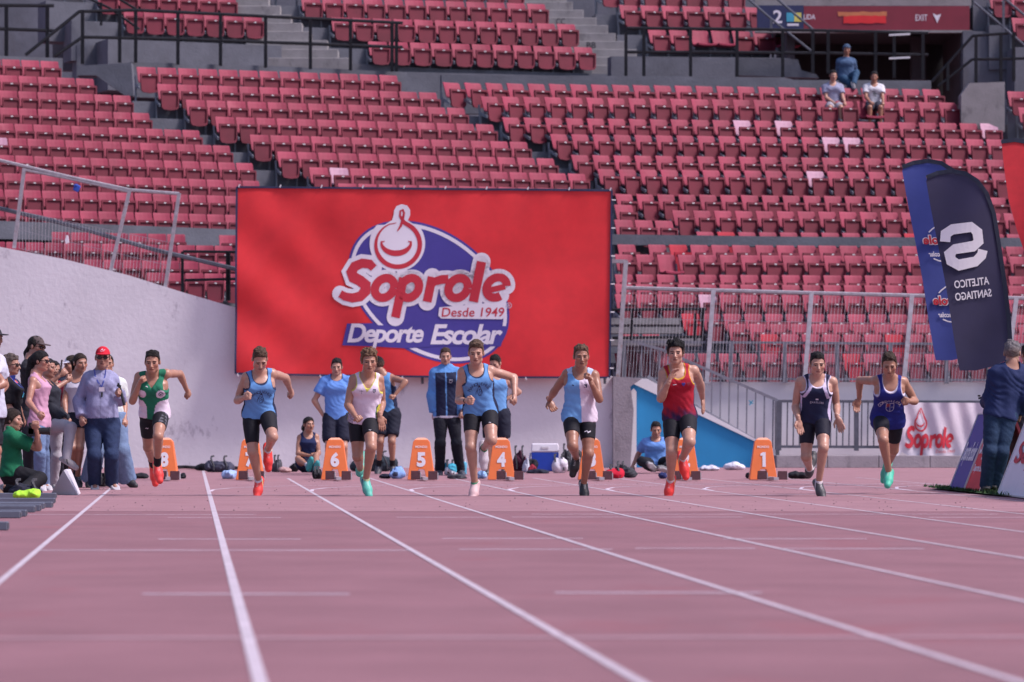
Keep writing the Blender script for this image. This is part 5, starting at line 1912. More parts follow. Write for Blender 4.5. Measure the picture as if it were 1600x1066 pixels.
out = [(1500, 579), (1489, 520), (1478, 452), (1466, 385), (1455, 325), (1447.5, 283), (1450, 276), (1466, 270), (1488, 267), (1508, 271), (1526, 283), (1541, 303), (1553, 335), (1562, 385), (1570, 440), (1576, 500), (1578.5, 560), (1550, 573), (1525, 579)]
pol = [(1448, 277), (1466, 270), (1488, 267), (1508, 271), (1526, 283), (1541, 303), (1553, 335), (1562, 385), (1570, 440), (1576, 500), (1579, 562), (1584, 755)]
fl1, to1 = feather('dark navy feather flag with big white letter and mirrored white words', out, pol, 50.0, M_NAVYFLAG)
fl2, to2 = feather('royal blue feather flag half hidden behind the dark navy one', out, pol, 50.9, M_BLUEFLAG, -37.5, -16)
cr = lambda x, y: (1260 + x / 2.538, 200 + y / 2.538)
Sp = [(543, 452), (570, 398), (656, 390), (686, 420), (692, 452), (668, 472), (592, 486), (560, 506), (558, 520), (592, 548), (668, 534), (706, 490)]
Sp = [(549, 452), (552, 420), (578, 403), (652, 394), (676, 414), (681, 452), (660, 470), (586, 482), (566, 500), (572, 528), (602, 545), (670, 530), (694, 506), (699, 484)]
v, f = ribbon([cr(*p) for p in Sp], 15.5)
flat('emblem', subdiv_flat([(v, f)], 12), lambda x, y: to1(x, y, .02), M_WHITE, fl1)
def mirrored(tx, c0, c1, h, to, parent, m, off=.02, sh=0.0):
    """text running right to left: c0, c1 = baseline ends (left, right in the photo)"""
    v, f = text2d(tx, sh, off * 0 + .02)
    v = fit(v, v, 0, 1, 0, 1)
    q = []
    for x, y in v:
        bx, by = c1[0] + (c0[0] - c1[0]) * x, c1[1] + (c0[1] - c1[1]) * x
        q.append((bx - y * h * .13, by - y * h))
    flat('lettering', subdiv_flat([(np.array(q), f)], 30), lambda x, y: to(x, y, off), m, parent)
mirrored('ATLETICO', cr(586, 638), cr(727, 620), 12.2, to1, fl1, M_WHITE)
mirrored('SANTIAGO', cr(590, 687), cr(737, 668), 12.2, to1, fl1, M_WHITE)
# mirrored logo pieces of the blue flag (only their right ends show)
def on2(x, y):
    px, py = cr(x, y)
    return to2(px + 37.5, py + 16, .02)
for oy, ox in ((455, 462), (695, 502)):
    v, f = text2d('Soprole', .15, .035)
    w_ = fit(v, v, 0, 1, 0, 1)
    q = np.array([(ox + 150 - 150 * x, oy + 18 - 46 * y) for x, y in w_])
    v2, f2 = text2d('Soprole', .15, .10)
    lo, hi = v.min(0), v.max(0)
    q2 = np.array([(ox + 150 - 150 * (p[0] - lo[0]) / (hi[0] - lo[0]), oy + 18 - 46 * (p[1] - lo[1]) / (hi[1] - lo[1])) for p in v2])
    flat('wordmark_outline', [(q2, f2)], lambda x, y: on2(x, y) , M_WHITE, fl2)
    flat('wordmark', [(q, f)], lambda x, y: on2(x, y) + Vector((0, -.008, 0)), M_RED2, fl2)
    v, f = text2d('Deporte Escolar', .2, .03)
    w_ = fit(v, v, 0, 1, 0, 1)
    q = np.array([(ox + 165 - 145 * x, oy + 62 - 26 * y) for x, y in w_])
    flat('lettering', [(q, f)], lambda x, y: on2(x, y), M_WHITE, fl2)
    v, f = ribbon([(ox + a_, oy + b_) for a_, b_ in ((22, -40), (34, -52), (50, -64), (70, -74))], 5)
    flat('ring', [(v, f)], lambda x, y: on2(x, y) + Vector((0, .004, 0)), M_WHITE, fl2)
    v, f = ribbon([(ox + a_, oy + b_) for a_, b_ in ((40, 64), (60, 72), (85, 76))], 5)
    flat('ring', [(v, f)], lambda x, y: on2(x, y) + Vector((0, .004, 0)), M_WHITE, fl2)
out3 = [(1564, 222), (1568, 260), (1576, 310), (1590, 360), (1606, 410), (1625, 470), (1650, 540), (1700, 530), (1702, 400), (1690, 300), (1665, 240), (1620, 224), (1585, 219)]
pol3 = [(1564, 222), (1585, 219), (1620, 224), (1665, 240), (1690, 300), (1702, 400), (1704, 530), (1706, 755)]
feather('bright red feather flag cut by the right edge', out3, pol3, 48.0, M_REDFLAG)

# ================================================================== sloping advertising boards on the infield edge
def aboard(label, f0, f1, h, lean, m, strip=None, D0=None):
    """face from ground point f0 (far) to f1 (near), leaning right by lean"""
    rt = empty('advertising_board', tuple((f0 + f1) / 2), label, 'board')
    L_ = Vector((lean, 0, h))
    d = (f1 - f0).normalized()
    nrm = Vector((-h, 0, lean)).normalized()
    def pt(s_, t_, off=0.0):
        return f0.lerp(f1, s_) + L_ * t_ + nrm * off
    mb = MB()
    mb.prism([pt(0, 0), pt(1, 0), pt(1, 1), pt(0, 1)], -nrm * .03)
    mb.build('face_panel', m, rt)
    mb = MB()
    b0, b1 = f0 + Vector((lean * 2, 0, 0)), f1 + Vector((lean * 2, 0, 0))
    mb.prism([b0, b1, pt(1, .985, -.03), pt(0, .985, -.03)], Vector((.03, 0, .01)))
    mb.build('rear_panel', M_REDSIGN, rt)
    mb = MB()
    for s_ in (.0, 1):
        mb.bar(pt(s_, 0, .004), pt(s_, 1, .004), .018)
    mb.bar(pt(0, 0, .004), pt(1, 0, .004), .018)
    mb.bar(pt(0, 1, .004), pt(1, 1, .004), .018)
    mb.build('edge_trim', M_TAG, rt)
    return rt, pt
fA, fB = G(1484, 763.5, .02), G(1506, 766, .02)
b1, p1 = aboard('sloping board with navy face and white print, farthest of its row', fA, fB, .92, .36, M_PURP)
fC, fD = G(1507, 766.2, .02), G(1531, 768.8, .02)
b2, p2 = aboard('sloping red board with white print behind the man in the navy sweater', fC, fD, .92, .36, M_RED)
fE, fF = G(1559, 772, .02), G(1640, 782, .02)
b3, p3 = aboard('sloping white board with red lettering, nearest of its row', fE, fF, .92, .36, M_WHITE)
def board_text(tx, pt, s0, s1, t0, t1, m, parent, sh=.12, off=.03, outline=0):
    v, f = text2d(tx, sh, off)
    w_ = fit(v, v, s0, s1, t0, t1)
    flat('lettering', [(w_, f)], lambda x, y: pt(x, y, .012), m, parent)
board_text('Soprole', p2, .08, .92, .40, .72, M_WHITE, b2)
board_text('Deporte Escolar', p2, .10, .80, .22, .34, M_WHITE, b2)
board_text('Deporte Escolar', p1, .08, .92, .30, .62, M_WHITE, b1)
board_text('Soprole', p3, .08, .93, .30, .66, M_RED2, b3)
board_text('Desde 1949', p3, .45, .90, .14, .24, M_RED2, b3, off=.01)
fG, fH = G(1575, 764.5, .02), G(1640, 767.5, .02)
b4, p4 = aboard('red sloping board standing behind the white one at the right edge', fG, fH, .98, .30, M_RED)

# ================================================================== lane markers and starting blocks
DM = 55.4
MARK = [(8, 258), (7, 391.5), (6, 524), (5, 658.6), (4, 783.5), (3, 924), (2, 1070.5), (1, 1191.5)]
PEDS = {8: (252, 274), 7: (379, 406), 6: (515, 541.5), 5: (649, 676.5), 4: (783, 810.5), 3: (924, 949), 2: (1058, 1086.5), 1: (1192, 1222)}
NUMW = dict(zip(range(1, 9), 'one two three four five six seven eight'.split()))
for num, cx in MARK:
    c = G(cx, gy(DM))
    c = Vector((c.x, DM, .009))
    rt = empty('lane_marker', tuple(c), 'orange lane marker bearing the white figure %s' % NUMW[num], 'lane marker', 'lane markers behind the starting blocks')
    w0, w1, hh, dp0, dp1 = .198, .112, .575, .17, .075
    mb = MB()
    # front and back faces shaped like a narrow A with a notch between two feet
    pr = [(-w0, 0), (-.075, 0), (-.052, .12), (-.040, .15), (.040, .15), (.052, .12), (.075, 0), (w0, 0), (w1 + .008, hh - .03), (w1 - .02, hh), (-w1 + .02, hh), (-w1 - .008, hh - .03)]
    dpt = lambda z: dp0 + (dp1 - dp0) * z / hh
    fr = [c + Vector((x, -dpt(z), z)) for x, z in pr]
    bk = [c + Vector((x, dpt(z), z)) for x, z in pr]
    n = len(pr)
    mb.add(fr + bk, [tuple(range(n)), tuple(range(2 * n - 1, n - 1, -1))] + [(i, n + i, n + (i + 1) % n, (i + 1) % n) for i in range(n)])
    mb.build('body', M_ORANGE, rt, bevel=.006)
    mb = MB()
    top = [c + Vector((x, y, z)) for x, y, z in [(-.10, -.07, hh), (.10, -.07, hh), (.10, .07, hh), (-.10, .07, hh), (-.055, -.04, hh + .028), (.055, -.04, hh + .028), (.055, .04, hh + .028), (-.055, .04, hh + .028)]]
    mb.hexa(top)
    mb.build('handle_cap', mat('pale_orange_plastic', (.80, .36, .23), rough=.5, amt=.06), rt)
    face = lambda x, z: c + Vector((x, -dpt(z) - .006, z))
    v, f = text2d(str(num), 0, .05)
    w_ = .085 if num == 1 else .115
    shp = (fit(v, v, -w_ / 2 - .005, w_ / 2 + .005, .185, .395), f)
    if num == 1:
        shp = polyfill([(-.012, .185), (.034, .185), (.034, .395), (-.004, .395), (-.040, .375), (-.040, .340), (-.012, .350)])
    flat('number', [shp], face, M_WHITE, rt)
    v, f = text2d('MONDO', 0, .03)
    flat('lettering', [(fit(v, v, -.085, .085, .455, .49), f)], face, mat('print_cream', (.75, .62, .60), amt=.04), rt)
    # the block
    bx = (PEDS[num][0] + PEDS[num][1]) / 2
    g = G(bx, gy(54.6))
    g = Vector((g.x, 54.6, .009))
    sb_ = empty('starting_block', tuple(g), 'starting block with dark pedals in front of the orange marker that reads %s' % NUMW[num], 'starting block', 'starting blocks')
    mb = MB()
    d = Vector((LD[0], LD[1], 0))
    mb.bar(g - d * .35 + Vector((0, 0, .03)), g + d * .42 + Vector((0, 0, .03)), .07, .04)
    mb.build('rail', M_ALU, sb_)
    for j, px in enumerate(PEDS[num]):
        q = G(px, gy(54.55))
        q = Vector((q.x, 54.55 + (.18 if j == 0 else -.05), .009))
        mb = MB()
        hw = .066
        z1 = .135
        mb.hexa([q + Vector(v) for v in [(-hw, -.05, .012), (hw, -.05, .012), (hw, .13, .012), (-hw, .13, .012), (-hw, -.02, z1), (hw, -.02, z1), (hw, .0, z1), (-hw, .0, z1)]])
        pd = mb.build('pedal', M_MAROON, sb_, bevel=.006)
        mb = MB()
        mb.box(q + Vector((hw + .006, .02, .06)), (.012, .10, .10))
        mb.build('side_plate', M_ALU, pd)

# ================================================================== things lying about
def blob(name, label, cat, px, py0, py1, w, D, color, seed, flatk=.6, rough_=.012, fr=14, mt=None, group=None, fold=1.0, col2=None):
    """soft heap of cloth or a limp bag: w = width in photo px, py0 top, py1 bottom"""
    S_ = FPX / D
    hw, hh = w / 2 / S_, max(.03, (py1 - py0) / S_)
    g = G(px, gy(D))
    c = np.array([g.x, D, .006])
    rgx = np.random.RandomState(seed)
    ps = [Ell(c + [0, 0, hh * .32], [hw * .82, max(.12, hw * flatk), hh * .5])]
    for i in range(7):
        u = rgx.uniform(-.72, .72)
        ps.append(Ell(c + [hw * u, rgx.uniform(-.1, .1), hh * rgx.uniform(.2, .72) * (1 - .45 * abs(u))], [hw * rgx.uniform(.16, .36), hw * .28 + .05, hh * rgx.uniform(.18, .36)]))
    vx = max(.008, min(.016, hw / 18))
    fd = Field(*bbox(ps, .03), vx)
    for p in ps: fd.add(p, .05)
    sl, X, Y, Z = fd.all()
    amp = min(rough_ * 2.2, hh * .16 + .004) * fold
    fd.F = fd.F + amp * noise3(X, Y, Z, fr, seed) + amp * 1.3 * np.abs(noise3(X * 1.2, Y, Z * .5, fr * 1.9, seed + 1)) + amp * .7 * np.abs(noise3(X, Y, Z, fr * 4.2, seed + 4)) + .004 * noise3(X, Y, Z, 70, seed + 2)
    fd.F = np.maximum(fd.F, .006 - Z + 0 * X + 0 * Y)
    V, Q = snet(fd)
    base = np.array([g.x, D, .006])
    c_ = colr(len(V), color)
    if col2 is not None:
        m_ = noise3(V[:, 0], V[:, 1], V[:, 2], fr * .6, seed + 9) > .15
        c_[m_] = col2
    o = link(name, rawmesh(name, [(V - base, Q, c_)], mt or M_CLOTH), None, tuple(base))
    if name in ('duffel_bag', 'backpack', 'bag', 'kit_bag', 'sack'):
        for sx in (-.38, .34):
            mb = MB()
            pts = [base + np.array([hw * (sx + .10 * math.cos(q_ * 3)), -max(.10, hw * flatk * .8) * math.cos(q_), hh * (.12 + .92 * math.sin(q_))]) for q_ in [i * .24 for i in range(8)]]
            mb.path([Vector(q_) for q_ in pts], .026, n=4)
            so = mb.build('strap', mat('bag_strap', (.05, .05, .058), rough=.8, amt=.3), o)
    return tag(o, label, cat, group)
NAVY, BLK, GRY = (.016, .019, .035), (.013, .013, .017), (.07, .072, .085)
blob('duffel_bag', 'grey navy duffel bag slumped by the wall left of marker seven', 'bag', 344, 712, 736, 56, 64, (.055, .055, .085), 1)
blob('jacket', 'black jacket lying at the foot of the white wall left of the duffel bag', 'jacket', 322, 722, 736, 48, 66, BLK, 2)
blob('towel', 'crumpled light blue and white cloth beside marker seven', 'cloth', 358, 731, 749, 24, 56.5, (.30, .42, .66), 3, col2=(.16, .30, .62))
blob('bag', 'dark upright bag between marker seven and the seated girl', 'bag', 433, 711, 736, 15, 64, GRY, 4)
blob('shoe_pile', 'pair of pale shoes left of the seated girl', 'shoes', 447, 727, 736, 22, 63.5, (.40, .25, .24), 5)
blob('jacket', 'small dark jacket beside the pale shoes', 'jacket', 460, 723, 736, 18, 64.5, BLK, 6)
blob('bag', 'black bag at the left foot of marker six', 'bag', 496, 731, 749, 14, 56.4, BLK, 7)
blob('duffel_bag', 'long dark teal duffel bag behind the runner in white', 'bag', 588, 706, 736, 84, 65, (.022, .034, .046), 8, flatk=.3)
blob('jacket', 'blue and white jacket dropped left of marker five', 'jacket', 622, 727, 748, 34, 56.6, (.20, .34, .62), 9, col2=(.04, .05, .09))
blob('sweater', 'small navy sweater on the track right of marker six', 'sweater', 601, 740, 748, 24, 56.8, NAVY, 10)
blob('kit_bag', 'white and turquoise kit bag between the feet of the man in the tracksuit', 'bag', 704, 715, 738, 22, 60, (.5, .55, .6), 11, col2=(.05, .35, .48))
blob('mat', 'flat dark mat on the track left of marker four', 'mat', 714, 742, 748, 36, 56.6, (.05, .052, .062), 12, rough_=.004)
blob('shirt_heap', 'light blue shirt dropped at the left foot of marker four', 'shirt', 753, 733, 748, 18, 56.6, (.26, .44, .70), 13)
blob('backpack', 'maroon backpack right of marker four', 'backpack', 812, 696, 735, 30, 64, (.06, .012, .03), 14, flatk=.4)
blob('jacket', 'black jacket thrown over the maroon backpack', 'jacket', 826, 679, 704, 30, 64.4, BLK, 15, flatk=.4)
bpy.data.objects[-1] if False else None
blob('towel', 'pale cloth hanging beside the maroon backpack', 'cloth', 824, 694, 725, 15, 63.7, (.50, .52, .6), 16, flatk=.3)
blob('pouch', 'small red pouch left of the blue cooler', 'pouch', 832, 718, 732, 14, 63.2, (.24, .02, .035), 17)
blob('sack', 'white ball sack leaning in front of the blue cooler', 'sack', 874, 707, 735, 31, 63.0, (.60, .56, .62), 18, flatk=.7, rough_=.006)
blob('backpack', 'dark grey backpack right of the blue cooler', 'backpack', 886, 692, 733, 22, 65, (.045, .048, .055), 19, flatk=.6)
blob('sweater', 'flat navy cloth in front of the blue cooler', 'cloth', 842, 732, 737, 44, 62.4, NAVY, 20, rough_=.004)
blob('bag', 'bright red bag right of marker three', 'bag', 961, 727, 747, 32, 57, (.50, .012, .035), 21)
blob('jacket', 'black and grey jacket beside the red bag', 'jacket', 984, 728, 747, 26, 57.5, (.04, .042, .05), 22, col2=BLK)
blob('backpack', 'dark backpack lying against the grey pillar', 'backpack', 970, 720, 736, 22, 64, BLK, 23)
blob('cap_heap', 'small navy cap on the track left of marker two', 'cap', 1034, 737, 748, 15, 56.5, (.018, .026, .10), 24)
blob('plastic_bag', 'white plastic bag lying by the blue ramp wall', 'bag', 1148, 722, 735, 42, 67, (.66, .65, .72), 25, rough_=.008)
blob('towel', 'long crumpled white towel at the foot of the blue wall', 'towel', 1108, 727, 736, 42, 66, (.52, .51, .58), 26, rough_=.008)
blob('jacket', 'black jacket lying on the track right of marker one', 'jacket', 1248, 735, 747, 42, 56.6, BLK, 27, rough_=.006)
blob('sweater', 'small black cloth left of marker one', 'cloth', 1168, 738, 748, 12, 56.8, BLK, 28)
blob('jacket', 'thin black jacket on the track left of marker eight', 'jacket', 221, 739, 748, 30, 56.8, BLK, 29, rough_=.005)
blob('glove', 'small dark ball of cloth right of marker eight', 'cloth', 287, 739, 748, 9, 56.6, BLK, 30)
blob('backpack', 'black backpack with straps heaped on the grey beams', 'backpack', 44, 750, 778, 70, 42.2, (.018, .019, .032), 31, flatk=.5, rough_=.02, col2=(.035, .037, .06))
blob('bib', 'fluorescent yellow bib lying on the black backpack', 'bib', 43, 763, 780, 46, 41.6, (.36, .68, .04), 32, flatk=.25, rough_=.008)
blob('backpack', 'black backpack standing between the legs of the man in the red cap', 'backpack', 163, 728, 756, 20, 49.6, (.035, .037, .045), 33, flatk=.6)
# cooler
DC = 65.2
g = G(851.5, gy(DC)); g = Vector((g.x, DC, .006))
ck = empty('cooler', tuple(g), 'blue cooler box with white lid against the white wall', 'cooler')
S_ = FPX / DC
hw = 21.5 / S_
mb = MB()
mb.hexa([g + Vector(v) for v in [(-hw * .93, -.16, .0), (hw * .93, -.16, .0), (hw * .93, .16, .0), (-hw * .93, .16, .0), (-hw, -.18, .32), (hw, -.18, .32), (hw, .18, .32), (-hw, .18, .32)]])
mb.build('tub', mat('cooler_blue', (.012, .06, .42), rough=.45, amt=.08), ck, bevel=.015)
mb = MB()
mb.hexa([g + Vector(v) for v in [(-hw * 1.03, -.19, .325), (hw * 1.03, -.19, .325), (hw * 1.03, .19, .325), (-hw * 1.03, .19, .325), (-hw * .97, -.17, .47), (hw * .97, -.17, .47), (hw * .97, .17, .47), (-hw * .97, .17, .47)]])
mb.build('lid', mat('cooler_white', (.66, .63, .68), rough=.5, amt=.05), ck, bevel=.02)
mb = MB()
mb.box(g + Vector((.0, -.185, .40)), (.12, .02, .035))
mb.build('latch', M_TAG, ck)
mb = MB()
mb.path([g + Vector(v) for v in [(-hw * 1.05, -.02, .30), (-hw * 1.12, -.1, .22), (-hw * 1.05, -.1, .20)]], .025)
mb.build('handle', M_TAG, ck)
# bottles
for i, (px, D, colb, nm) in enumerate([(698, 60.6, (.05, .38, .55), 'turquoise water bottle with pale cap beside the kit bag'), (726, 61.5, (.08, .36, .52), 'turquoise bottle right of the feet of the man in the tracksuit')]):
    g = G(px, gy(D)); g = Vector((g.x, D, .006))
    bt = empty('bottle', tuple(g), nm, 'bottle')
    mb = MB()
    prof = [(.036, 0), (.038, .02), (.036, .10), (.038, .17), (.020, .20)]
    n = 12
    pts = [(g.x + r_ * math.cos(2 * math.pi * k / n), g.y + r_ * math.sin(2 * math.pi * k / n), g.z + z) for r_, z in prof for k in range(n)]
    mb.add(pts, [(r_ * n + k, r_ * n + (k + 1) % n, (r_ + 1) * n + (k + 1) % n, (r_ + 1) * n + k) for r_ in range(len(prof) - 1) for k in range(n)])
    mb.build('flask', mat('bottle_%d' % i, colb, rough=.25, amt=.05), bt, smooth=True)
    mb = MB()
    mb.bar(g + Vector((0, 0, .2)), g + Vector((0, 0, .24)), .034, n=10)
    mb.build('cap', M_TAG, bt)
# hose along the wall foot
mb = MB()
pts = [G(x, y) + Vector((0, 0, .04)) for x, y in [(268, 734), (290, 733), (312, 735), (340, 733), (372, 735)]]
mb.path(pts, .05, n=6)
tag(mb.build('hose', M_BLACKRAIL), 'thick black hose lying along the foot of the white wall', 'hose')
# white wedge with a shoe on it
pA, pB = G(79, 772.6), G(122.5, 774.2)
h_ = .285
mb = MB()
bk = Vector((LD[0], LD[1], 0)) * 1.0
top = pA.lerp(pB, .52) + Vector((0, 0, h_))
t2 = top + Vector((.035, 0, 0))
mb.prism([pA, pB, t2, top - Vector((.02, 0, 0))], bk)
tag(mb.build('lane_prism', mat('white_prism', (.62, .58, .63), rough=.6, scale=4, amt=.06, bump=.1), bevel=.008), 'white triangular prism box on the track under the lifted shoe', 'prism')
# grey beams lying in a row at the left edge
for i, (xe, yt, yb_) in enumerate([(86.6, 770.6, 779.5), (84.7, 778.5, 787), (80.7, 784.6, 793.7), (68, 786, 795.6), (62.4, 788.6, 799), (53.6, 790.5, 801), (40, 797, 807.5), (31, 799, 810), (11, 815.5, 829)]):
    g = G(xe, yb_)
    S_ = FPX / g.y
    hgt = (yb_ - yt) / S_
    mb = MB()
    mb.hexa([g + Vector(v) for v in [(-2.2, .03, .002), (0, 0, .002), (0, .11, .002), (-2.2, .14, .002), (-2.2, .03, hgt), (0, 0, hgt), (0, .11, hgt), (-2.2, .14, hgt)]])
    WHICH = ['farthest', 'second farthest', 'third farthest', 'fourth farthest', 'middle', 'fourth nearest', 'third nearest', 'second nearest', 'nearest']
    bm_ = tag(mb.build('beam', M_BEAM, bevel=.006), 'grey box beam on the track, %s of its row at the left edge' % WHICH[i], 'beam', 'grey beams at the left edge')
    mb = MB()
    mb.hexa([g + Vector(v) for v in [(.001, .012, .012), (.006, .012, .012), (.006, .10, .012), (.001, .10, .012), (.001, .012, hgt - .01), (.006, .012, hgt - .01), (.006, .10, hgt - .01), (.001, .10, hgt - .01)]])
    mb.build('end_cap', M_GREYRAIL, bm_)
# ================================================================== the runners
BLACK = (.013, .013, .018)
NAVYC = (.014, .018, .050)
SKY = (.115, .275, .56)
PINKW = (.66, .56, .66)
RED_SHOE = ((.85, .055, .045), (.80, .70, .55), (.80, .62, .25))
SK1, SK2, SK3 = (.40, .205, .135), (.46, .255, .18), (.34, .165, .105)
def tt(*c): return np.array(c)
GRP = 'sprinters leaving the starting blocks'
def badge(ctx, u, t, w, m, name='emblem', sh=None):
    chest_print(ctx, [sh or polyfill(ellipse_pts(0, 0, w / 2, w / 2, 0, 18))], u, t, m, name)
def leg_mark(ctx, q, col=M_WHITE, sz=.03, side=.0):
    """small maker's mark near the hem of the shorts"""
    J, T = ctx['J'], ctx['T']
    h = ctx['ha'] if q == 'a' else ctx['hb']
    o = h + (J['k' + q] - h) * .40 + T.rp * side
    shp = [ribbon([(-sz, .0), (-sz * .2, sz * .35), (sz * .1, -sz * .2), (sz, sz * .25)], sz * .28)]
    chest_print(ctx, shp, 0, 0, col, 'emblem', which='lower', fdir=(0, -1, .0), rightv=(1, 0, 0), upv=(0, 0, 1), org=o)

# lane 8: green and white quarters
def r1col(c, x, y, t, V):
    a = np.abs(x)
    c[:] = (.015, .155, .085)
    m1 = (a > .045 + .5 * np.abs(t - .18) ** 1.6 * .0) & (t < .47) & (a > .060 - .05 * np.clip(.47 - t, 0, .4) + .035 * np.clip((t - .36) / .1, 0, 1))
    c[m1] = PINKW
    for sx in (-1, 1):
        m = (((x - sx * .108) / .050) ** 2 + ((t - .665) / .115) ** 2) < 1
        c[m] = PINKW
    c[(t < -.0) & (a < .06)] = (.015, .155, .085)
def r1low(c, V, T, s, ha, hb, J):
    lx, ly, t = T.loc(V[:, 0], V[:, 1], V[:, 2])
    m = (lx > .15) & (t > -.12) & (np.sin(V[:, 2] * 90) * np.sin(V[:, 1] * 100) > .1)
    c[m] = (.10, .10, .12)
p = person(238, 'male sprinter in green and white vest and red shoes, leftmost runner', dict(D=43.9, H=1.78, hd=(238.2, 566, -.26), yaw=-2, pitch=10, nk=(238.2, 590, -.17), sa=(216.5, 589, -.10), sb=(261, 584, -.13),
    ea=(207, 627, -1), wa=(217.5, 600, -1), eb=(281, 584, 1), wb=(292, 610, 1), ha=(231, 650, .03), hb=(252, 647, -.03),
    ka=(231.5, 699, 1), na=(239.5, 727, 1), ta=(242, 752, -1), kb=(247, 682, -1), nb=(246, 727, 1), tb=(249.5, 746, -1),
    pa=(1, -.3, 0), skin=SK1, hairc=(.014, .011, .010), hair=(.030, .010, .008, 75), mus=1.02, vox=.0105, gvox=.0084, hvox=.0052,
    upper=dict(kind='vest', col=(.015, .155, .085), fn=r1col, hem=-.03, v=True, nd=.20, nw=.075), lower=dict(kind='tights', col=BLACK, len=.62, fn=r1low), sock=(BLACK, .30), shoe=RED_SHOE), GRP)
badge(p, .108, .675, .068, M_NAVYPRINT, 'emblem', ribbon(arc(0, 0, .024, .024, 0, 360, 16), .006))
badge(p, .108, .675, .03, M_NAVYPRINT, 'emblem', ribbon([(-.014, .01), (0, -.008), (.014, .01), (.004, .002), (-.012, -.012)], .006))
leg_mark(p, 'a', sz=.018)
chest_print(p, [ribbon([(-.012, .004), (0, .006), (.012, -.004)], .006)], -.052, .86, M_WHITE, 'emblem')

# lane 7 and lane 5: light blue with navy sides and a penguin under an arc of letters
def sidecol(base, side, w=.118):
    def fn(c, x, y, t, V):
        m = (np.abs(x) > w + .02 * np.clip(t - .3, 0, 1)) & (y < .06 + .0 * x) & (t < .80) & (y > -.09)
        c[m] = side
    return fn
def penguin(ctx, u, t, m):
    sh = arc_text('MANQUEHUE', .108, 160, 20, .036, .0)
    sh = [(v + np.array([0, -.045]), f) for v, f in sh]
    sh += [ribbon([(0, .052), (-.016, .030), (-.024, .0), (-.020, -.035), (-.006, -.058)], .0045), ribbon([(0, .052), (.014, .032), (.022, .0), (.018, -.034), (.008, -.058)], .006),
           ribbon([(-.022, .012), (-.040, -.020), (-.044, -.044)], .006), ribbon([(.020, .01), (.032, -.020), (.030, -.040)], .006),
           ribbon([(-.016, -.058), (.018, -.058)], .006), polyfill(ellipse_pts(0, .050, .011, .014, 0, 12)), ribbon([(0, .05), (.016, .044)], .006), ribbon([(-.008, .02), (.010, .012), (-.006, .0), (.008, -.016), (-.004, -.034)], .005)]
    chest_print(ctx, sh, u, t, m)
p = person(405, 'male sprinter looking down in light blue vest with navy sides and red shoes', dict(D=43.7, H=1.80, hd=(406, 562, -.27), yaw=12, pitch=34, nk=(405.5, 587, -.17), sa=(384, 590, -.15), sb=(426, 584, -.09),
    ea=(371, 626, 1), wa=(382, 621, -1), eb=(446, 590, 1), wb=(454, 611, 1), ha=(392, 648, -.02), hb=(417, 646, -.04),
    ka=(395, 706, -1), na=(404.5, 752, 1), ta=(401, 771, -1), kb=(426, 683, -1), nb=(418.5, 703, 1), tb=(419.8, 729, 1),
    pa=(1, -.4, .2), skin=SK2, hairc=(.082, .048, .031), hair=(.038, .009, .006, 90), vox=.0105, gvox=.0084, hvox=.0052,
    upper=dict(kind='vest', col=SKY, fn=sidecol(SKY, NAVYC), hem=-.05, trim=NAVYC, tw=.13, slope=.15), lower=dict(kind='tights', col=BLACK, len=.78), sock=((.62, .58, .62), .08), shoe=RED_SHOE), GRP)
penguin(p, .0, .50, M_NAVYPRINT)
def r3col(c, x, y, t, V):
    m = (np.abs(x) > .112) & (y < .07) & (t < .42)
    c[m] = (.012, .12, .06)
    m = (np.abs(x) > .128) & (y < .06) & (t < .42)
    c[m] = (.55, .50, .06)
    m = (x < -.07) & (t < .16) & (np.sin(t * 190 + x * 22) > .1)
    c[m] = NAVYC
p = person(570, 'male sprinter with curly light brown hair in white vest trimmed yellow and green', dict(D=43.6, H=1.80, hd=(576.5, 565, -.20), yaw=8, pitch=8, nk=(574, 590, -.12), sa=(552, 593.5, -.10), sb=(593, 593, -.06),
    ea=(543.5, 633, -1), wa=(556, 651, -1), eb=(597, 630, 1), wb=(593.5, 649.5, -1), ha=(558, 655, .02), hb=(578, 654, -.04),
    ka=(559, 714, -1), na=(563, 732, 1), ta=(567, 712, 1), kb=(580, 699, -1), nb=(571.5, 750, 1), tb=(577, 769, -1),
    ga=('fist', 562, 657, -1), gb=('open', 596, 662, -1), pa=(0, -1, .3), skin=SK1, hairc=(.15, .088, .052), hair=(.050, .022, .016, 110), vox=.0105, gvox=.0084, hvox=.0052,
    upper=dict(kind='vest', col=PINKW, fn=r3col, hem=-.10, trim=(.55, .50, .08), tw=.14, v=True, nd=.27, nw=.085), lower=dict(kind='tights', col=BLACK, len=.62), sock=((.35, .40, .22), .07), shoe=((.10, .46, .36), (.02, .03, .16), None or (.02, .03, .16), (.02, .03, .16))), GRP)
badge(p, .075, .76, .03, M_NAVYPRINT, 'emblem', ribbon([(-.014, .018), (-.014, -.006), (0, -.022), (.014, -.006), (.014, .018), (-.014, .018)], .006))
badge(p, .075, .765, .012, mat('print_green', (.012, .12, .06), amt=.1))
chest_print(p, [ribbon([(-.028, .0), (.016, .0)], .003), ribbon([(-.003, .018), (-.003, -.035)], .003)], -.065, .73, M_NAVYPRINT, 'emblem')
leg_mark(p, 'b', sz=.014)

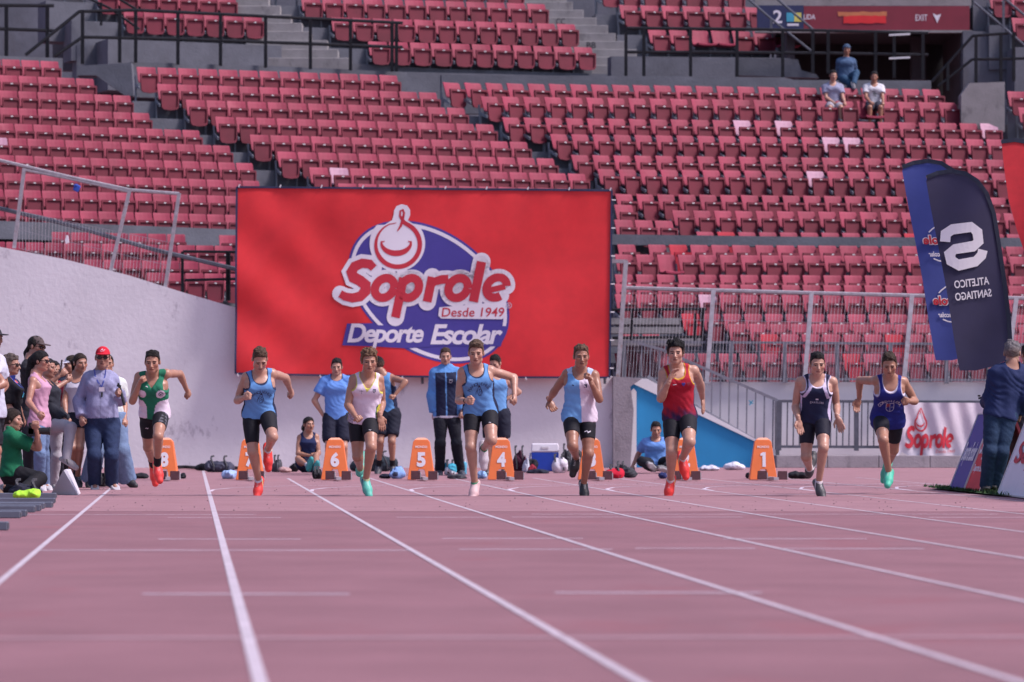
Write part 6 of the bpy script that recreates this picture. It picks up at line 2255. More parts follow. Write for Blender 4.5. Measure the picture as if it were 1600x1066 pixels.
p = person(745, 'male sprinter with swept brown hair, light blue vest with navy sides and white shoes', dict(D=43.6, H=1.84, hd=(744, 552, -.23), yaw=-3, pitch=9, nk=(743.7, 577, -.14), sa=(722, 582, -.12), sb=(768, 580, -.08),
    ea=(717, 626, 1), wa=(729.5, 626.5, -1), eb=(803, 590, 1), wb=(804, 617.5, -1), ha=(738, 643, -.02), hb=(764, 642, -.04),
    ka=(735.5, 699, -1), na=(742, 756, 1), ta=(738, 774, -1), kb=(768, 688, -1), nb=(756, 700, 1), tb=(757, 727, 1),
    pa=(1, -.3, 0), skin=SK2, hairc=(.095, .058, .038), hair=(.044, .010, .007, 70, None, .012), vox=.0105, gvox=.0084, hvox=.0052, mus=1.06,
    upper=dict(kind='vest', col=SKY, fn=sidecol(SKY, NAVYC, .112), hem=-.06, trim=NAVYC, tw=.12, slope=-.05), lower=dict(kind='tights', col=BLACK, len=.60), sock=((.05, .22, .12), .06), shoe=((.62, .42, .42), (.60, .10, .10)), shoeb=((.66, .60, .64), (.66, .60, .64), (.02, .02, .03))), GRP)
penguin(p, .0, .55, M_NAVYPRINT)
leg_mark(p, 'b', sz=.014)
mb = MB()
w_, e_ = Vector(p['J']['wa']), Vector(p['J']['ea'])
d_ = (w_ - e_).normalized()
mb.bar(w_ - d_ * .035, w_ - d_ * .012, .066, .060, n=12)
tag(mb.build('wristband', M_BLACKPRINT, p['root']))

def r5col(c, x, y, t, V):
    c[x > .004] = PINKW
    c[(x < -.10) & (y < .05) & (t < .7)] = (.14, .32, .60)
    c[(t > .985)] = (.42, .52, .70)
p = person(905, 'male sprinter baring teeth in vest halved sky blue and white', dict(D=43.6, H=1.80, hd=(908, 557.5, -.20), yaw=6, pitch=6, nk=(906, 582, -.12), sa=(885, 585, -.08), sb=(929.5, 587, -.10),
    ea=(866.5, 611, 1), wa=(858, 625.5, 1), eb=(936.5, 624, -1), wb=(923, 597, -1), ha=(893, 652, -.04), hb=(917, 652, -.01),
    ka=(894.5, 697, -1), na=(900.5, 715, 1), ta=(895, 737.5, 1), kb=(919.5, 709, -1), nb=(912, 756, 1), tb=(914.5, 774.5, -1),
    pa=(.3, -1, 0), pb=(-1, -.4, 0), ga=('relaxed', 863, 636, -1), gb=('fist', 918.5, 584, -1), skin=SK3, hairc=(.105, .062, .038), hair=(.036, .011, .009, 85), vox=.0105, gvox=.0084, hvox=.0052,
    upper=dict(kind='vest', col=(.15, .34, .63), fn=r5col, hem=-.08, flare=.012, wr=.006), lower=dict(kind='tights', col=BLACK, len=.62), shoe=((.016, .016, .020), (.55, .52, .56), (.6, .58, .6))), GRP)
badge(p, .072, .745, .03, M_NAVYPRINT, 'emblem', polyfill([(-.016, .022), (.018, .022), (.018, -.018), (-.016, -.018)]))
chest_print(p, [ribbon([(-.010, .004), (.010, -.004)], .012)], -.068, .76, M_NAVYPRINT, 'emblem')
leg_mark(p, 'b', sz=.036)
J = p['J']

def r6col(c, x, y, t, V):
    w = np.clip((.28 - t + .05 * np.sin(x * 40 + t * 30) + .03 * np.sin(x * 95)) / .25, 0, 1)
    base = np.array((.33, .010, .024))
    c[:] = base * (1 - w[:, None]) + np.array((.030, .014, .055)) * w[:, None]
    m = (np.abs(x) > .140) & (y < .035) & (t < .85)
    c[m] = np.array((.018, .014, .045))
p = person(1060, 'male sprinter with curly black hair in red vest trimmed yellow and coral shoes', dict(D=43.6, H=1.86, hd=(1055.8, 552, -.20), yaw=-6, pitch=3, nk=(1057, 577, -.12), sa=(1036, 583.5, -.10), sb=(1085, 580, -.05),
    ea=(1032.5, 623, -1), wa=(1045, 595.5, -1), eb=(1094, 600, 1), wb=(1097.5, 622, 1), ha=(1050, 653, .0), hb=(1074, 652, -.04),
    ka=(1049.5, 706, -1), na=(1048, 751, 1), ta=(1043.5, 774, -1), kb=(1077.5, 691, -1), nb=(1066.5, 716, 1), tb=(1072, 741, 1),
    pa=(1, -.4, 0), ga=('relaxed', 1051, 582, -1), gb=('open', 1099, 637, -1), skin=SK2, hairc=(.010, .009, .010), hair=(.060, .026, .018, 105), vox=.0105, gvox=.0084, hvox=.0052, mus=1.1,
    upper=dict(kind='vest', col=(.33, .010, .024), fn=r6col, hem=-.03, trim=(.55, .32, .03), tw=.11, nd=.18), lower=dict(kind='tights', col=BLACK, len=.66), sock=((.6, .5, .5), .07), shoe=RED_SHOE), GRP)
heart = lambda s: polyfill([(0, -s), (-s * .9, .1 * s), (-s * .8, .75 * s), (-s * .3, .85 * s), (0, .55 * s), (.3 * s, .85 * s), (.8 * s, .75 * s), (.9 * s, .1 * s)])
badge(p, .040, .725, 0, M_PURP, 'emblem', heart(.024))
badge(p, .098, .725, 0, mat('print_dark_red', (.25, .02, .03), amt=.1), 'emblem', heart(.024))
chest_print(p, [ribbon([(-.02, .0), (.02, .003)], .008)], -.06, .73, M_WHITE, 'emblem')
leg_mark(p, 'b', sz=.016)

def r7col(c, x, y, t, V):
    a = np.abs(x)
    band = (a > .060 + .22 * np.clip(.86 - t, 0, 1) - .0) & (a < .098 + .22 * np.clip(.86 - t, 0, 1)) & (t > .58)
    c[band & (y > -.02)] = (.52, .45, .62)
    c[(a > .118) & (y > -.04) & (y < .075) & (t < .62)] = (.52, .45, .62)
    c[(a > .132) & (y < .02) & (t < .80)] = NAVYC
p = person(1278, 'male sprinter in navy vest with white side stripes, in front of the barred railing', dict(D=43.6, H=1.80, hd=(1277, 569.5, -.20), yaw=5, pitch=10, nk=(1276.5, 593, -.12), sa=(1249, 597, -.08), sb=(1302, 597, -.08),
    ea=(1242.5, 636, 1), wa=(1247.5, 655, -1), eb=(1307, 634, 1), wb=(1308.5, 652, -1), ha=(1262, 655, .02), hb=(1285, 654, -.04),
    ka=(1259.5, 714, -1), na=(1265, 733, 1), ta=(1270, 712, 1), kb=(1286.5, 700, -1), nb=(1279, 755, 1), tb=(1286, 773, -1),
    pa=(.6, -1, 0), pb=(-.5, -1, 0), ga=('open', 1249.5, 668, -1), gb=('open', 1313, 664, -1), skin=SK2, hairc=(.012, .010, .010), hair=(.034, .008, .005, 80, None, .008), vox=.0105, gvox=.0084, hvox=.0052, mus=1.02,
    upper=dict(kind='vest', col=NAVYC, fn=r7col, hem=-.08, trim=(.60, .54, .66), tw=.13), lower=dict(kind='tights', col=(.014, .014, .026), len=.66), sock=((.55, .50, .52), .08), shoe=((.05, .05, .055), (.20, .05, .05), (.5, .48, .5))), GRP)
sh = [centred('EXATLON', .15, .020, 0, .0, 0, -.01), polyfill([(-.016, .018), (.016, .018), (.016, .036), (-.016, .036)]), ribbon([(-.075, -.026), (.075, -.022)], .003)]
chest_print(p, sh, .0, .50, M_GREYPRINT)
mb = MB()
w_, e_ = Vector(p['J']['wb']), Vector(p['J']['eb'])
d_ = (w_ - e_).normalized()
mb.bar(w_ - d_ * .02, w_ - d_ * .006, .066, .062, n=12)
tag(mb.build('bracelet', M_TAG, p['root']))

p = person(1388, 'leaning male sprinter in royal blue vest and turquoise shoes, nearest the feather flags', dict(D=44.6, H=1.80, hd=(1389.5, 570, -.36), yaw=-3, pitch=24, nk=(1390.5, 594, -.27), sa=(1368.5, 595, -.22), sb=(1412.5, 597, -.20),
    ea=(1343, 594, 1), wa=(1342.5, 622.5, 1), eb=(1429.5, 627, 1), wb=(1419.5, 627, -1), ha=(1376, 652, -.03), hb=(1398, 657, .03),
    ka=(1380, 688, -1), na=(1389, 738, 1), ta=(1386.5, 753, -1), kb=(1396, 703, 1), nb=(1387, 727, 1), tb=(1381.5, 748, 1),
    pa=(.5, -1, 0), pb=(-1, -.2, .3), ga=('relaxed', 1339, 634, 1), skin=SK1, hairc=(.045, .030, .021), hair=(.040, .010, .008, 80), vox=.0105, gvox=.0084, hvox=.0052,
    upper=dict(kind='vest', col=(.016, .020, .165), hem=-.15, flare=.016, trim=(.58, .54, .66), tw=.10, nd=.19, wr=.005), lower=dict(kind='tights', col=(.014, .014, .022), len=.66), shoe=((.06, .46, .31), (.03, .30, .22))), GRP)
sh = [(v + np.array([0, -.075]), f) for v, f in arc_text('CORDILLERA', .118, 160, 20, .034, .012)]
sh += [ribbon([(-.045, .02), (-.045, -.05), (-.03, -.075), (0, -.085), (.03, -.075), (.045, -.05), (.045, .02), (-.045, .02)], .005), ribbon([(0, .02), (0, -.08)], .004), ribbon([(-.045, -.03), (.045, -.03)], .004)]
chest_print(p, sh, .0, .50, M_GREYPRINT)
chest_print(p, [polyfill([(-.042, .017), (-.003, .017), (-.003, -.028), (-.042, -.028)])], 0, .50, M_REDSIGN, 'emblem', .002)

# ================================================================== people by the wall
GB = 'young athletes waiting by the white wall'
def plain(label, ref, D, up, lo, **k): return person(ref, label, dict(D=D, upper=up, lower=lo, **k), GB)
plain('teenage boy in light blue shirt with hand on hip, behind the orange markers', 526, 60, dict(kind='tee', col=(.12, .26, .62), hem=-.06, trim=(.03, .05, .14), tw=.12, nd=.10), dict(kind='shorts', col=(.014, .016, .034), len=.82),
      hd=(526, 574, -.02), pitch=6, H=1.84, nk=(526, 590), sa=(507, 596.5), sb=(545, 596.5), ea=(491, 626, 1), wa=(505, 649, -1), eb=(551, 627, 1), wb=(551, 652, -1), ha=(516, 656), hb=(535, 656),
      ka=(514, 698, -1), na=(513, 738, 1), ta=(511, 745, -1), kb=(537, 698, -1), nb=(539, 738, 1), tb=(541, 745, -1), skin=SK2, hairc=(.012, .010, .010), hair=(.036, .012, .006, 80), shoe=((.05, .05, .06), (.5, .5, .52)))
plain('boy in light blue vest turned away, elbow out, behind the runner in white', 606, 62, dict(kind='vest', col=(.10, .27, .55), hem=-.05, fn=sidecol(SKY, NAVYC, .112), nd=.06), dict(kind='shorts', col=(.014, .016, .030), len=.78),
      hd=(590, 571, .02), yaw=-120, pitch=14, H=1.83, nk=(598, 587), sa=(612, 590.5, -.03), sb=(581, 591, .05), ea=(633.5, 596.5, -1), wa=(618, 616, -1), eb=(574, 625, -1), wb=(577, 650, -1), ha=(615, 650), hb=(598, 650),
      ka=(612, 690, -1), na=(613.5, 729, 1), ta=(616, 738, -1), kb=(594, 690, -1), nb=(592, 729, 1), tb=(590, 738, -1), skin=SK1, hairc=(.012, .010, .010), hair=(.030, .012, .006, 80), sock=(BLACK, .28), shoe=((.05, .05, .06), (.3, .3, .32)))
def trackcol(c, lx, ly, t, V):
    c[(np.abs(lx) > .165) | (t > .90)] = (.10, .26, .56)
    c[(np.abs(lx) < .009) & (ly > 0)] = (.12, .30, .62)
    c[t < -.03] = (.55, .52, .60)
p = plain('young man in navy and light blue tracksuit jacket and black trousers by the wall', 697, 60.5, dict(kind='jacket', col=(.014, .019, .050), hem=-.08, fn=trackcol, collar=.06), dict(kind='trousers', col=(.013, .014, .022), flare=.012),
      hd=(696, 557.5, -.02), yaw=4, pitch=5, H=1.92, nk=(696.5, 575), sa=(679, 583.5), sb=(716, 583.5), ea=(674.5, 617, 1), wa=(678, 645, -1), eb=(721, 617, 1), wb=(722, 642, -1), ha=(688.5, 648), hb=(708, 648),
      ka=(688, 693, -1), na=(687, 734, 1), ta=(686, 742, -1), kb=(713, 693, -1), nb=(719, 734, 1), tb=(723, 742, -1), skin=SK2, hairc=(.06, .036, .024), hair=(.034, .008, .004, 80), shoe=((.05, .055, .08), (.4, .4, .44)))
chest_print(p, [ribbon(arc(0, 0, .024, .02, 0, 360, 12), .006), ribbon([(-.03, .03), (.03, .03)], .006)], .075, .70, M_GREYPRINT, 'emblem')
plain('boy in light blue vest looking down, hand on hip, beside the blue cooler', 780, 60, dict(kind='vest', col=(.13, .30, .58), hem=-.05, fn=sidecol(SKY, NAVYC, .110)), dict(kind='shorts', col=(.016, .018, .034), len=.80),
      hd=(774, 568, -.02), yaw=-28, pitch=22, H=1.78, nk=(775, 585), sa=(759, 592, -.06), sb=(791, 595, .02), ea=(752, 622, 1), wa=(757, 645, -1), eb=(811, 612.5, 1), wb=(790, 624.5, -1), ha=(766, 649), hb=(786, 649),
      ka=(764, 694, -1), na=(763, 736, 1), ta=(761, 745, -1), kb=(788, 694, -1), nb=(788, 736, 1), tb=(789, 745, -1), skin=SK2, hairc=(.012, .010, .010), hair=(.030, .012, .005, 80), shoe=((.05, .05, .06), (.3, .3, .32)))
plain('girl with long dark hair in navy vest sitting on the track', 483, 62, dict(kind='vest', col=(.014, .022, .075), hem=-.05, off=.002), dict(kind='shorts', col=(.016, .020, .055), len=.5),
      hd=(482.5, 663.5, -.06), yaw=30, pitch=0, H=1.65, fem=1, bust=.02, nk=(481, 679, -.02), sa=(468, 684.5, -.04), sb=(494.5, 683, .0), ea=(465.5, 709, -1), wa=(484, 712, -1), eb=(498, 708, -1), wb=(490, 716, -1), ha=(475, 727), hb=(486, 727),
      ka=(466, 717, -1), na=(482, 728, -1), ta=(485, 717, -1), kb=(494, 712, -1), nb=(494, 731, -1), tb=(496, 722, -1), skin=SK1, hairc=(.012, .010, .011),
      hair=(.014, .012, .004, 60, [dict(p=[(0, -.08, .03), (-.02, -.11, -.06), (.05, -.06, -.20), (.08, .02, -.34)], r=[.05, .05, .042, .028])]), sock=((.5, .48, .52), .2), shoe=((.03, .28, .30), (.04, .42, .42)))
plain('boy in light blue shirt and black trousers sitting in front of the blue ramp wall', 1022, 63, dict(kind='tee', col=(.13, .27, .60), hem=-.05, trim=(.03, .05, .14), tw=.15, nd=.10), dict(kind='trousers', col=(.012, .012, .017), flare=.014),
      hd=(1025, 672, -.05), yaw=5, pitch=10, H=1.72, nk=(1024.5, 687, -.02), sa=(1008.5, 692), sb=(1038, 692), ea=(998, 709, 1), wa=(989, 727, -1), eb=(1047, 711, 1), wb=(1052, 727, -1), ha=(1016, 726), hb=(1031, 726),
      ka=(1003, 721, -1), na=(1019, 730.5, -1), ta=(1012, 724, -1), kb=(1052, 718, -1), nb=(1040, 732, -1), tb=(1030, 729, -1), skin=SK1, hairc=(.014, .011, .010), hair=(.034, .012, .005, 80), shoe=((.10, .10, .11), (.35, .34, .36)))

# ================================================================== officials, helpers and spectators on the left
GL = 'people standing beside lane 8 on the left'
WSH = ((.48, .46, .49), (.62, .60, .64), (.10, .10, .12))
def shirtcol(c, lx, ly, t, V):
    st = np.sin(lx * 520) > .55
    c[st] = c[st] * .86
    c[(np.abs(lx) < .006) & (ly > 0)] = c[(np.abs(lx) < .006) & (ly > 0)] * .8
p = person(155, 'big man in red cap, sunglasses and striped lilac shirt holding a black microphone', dict(D=47.6, H=1.78, hd=(160.5, 559, -.05), yaw=4, pitch=2, hs=1.07, neck=.066, nk=(158, 580, -.0), sa=(137.5, 592, .0), sb=(175.5, 593, .0),
    ea=(123.5, 626, 1), wa=(127, 652, -1), eb=(187.5, 625, 1), wb=(187.5, 615.5, -1), ha=(146, 664), hb=(174, 664), ka=(147.5, 712, -1), na=(147.5, 754, 1), ta=(149, 763.5, -1), kb=(174, 712, -1), nb=(174.5, 754, 1), tb=(183, 763, -1),
    pb=(-1, -.3, .1), skin=(.36, .19, .135), hairc=(.03, .025, .024), hair=(.012, .009, .003, 60), cap=(.52, .014, .030), glasses=True, wide=.93, deep=1.2, belly=.058, mus=1.04, leg=1.05, vox=.012, gvox=.011,
    upper=dict(kind='shirt', col=(.27, .27, .42), fn=shirtcol, hem=.04, collar=-.01, off=.006, wr=.0055), lower=dict(kind='jeans', col=(.022, .036, .085), off=.006, flare=.018, top=.14), shoe=WSH, shoew=1.1), GL)
root = p['root']
def lanyard(p, col, badgecol, tb=.50, u=.03, lab='badge'):
    T = p['T']
    mt = mat('lanyard_' + lab, col, amt=.1)
    for sx in (-1, 1):
        pts = [(sx * .070, .155), (sx * .062, .08), (sx * .035 + u * .5, 0.0), (u, -.065)]
        chest_print(p, [ribbon(pts, .016)], 0, .80, mt, 'lanyard', .006)
    o = p['res']['upper'][0]
    sh = polyfill([(-.034, .026), (.034, .026), (.034, -.026), (-.034, -.026)])
    chest_print(p, [(sh[0] + np.array([u, -.095]), sh[1])], 0, .80, badgecol, 'badge', .012)
lanyard(p, (.05, .07, .30), M_WHITE, u=.022, lab='purple')
chest_print(p, [polyfill([(-.012, .03), (.012, .03), (.010, -.03), (-.010, -.03)])], .022, .56, M_BLACKPRINT, 'whistle', .01)
hp = p['hp']
cap_o = [o for o in root.children if o.name.startswith('cap')][0]
flat('emblem', [ribbon([(-.026, -.012), (-.014, -.002), (-.004, .010), (.002, .014), (-.002, -.002), (.010, -.006), (.028, .004)], .006), ribbon([(-.020, -.018), (.022, -.012)], .004)], lambda x, y: Vector(hp(x, .100 - 6 * x * x - max(0, y) * .35, .088 + y)), M_WHITE, cap_o)
mb = MB()
hand = Vector(p['J']['wb'])
mc = P(188.2, 612, hand.y - .07)
mb.bar(mc + Vector((-.01, 0, .055)), mc + Vector((.05, .0, -.17)), .034, n=10)
mb.build('microphone_body', M_BLACKPRINT)
mo = bpy.data.objects[-1]
mic = [o for o in bpy.data.objects if o.name.startswith('microphone_body')][0]
tag(mic, 'black microphone held by the man in the red cap', 'microphone')
mic.name = 'microphone'
mb = MB()
mb.bar(mc + Vector((-.025, 0, .055)), mc + Vector((-.012, 0, .085)), .052, n=10)
mb.bar(mc + Vector((-.035, 0, .085)), mc + Vector((-.012, 0, .088)), .040, n=10)
mb.build('head', mat('mic_foam', (.02, .02, .024), rough=.9, amt=.3), mic)

def side(label, ref, s):
    return person(ref, label, s, GL)
p = side('woman in pink sleeveless top and blue jeans with long dark ponytail, hand on hip', 60, dict(D=46.9, H=1.70, fem=1, bust=.028, hd=(64.5, 564.5, -.0), yaw=74, pitch=4, nk=(57.5, 588, .0), sa=(51, 596.5, -.13), sb=(61, 595.5, .16),
    ea=(44.5, 628.5, -1), wa=(59, 645.5, -1), eb=(66, 628, 1), wb=(72, 644, -1), ha=(60, 660, -.09), hb=(65, 660, .09), ka=(62.5, 710, -1), na=(61.5, 756, 1), ta=(68, 764, -1), kb=(68, 710, 1), nb=(70, 756, 1), tb=(77, 763, -1),
    pa=(.2, 1, .2), skin=(.42, .21, .145), hairc=(.012, .010, .011), hair=(.016, .013, .004, 60, [dict(p=[(0, -.085, .055), (0, -.125, .0), (0, -.135, -.12), (0, -.13, -.26), (.0, -.10, -.36)], r=[.040, .048, .052, .046, .022])]),
    glasses=True, upper=dict(kind='vest', col=(.50, .27, .38), hem=-.14, aw=.075, nd=.16, flare=.014, wr=.007), lower=dict(kind='jeans', col=(.13, .19, .32), flare=.012, off=-.002), shoe=WSH))
p = side('older woman with short grey hair, sunglasses and black shirt with a blue lanyard', 20, dict(D=47.2, H=1.66, fem=.6, bust=.03, wide=1.12, deep=1.12, hd=(18.5, 570.5), yaw=72, pitch=3, nk=(13.5, 592.5), sa=(10, 602, -.14), sb=(22, 602, .14),
    ea=(14, 636, -1), wa=(28, 655, -1), eb=(28, 636, 1), wb=(36, 655, 1), ha=(14, 664, -.09), hb=(20, 664, .09), ka=(15, 713, -1), na=(14, 756, 1), ta=(22, 765, -1), kb=(24, 713, 1), nb=(26, 756, 1), tb=(33, 764, -1),
    skin=(.42, .22, .155), hairc=(.10, .075, .065), hair=(.034, .024, .012, 60), glasses=True, upper=dict(kind='tee', col=(.013, .012, .016), hem=-.12, sleeve=.9, flare=.02, trim=(.55, .10, .14), tw=.18, nd=.10, nw=.07), lower=dict(kind='trousers', col=(.012, .012, .015), flare=.01), shoe=((.03, .03, .035), (.2, .2, .2))))
lanyard(p, (.05, .09, .42), M_CYAN, u=.04, lab='blue')
p = side('tall man in brown cap holding up a phone behind the woman in pink', 50, dict(D=48.6, H=1.88, hd=(57, 541.5), yaw=66, pitch=10, nk=(49, 565), sa=(43, 577, -.14), sb=(57, 577, .16),
    ea=(64, 609, -1), wa=(92, 587.5, -1), eb=(78, 612, 1), wb=(103, 596.5, 1), ha=(46, 650, -.09), hb=(52, 650, .09), ka=(46, 703, -1), na=(45, 751, 1), ta=(52, 760, -1), kb=(52, 703, 1), nb=(54, 751, 1), tb=(61, 760, -1),
    pa=(0, 1, 0), skin=(.38, .195, .135), hairc=(.014, .011, .010), hair=(.012, .010, .003, 60, [dict(p=[(0, -.09, -.02), (0, -.115, -.10), (0, -.10, -.20)], r=[.036, .042, .028])]), cap=(.085, .062, .062), glasses=True, upper=dict(kind='tee', col=(.022, .021, .026), hem=-.08), lower=dict(kind='trousers', col=(.03, .03, .04)), shoe=((.05, .05, .06), (.3, .3, .3))))
mb = MB()
c_ = P(95.8, 571.5, p['J']['wa'][1] - .02)
mb.box(c_, (.014, .075, .15), M=Matrix.Rotation(R(6), 3, 'Y'))
ph = mb.build('phone', mat('phone_case', (.03, .022, .024), rough=.4, amt=.2), bevel=.004)
tag(ph, 'dark phone held upright by the man in the brown cap', 'phone')
p = side('young woman in dark jacket and white trousers with one foot on the prism', 80, dict(D=48.0, H=1.66, fem=1, bust=.02, hd=(75.5, 575.5, .0), yaw=70, pitch=4, nk=(71.5, 598), sa=(69, 607, -.12), sb=(78, 607, .14),
    ea=(80, 640, -1), wa=(100, 655.5, -1), eb=(86, 640, 1), wb=(104, 655, 1), ha=(81, 662, -.08), hb=(87, 662, .08), ka=(111, 668, -1), na=(103.5, 717, -1), ta=(118, 726.5, -1), kb=(88, 712, 1), nb=(84, 756, 1), tb=(92, 764, -1),
    skin=(.38, .19, .13), hairc=(.016, .012, .012), hair=(.015, .012, .004, 60), upper=dict(kind='jacket', col=(.022, .024, .034), hem=-.04), lower=dict(kind='trousers', col=(.42, .40, .44), flare=.0, off=-.004), sock=((.16, .15, .17), .12), shoe=((.34, .31, .32), (.50, .47, .48), (.06, .055, .06))))
blob_c = None
p = side('dark haired girl in red shirt behind the woman in white trousers', 86, dict(D=49.4, H=1.62, fem=1, bust=.02, hd=(84, 578.5), yaw=40, pitch=6, nk=(82.5, 600), sa=(69, 607), sb=(95, 607),
    ea=(66, 638, 1), wa=(70, 655, -1), eb=(99, 638, 1), wb=(98, 655, -1), ha=(76, 660), hb=(91, 660), ka=(75, 708, -1), na=(74, 750, 1), ta=(74, 758, -1), kb=(92, 708, -1), nb=(92, 750, 1), tb=(93, 758, -1),
    skin=SK1, hairc=(.014, .011, .011), hair=(.018, .014, .004, 60), upper=dict(kind='tee', col=(.40, .03, .06), hem=-.05), lower=dict(kind='trousers', col=(.03, .03, .045)), shoe=((.5, .1, .25), (.4, .4, .4))))
p = side('girl in white and navy vest left of the man in the red cap', 122, dict(D=49.2, H=1.72, fem=1, bust=.015, hd=(125.5, 567.5, -.02), yaw=32, pitch=5, nk=(119.5, 589.5), sa=(107.5, 597), sb=(133, 596),
    ea=(100.5, 628.5, -1), wa=(103.5, 652, -1), eb=(138, 630, 1), wb=(138, 652, -1), ha=(113, 655), hb=(128, 655), ka=(113, 700, -1), na=(110, 744, 1), ta=(113, 756, -1), kb=(125, 700, -1), nb=(121, 746, 1), tb=(124, 757, -1),
    skin=(.40, .20, .135), hairc=(.030, .019, .014), hair=(.010, .010, .003, 60, [dict(p=[(0, -.09, .05), (-.03, -.13, .0), (-.03, -.13, -.12)], r=[.038, .036, .020])]),
    upper=dict(kind='vest', col=(.56, .53, .62), fn=sidecol((.56, .53, .62), NAVYC, .075), hem=-.05, trim=NAVYC, tw=.12), lower=dict(kind='shorts', col=(.012, .014, .030), len=.40), shoe=((.05, .05, .06), (.5, .2, .4))))
p = side('girl in white cap with navy band, just behind the girl in white and navy vest', 112, dict(D=49.9, H=1.66, fem=1, hd=(112, 570.5), yaw=-60, pitch=8, nk=(111, 591), sa=(99, 598), sb=(122, 598), ea=(98, 628, 1), wa=(99, 650, -1), eb=(124, 628, 1), wb=(123, 650, -1),
    ha=(104, 655), hb=(118, 655), ka=(103, 703, -1), na=(102, 746, 1), ta=(102, 755, -1), kb=(119, 703, -1), nb=(119, 746, 1), tb=(120, 755, -1), skin=SK1, hairc=(.03, .02, .015), hair=(.014, .012, .003, 60, [dict(p=[(0, -.09, .0), (0, -.12, -.08), (0, -.11, -.18)], r=[.034, .036, .02])]), cap=(.55, .54, .62),
    upper=dict(kind='tee', col=(.03, .035, .06)), lower=dict(kind='trousers', col=(.03, .03, .04)), shoe=((.05, .05, .06), (.4, .4, .4))))
p = side('person in white shirt and wide pale jeans standing behind the man in the red cap', 180, dict(D=49.0, H=1.72, hd=(167, 569), yaw=10, nk=(170, 590), sa=(154, 598), sb=(188, 600), ea=(151, 630, 1), wa=(152, 652, -1), eb=(194, 632, 1), wb=(195, 654, -1),
    ha=(162, 656), hb=(182, 656), ka=(150, 704, -1), na=(141, 748, 1), ta=(140, 757, -1), kb=(190, 704, -1), nb=(198, 748, 1), tb=(209, 755, -1), skin=SK1, hairc=(.02, .015, .012), hair=(.02, .012, .004, 60),
    upper=dict(kind='tee', col=(.55, .58, .56), hem=-.10), lower=dict(kind='jeans', col=(.14, .20, .32), flare=.05, off=.02), shoe=((.025, .025, .028), (.45, .44, .46))))
blob('bag_green', 'small green bag hanging behind the man in the red cap', 'bag', 195, 688, 705, 16, 49.2, (.01, .16, .08), 40)
bg_ = [o for o in bpy.data.objects if o.name.startswith('bag_green')][0]
bg_.name = 'sports_bag'
bg_.location.z += P(195, 703, 49.2).z
# kneeling photographer
p = side('kneeling photographer in green shirt aiming a camera with long black lens', 30, dict(D=44.2, H=1.70, hd=(20.5, 656.5, .0), yaw=82, pitch=4, nk=(17, 674, .0), sa=(21, 684.5, -.17), sb=(21, 682, .17),
    ea=(60, 700, -1), wa=(56.5, 672, -1), eb=(56, 700, 1), wb=(60, 678, 1), ha=(18, 741, -.09), hb=(18, 741, .09), ka=(62, 748, -1), na=(30, 769, -1), ta=(14, 772, -1), kb=(52, 758, 1), nb=(8, 764, 1), tb=(-6, 768, 1),
    pa=(0, 1, 0), skin=(.42, .22, .155), hairc=(.028, .018, .014), hair=(.022, .018, .004, 60, [dict(p=[(0, -.09, .0), (0, -.10, -.06)], r=[.04, .03])]), upper=dict(kind='tee', col=(.008, .135, .062), hem=-.06, flare=.026, wr=.009, sleeve=.72), lower=dict(kind='trousers', col=(.012, .012, .016), off=.004), shoe=((.05, .045, .05), (.30, .26, .27))))
chest_print(p, [centred('PRODUCCION', .14, .022, 0, .01)], 0, .84, M_WHITE, 'lettering', .004, fdir=tuple(-p['fwd']), rightv=tuple(-p['T'].rs))
chest_print(p, [polyfill(ellipse_pts(0, 0, .05, .05, 0, 16))], 0, .55, M_WHITE, 'lettering', .004, fdir=tuple(-p['fwd']), rightv=tuple(-p['T'].rs))
Dk = p['J']['wa'][1] + .06
cm = empty('camera_body', tuple(P(50, 678, Dk)), 'black camera with long lens held by the kneeling photographer', 'camera')
mb = MB()
cc = P(49.5, 672.5, Dk)
mb.box(cc, (.07, .14, .10))
mb.box(cc + Vector((-.005, 0, .065)), (.06, .055, .045))
mb.box(cc + Vector((.0, -.055, -.02)), (.09, .03, .10))
mb.build('housing', M_BLACKPRINT, cm, bevel=.008)
mb = MB()
mb.bar(cc + Vector((.03, 0, -.008)), cc + Vector((.12, 0, -.008)), .075, n=14)
mb.bar(cc + Vector((.12, 0, -.008)), cc + Vector((.20, 0, -.009)), .082, n=14)
mb.bar(cc + Vector((.20, 0, -.009)), cc + Vector((.215, 0, -.009)), .094, n=14)
mb.build('lens', mat('lens_barrel', (.014, .014, .016), rough=.35, amt=.2), cm)
cm.name = 'photo_camera'
# man cut by the left edge
p = side('man in white shirt and dark shorts cut by the left edge', -8, dict(D=43.4, H=1.84, hd=(-10, 528, -.03), yaw=60, pitch=4, nk=(-16, 553), sa=(-22, 566, -.14), sb=(-2, 566, .12), ea=(6, 600, -1), wa=(-22, 612, -1), eb=(8, 602, 1), wb=(-6, 622, -1),
    ha=(-20, 645, -.08), hb=(-8, 645, .08), ka=(-6, 704, -1), na=(-8, 762, 1), ta=(2, 774, -1), kb=(-20, 704, 1), nb=(-26, 762, 1), tb=(-18, 774, -1), skin=(.36, .175, .115), hairc=(.02, .015, .012), hair=(.01, .008, .003, 60), cap=(.03, .03, .036),
    upper=dict(kind='tee', col=(.48, .48, .58), hem=-.1, flare=.02), lower=dict(kind='shorts', col=(.014, .014, .02), len=.9), shoe=((.16, .09, .05), (.3, .28, .26))))

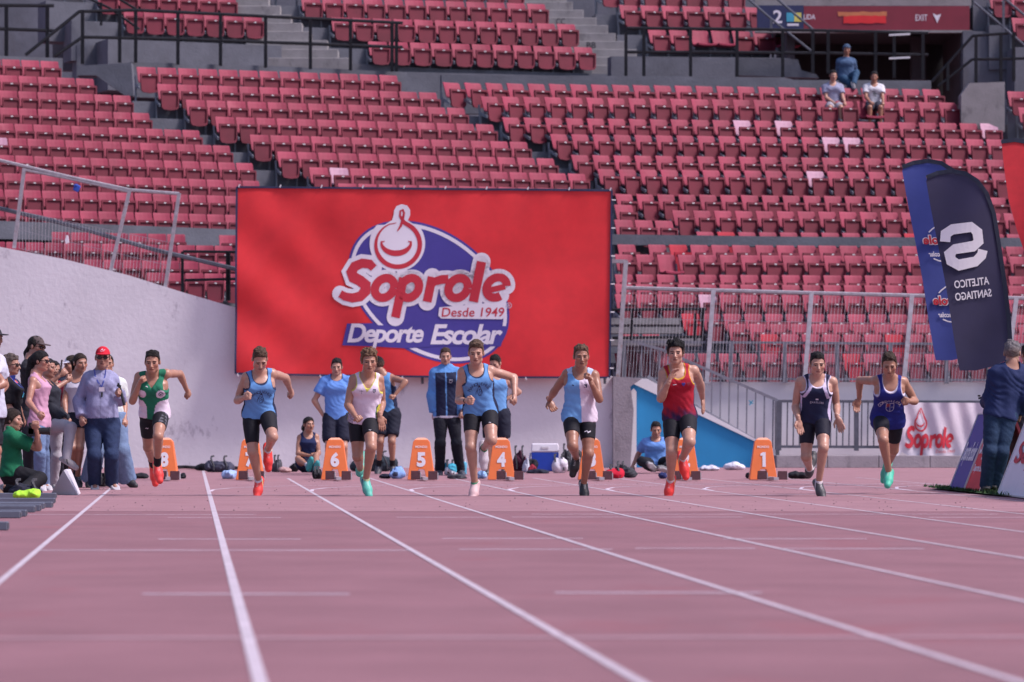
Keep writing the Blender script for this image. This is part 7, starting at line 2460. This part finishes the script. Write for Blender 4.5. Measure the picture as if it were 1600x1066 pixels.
# ================================================================== right edge
p = person(1570, 'grey haired man in navy sweater seen from behind among the boards', dict(D=44.7, H=1.80, hd=(1581.5, 552, .02), yaw=168, pitch=8, hs=1.08, nk=(1579, 574, .0), sa=(1598.5, 582, .05), sb=(1553.5, 584, -.02),
    ea=(1603, 620, -1), wa=(1593, 645, 1), eb=(1546, 622, 1), wb=(1540, 630, 1), ha=(1574, 650), hb=(1552.5, 650), ka=(1565, 706, -1), na=(1554.5, 756, 1), ta=(1556, 763, 1), kb=(1547, 706, -1), nb=(1541, 758, 1), tb=(1538.5, 764, 1),
    skin=(.36, .19, .13), hairc=(.15, .135, .14), hair=(.030, .012, .016, 75), wide=1.0, deep=1.06, belly=.01, mus=1.02, leg=1.02, vox=.012, gvox=.011,
    upper=dict(kind='shirt', col=(.017, .027, .088), hem=-.05, off=.010, wr=.009), lower=dict(kind='jeans', col=(.020, .040, .082), off=.006, flare=.014), shoe=((.025, .025, .03), (.12, .11, .11))), 'men at the boards on the right')
mb = MB()
c_ = P(1534.5, 621, p['J']['wb'][1] + .05)
mb.box(c_, (.09, .05, .022), M=Matrix.Rotation(R(-18), 3, 'Y'))
mb.box(c_ + Vector((-.035, 0, .018)), (.03, .04, .02))
tag(mb.build('radio', M_BLACKPRINT, bevel=.004), 'small black device in the hand of the man in the navy sweater', 'device')
p = person(1606, 'man with dark hair and tan top mostly hidden behind the man in the navy sweater', dict(D=47.5, H=1.80, hd=(1607, 554), yaw=200, nk=(1607, 574), sa=(1629, 584), sb=(1588, 584), ea=(1634, 620, 1), wa=(1630, 648, 1), eb=(1586, 620, 1), wb=(1590, 648, 1),
    ha=(1617, 652), hb=(1598, 652), ka=(1618, 706, -1), na=(1618, 754, 1), ta=(1619, 762, 1), kb=(1597, 706, -1), nb=(1597, 754, 1), tb=(1596, 762, 1), skin=SK3, hairc=(.012, .010, .010), hair=(.03, .02, .006, 80), upper=dict(kind='tee', col=(.26, .19, .13)), lower=dict(kind='trousers', col=(.03, .03, .04)), shoe=((.03, .03, .03), (.1, .1, .1))), 'men at the boards on the right')

# ================================================================== three boys in the stand
GS = 'boys watching from the stand'
DS_ = 87.6
zt = P(1300, 136, DS_).z - .8
p = person(1302, 'boy in grey shirt sitting at the left of the three in the stand', dict(D=DS_, H=1.68, rootz=zt, hd=(1302, 118.5, -.03), yaw=10, pitch=5, nk=(1301, 130.5), sa=(1289, 136.5), sb=(1313, 136.5), ea=(1291, 153, -1), wa=(1304, 161, -1), eb=(1317, 153, -1), wb=(1320, 160, -1),
    ha=(1296, 166), hb=(1308, 166), ka=(1297, 168, -1), na=(1297, 196, 1), ta=(1297, 200, -1), kb=(1314, 168, -1), nb=(1314, 196, 1), tb=(1314, 200, -1), skin=SK2, hairc=(.012, .010, .010), hair=(.034, .014, .005, 80), vox=.015, gvox=.014,
    upper=dict(kind='tee', col=(.26, .27, .38)), lower=dict(kind='shorts', col=(.30, .28, .32), len=.9), shoe=((.1, .1, .12), (.4, .4, .4))), GS)
p = person(1366, 'boy in white shirt with dark print sitting right of the three in the stand', dict(D=DS_, H=1.66, rootz=zt, hd=(1366, 120.5, -.03), yaw=-4, pitch=6, nk=(1365.5, 131.5), sa=(1353, 137), sb=(1377, 137), ea=(1353, 152, -1), wa=(1360, 160, -1), eb=(1379, 152, -1), wb=(1380, 160, -1),
    ha=(1360, 166), hb=(1371, 166), ka=(1359, 168, -1), na=(1359, 196, 1), ta=(1359, 200, -1), kb=(1376, 168, -1), nb=(1376, 196, 1), tb=(1376, 200, -1), skin=SK3, hairc=(.012, .010, .010), hair=(.030, .014, .005, 80), vox=.015, gvox=.014,
    upper=dict(kind='tee', col=(.56, .56, .60)), lower=dict(kind='shorts', col=(.05, .05, .07), len=.9), shoe=((.1, .1, .12), (.4, .4, .4))), GS)
chest_print(p, [ribbon([(-.05, .05), (.02, .03), (-.03, .0), (.06, -.01), (-.02, -.04), (.05, -.06)], .022)], 0, .55, M_BLACKPRINT, 'emblem')
p = person(1323, 'boy in blue hooded sweater perched on the parapet behind the other two', dict(D=88.9, H=1.66, rootz=zt, hd=(1323, 77.5, -.05), yaw=2, pitch=10, nk=(1322, 91.5), sa=(1311, 97), sb=(1333, 97), ea=(1310, 113, 1), wa=(1322, 117.5, -1), eb=(1336, 112, 1), wb=(1326, 114.5, -1),
    ha=(1316, 122), hb=(1329, 122), ka=(1328, 131, -1), na=(1330, 156, 1), ta=(1330, 161, -1), kb=(1338, 114, -1), nb=(1334, 131, -1), tb=(1336, 137, -1), skin=SK3, hairc=(.05, .085, .15), hair=(.022, .024, .002, 40), hairline=.05, vox=.015, gvox=.014,
    upper=dict(kind='jacket', col=(.055, .10, .185), collar=.04), lower=dict(kind='trousers', col=(.025, .065, .125)), shoe=((.1, .1, .12), (.4, .4, .4))), GS)
# camera and tidy up
for o in list(bpy.data.objects):
    for k_ in ('_n', '_lb'):
        if k_ in o: del o[k_]
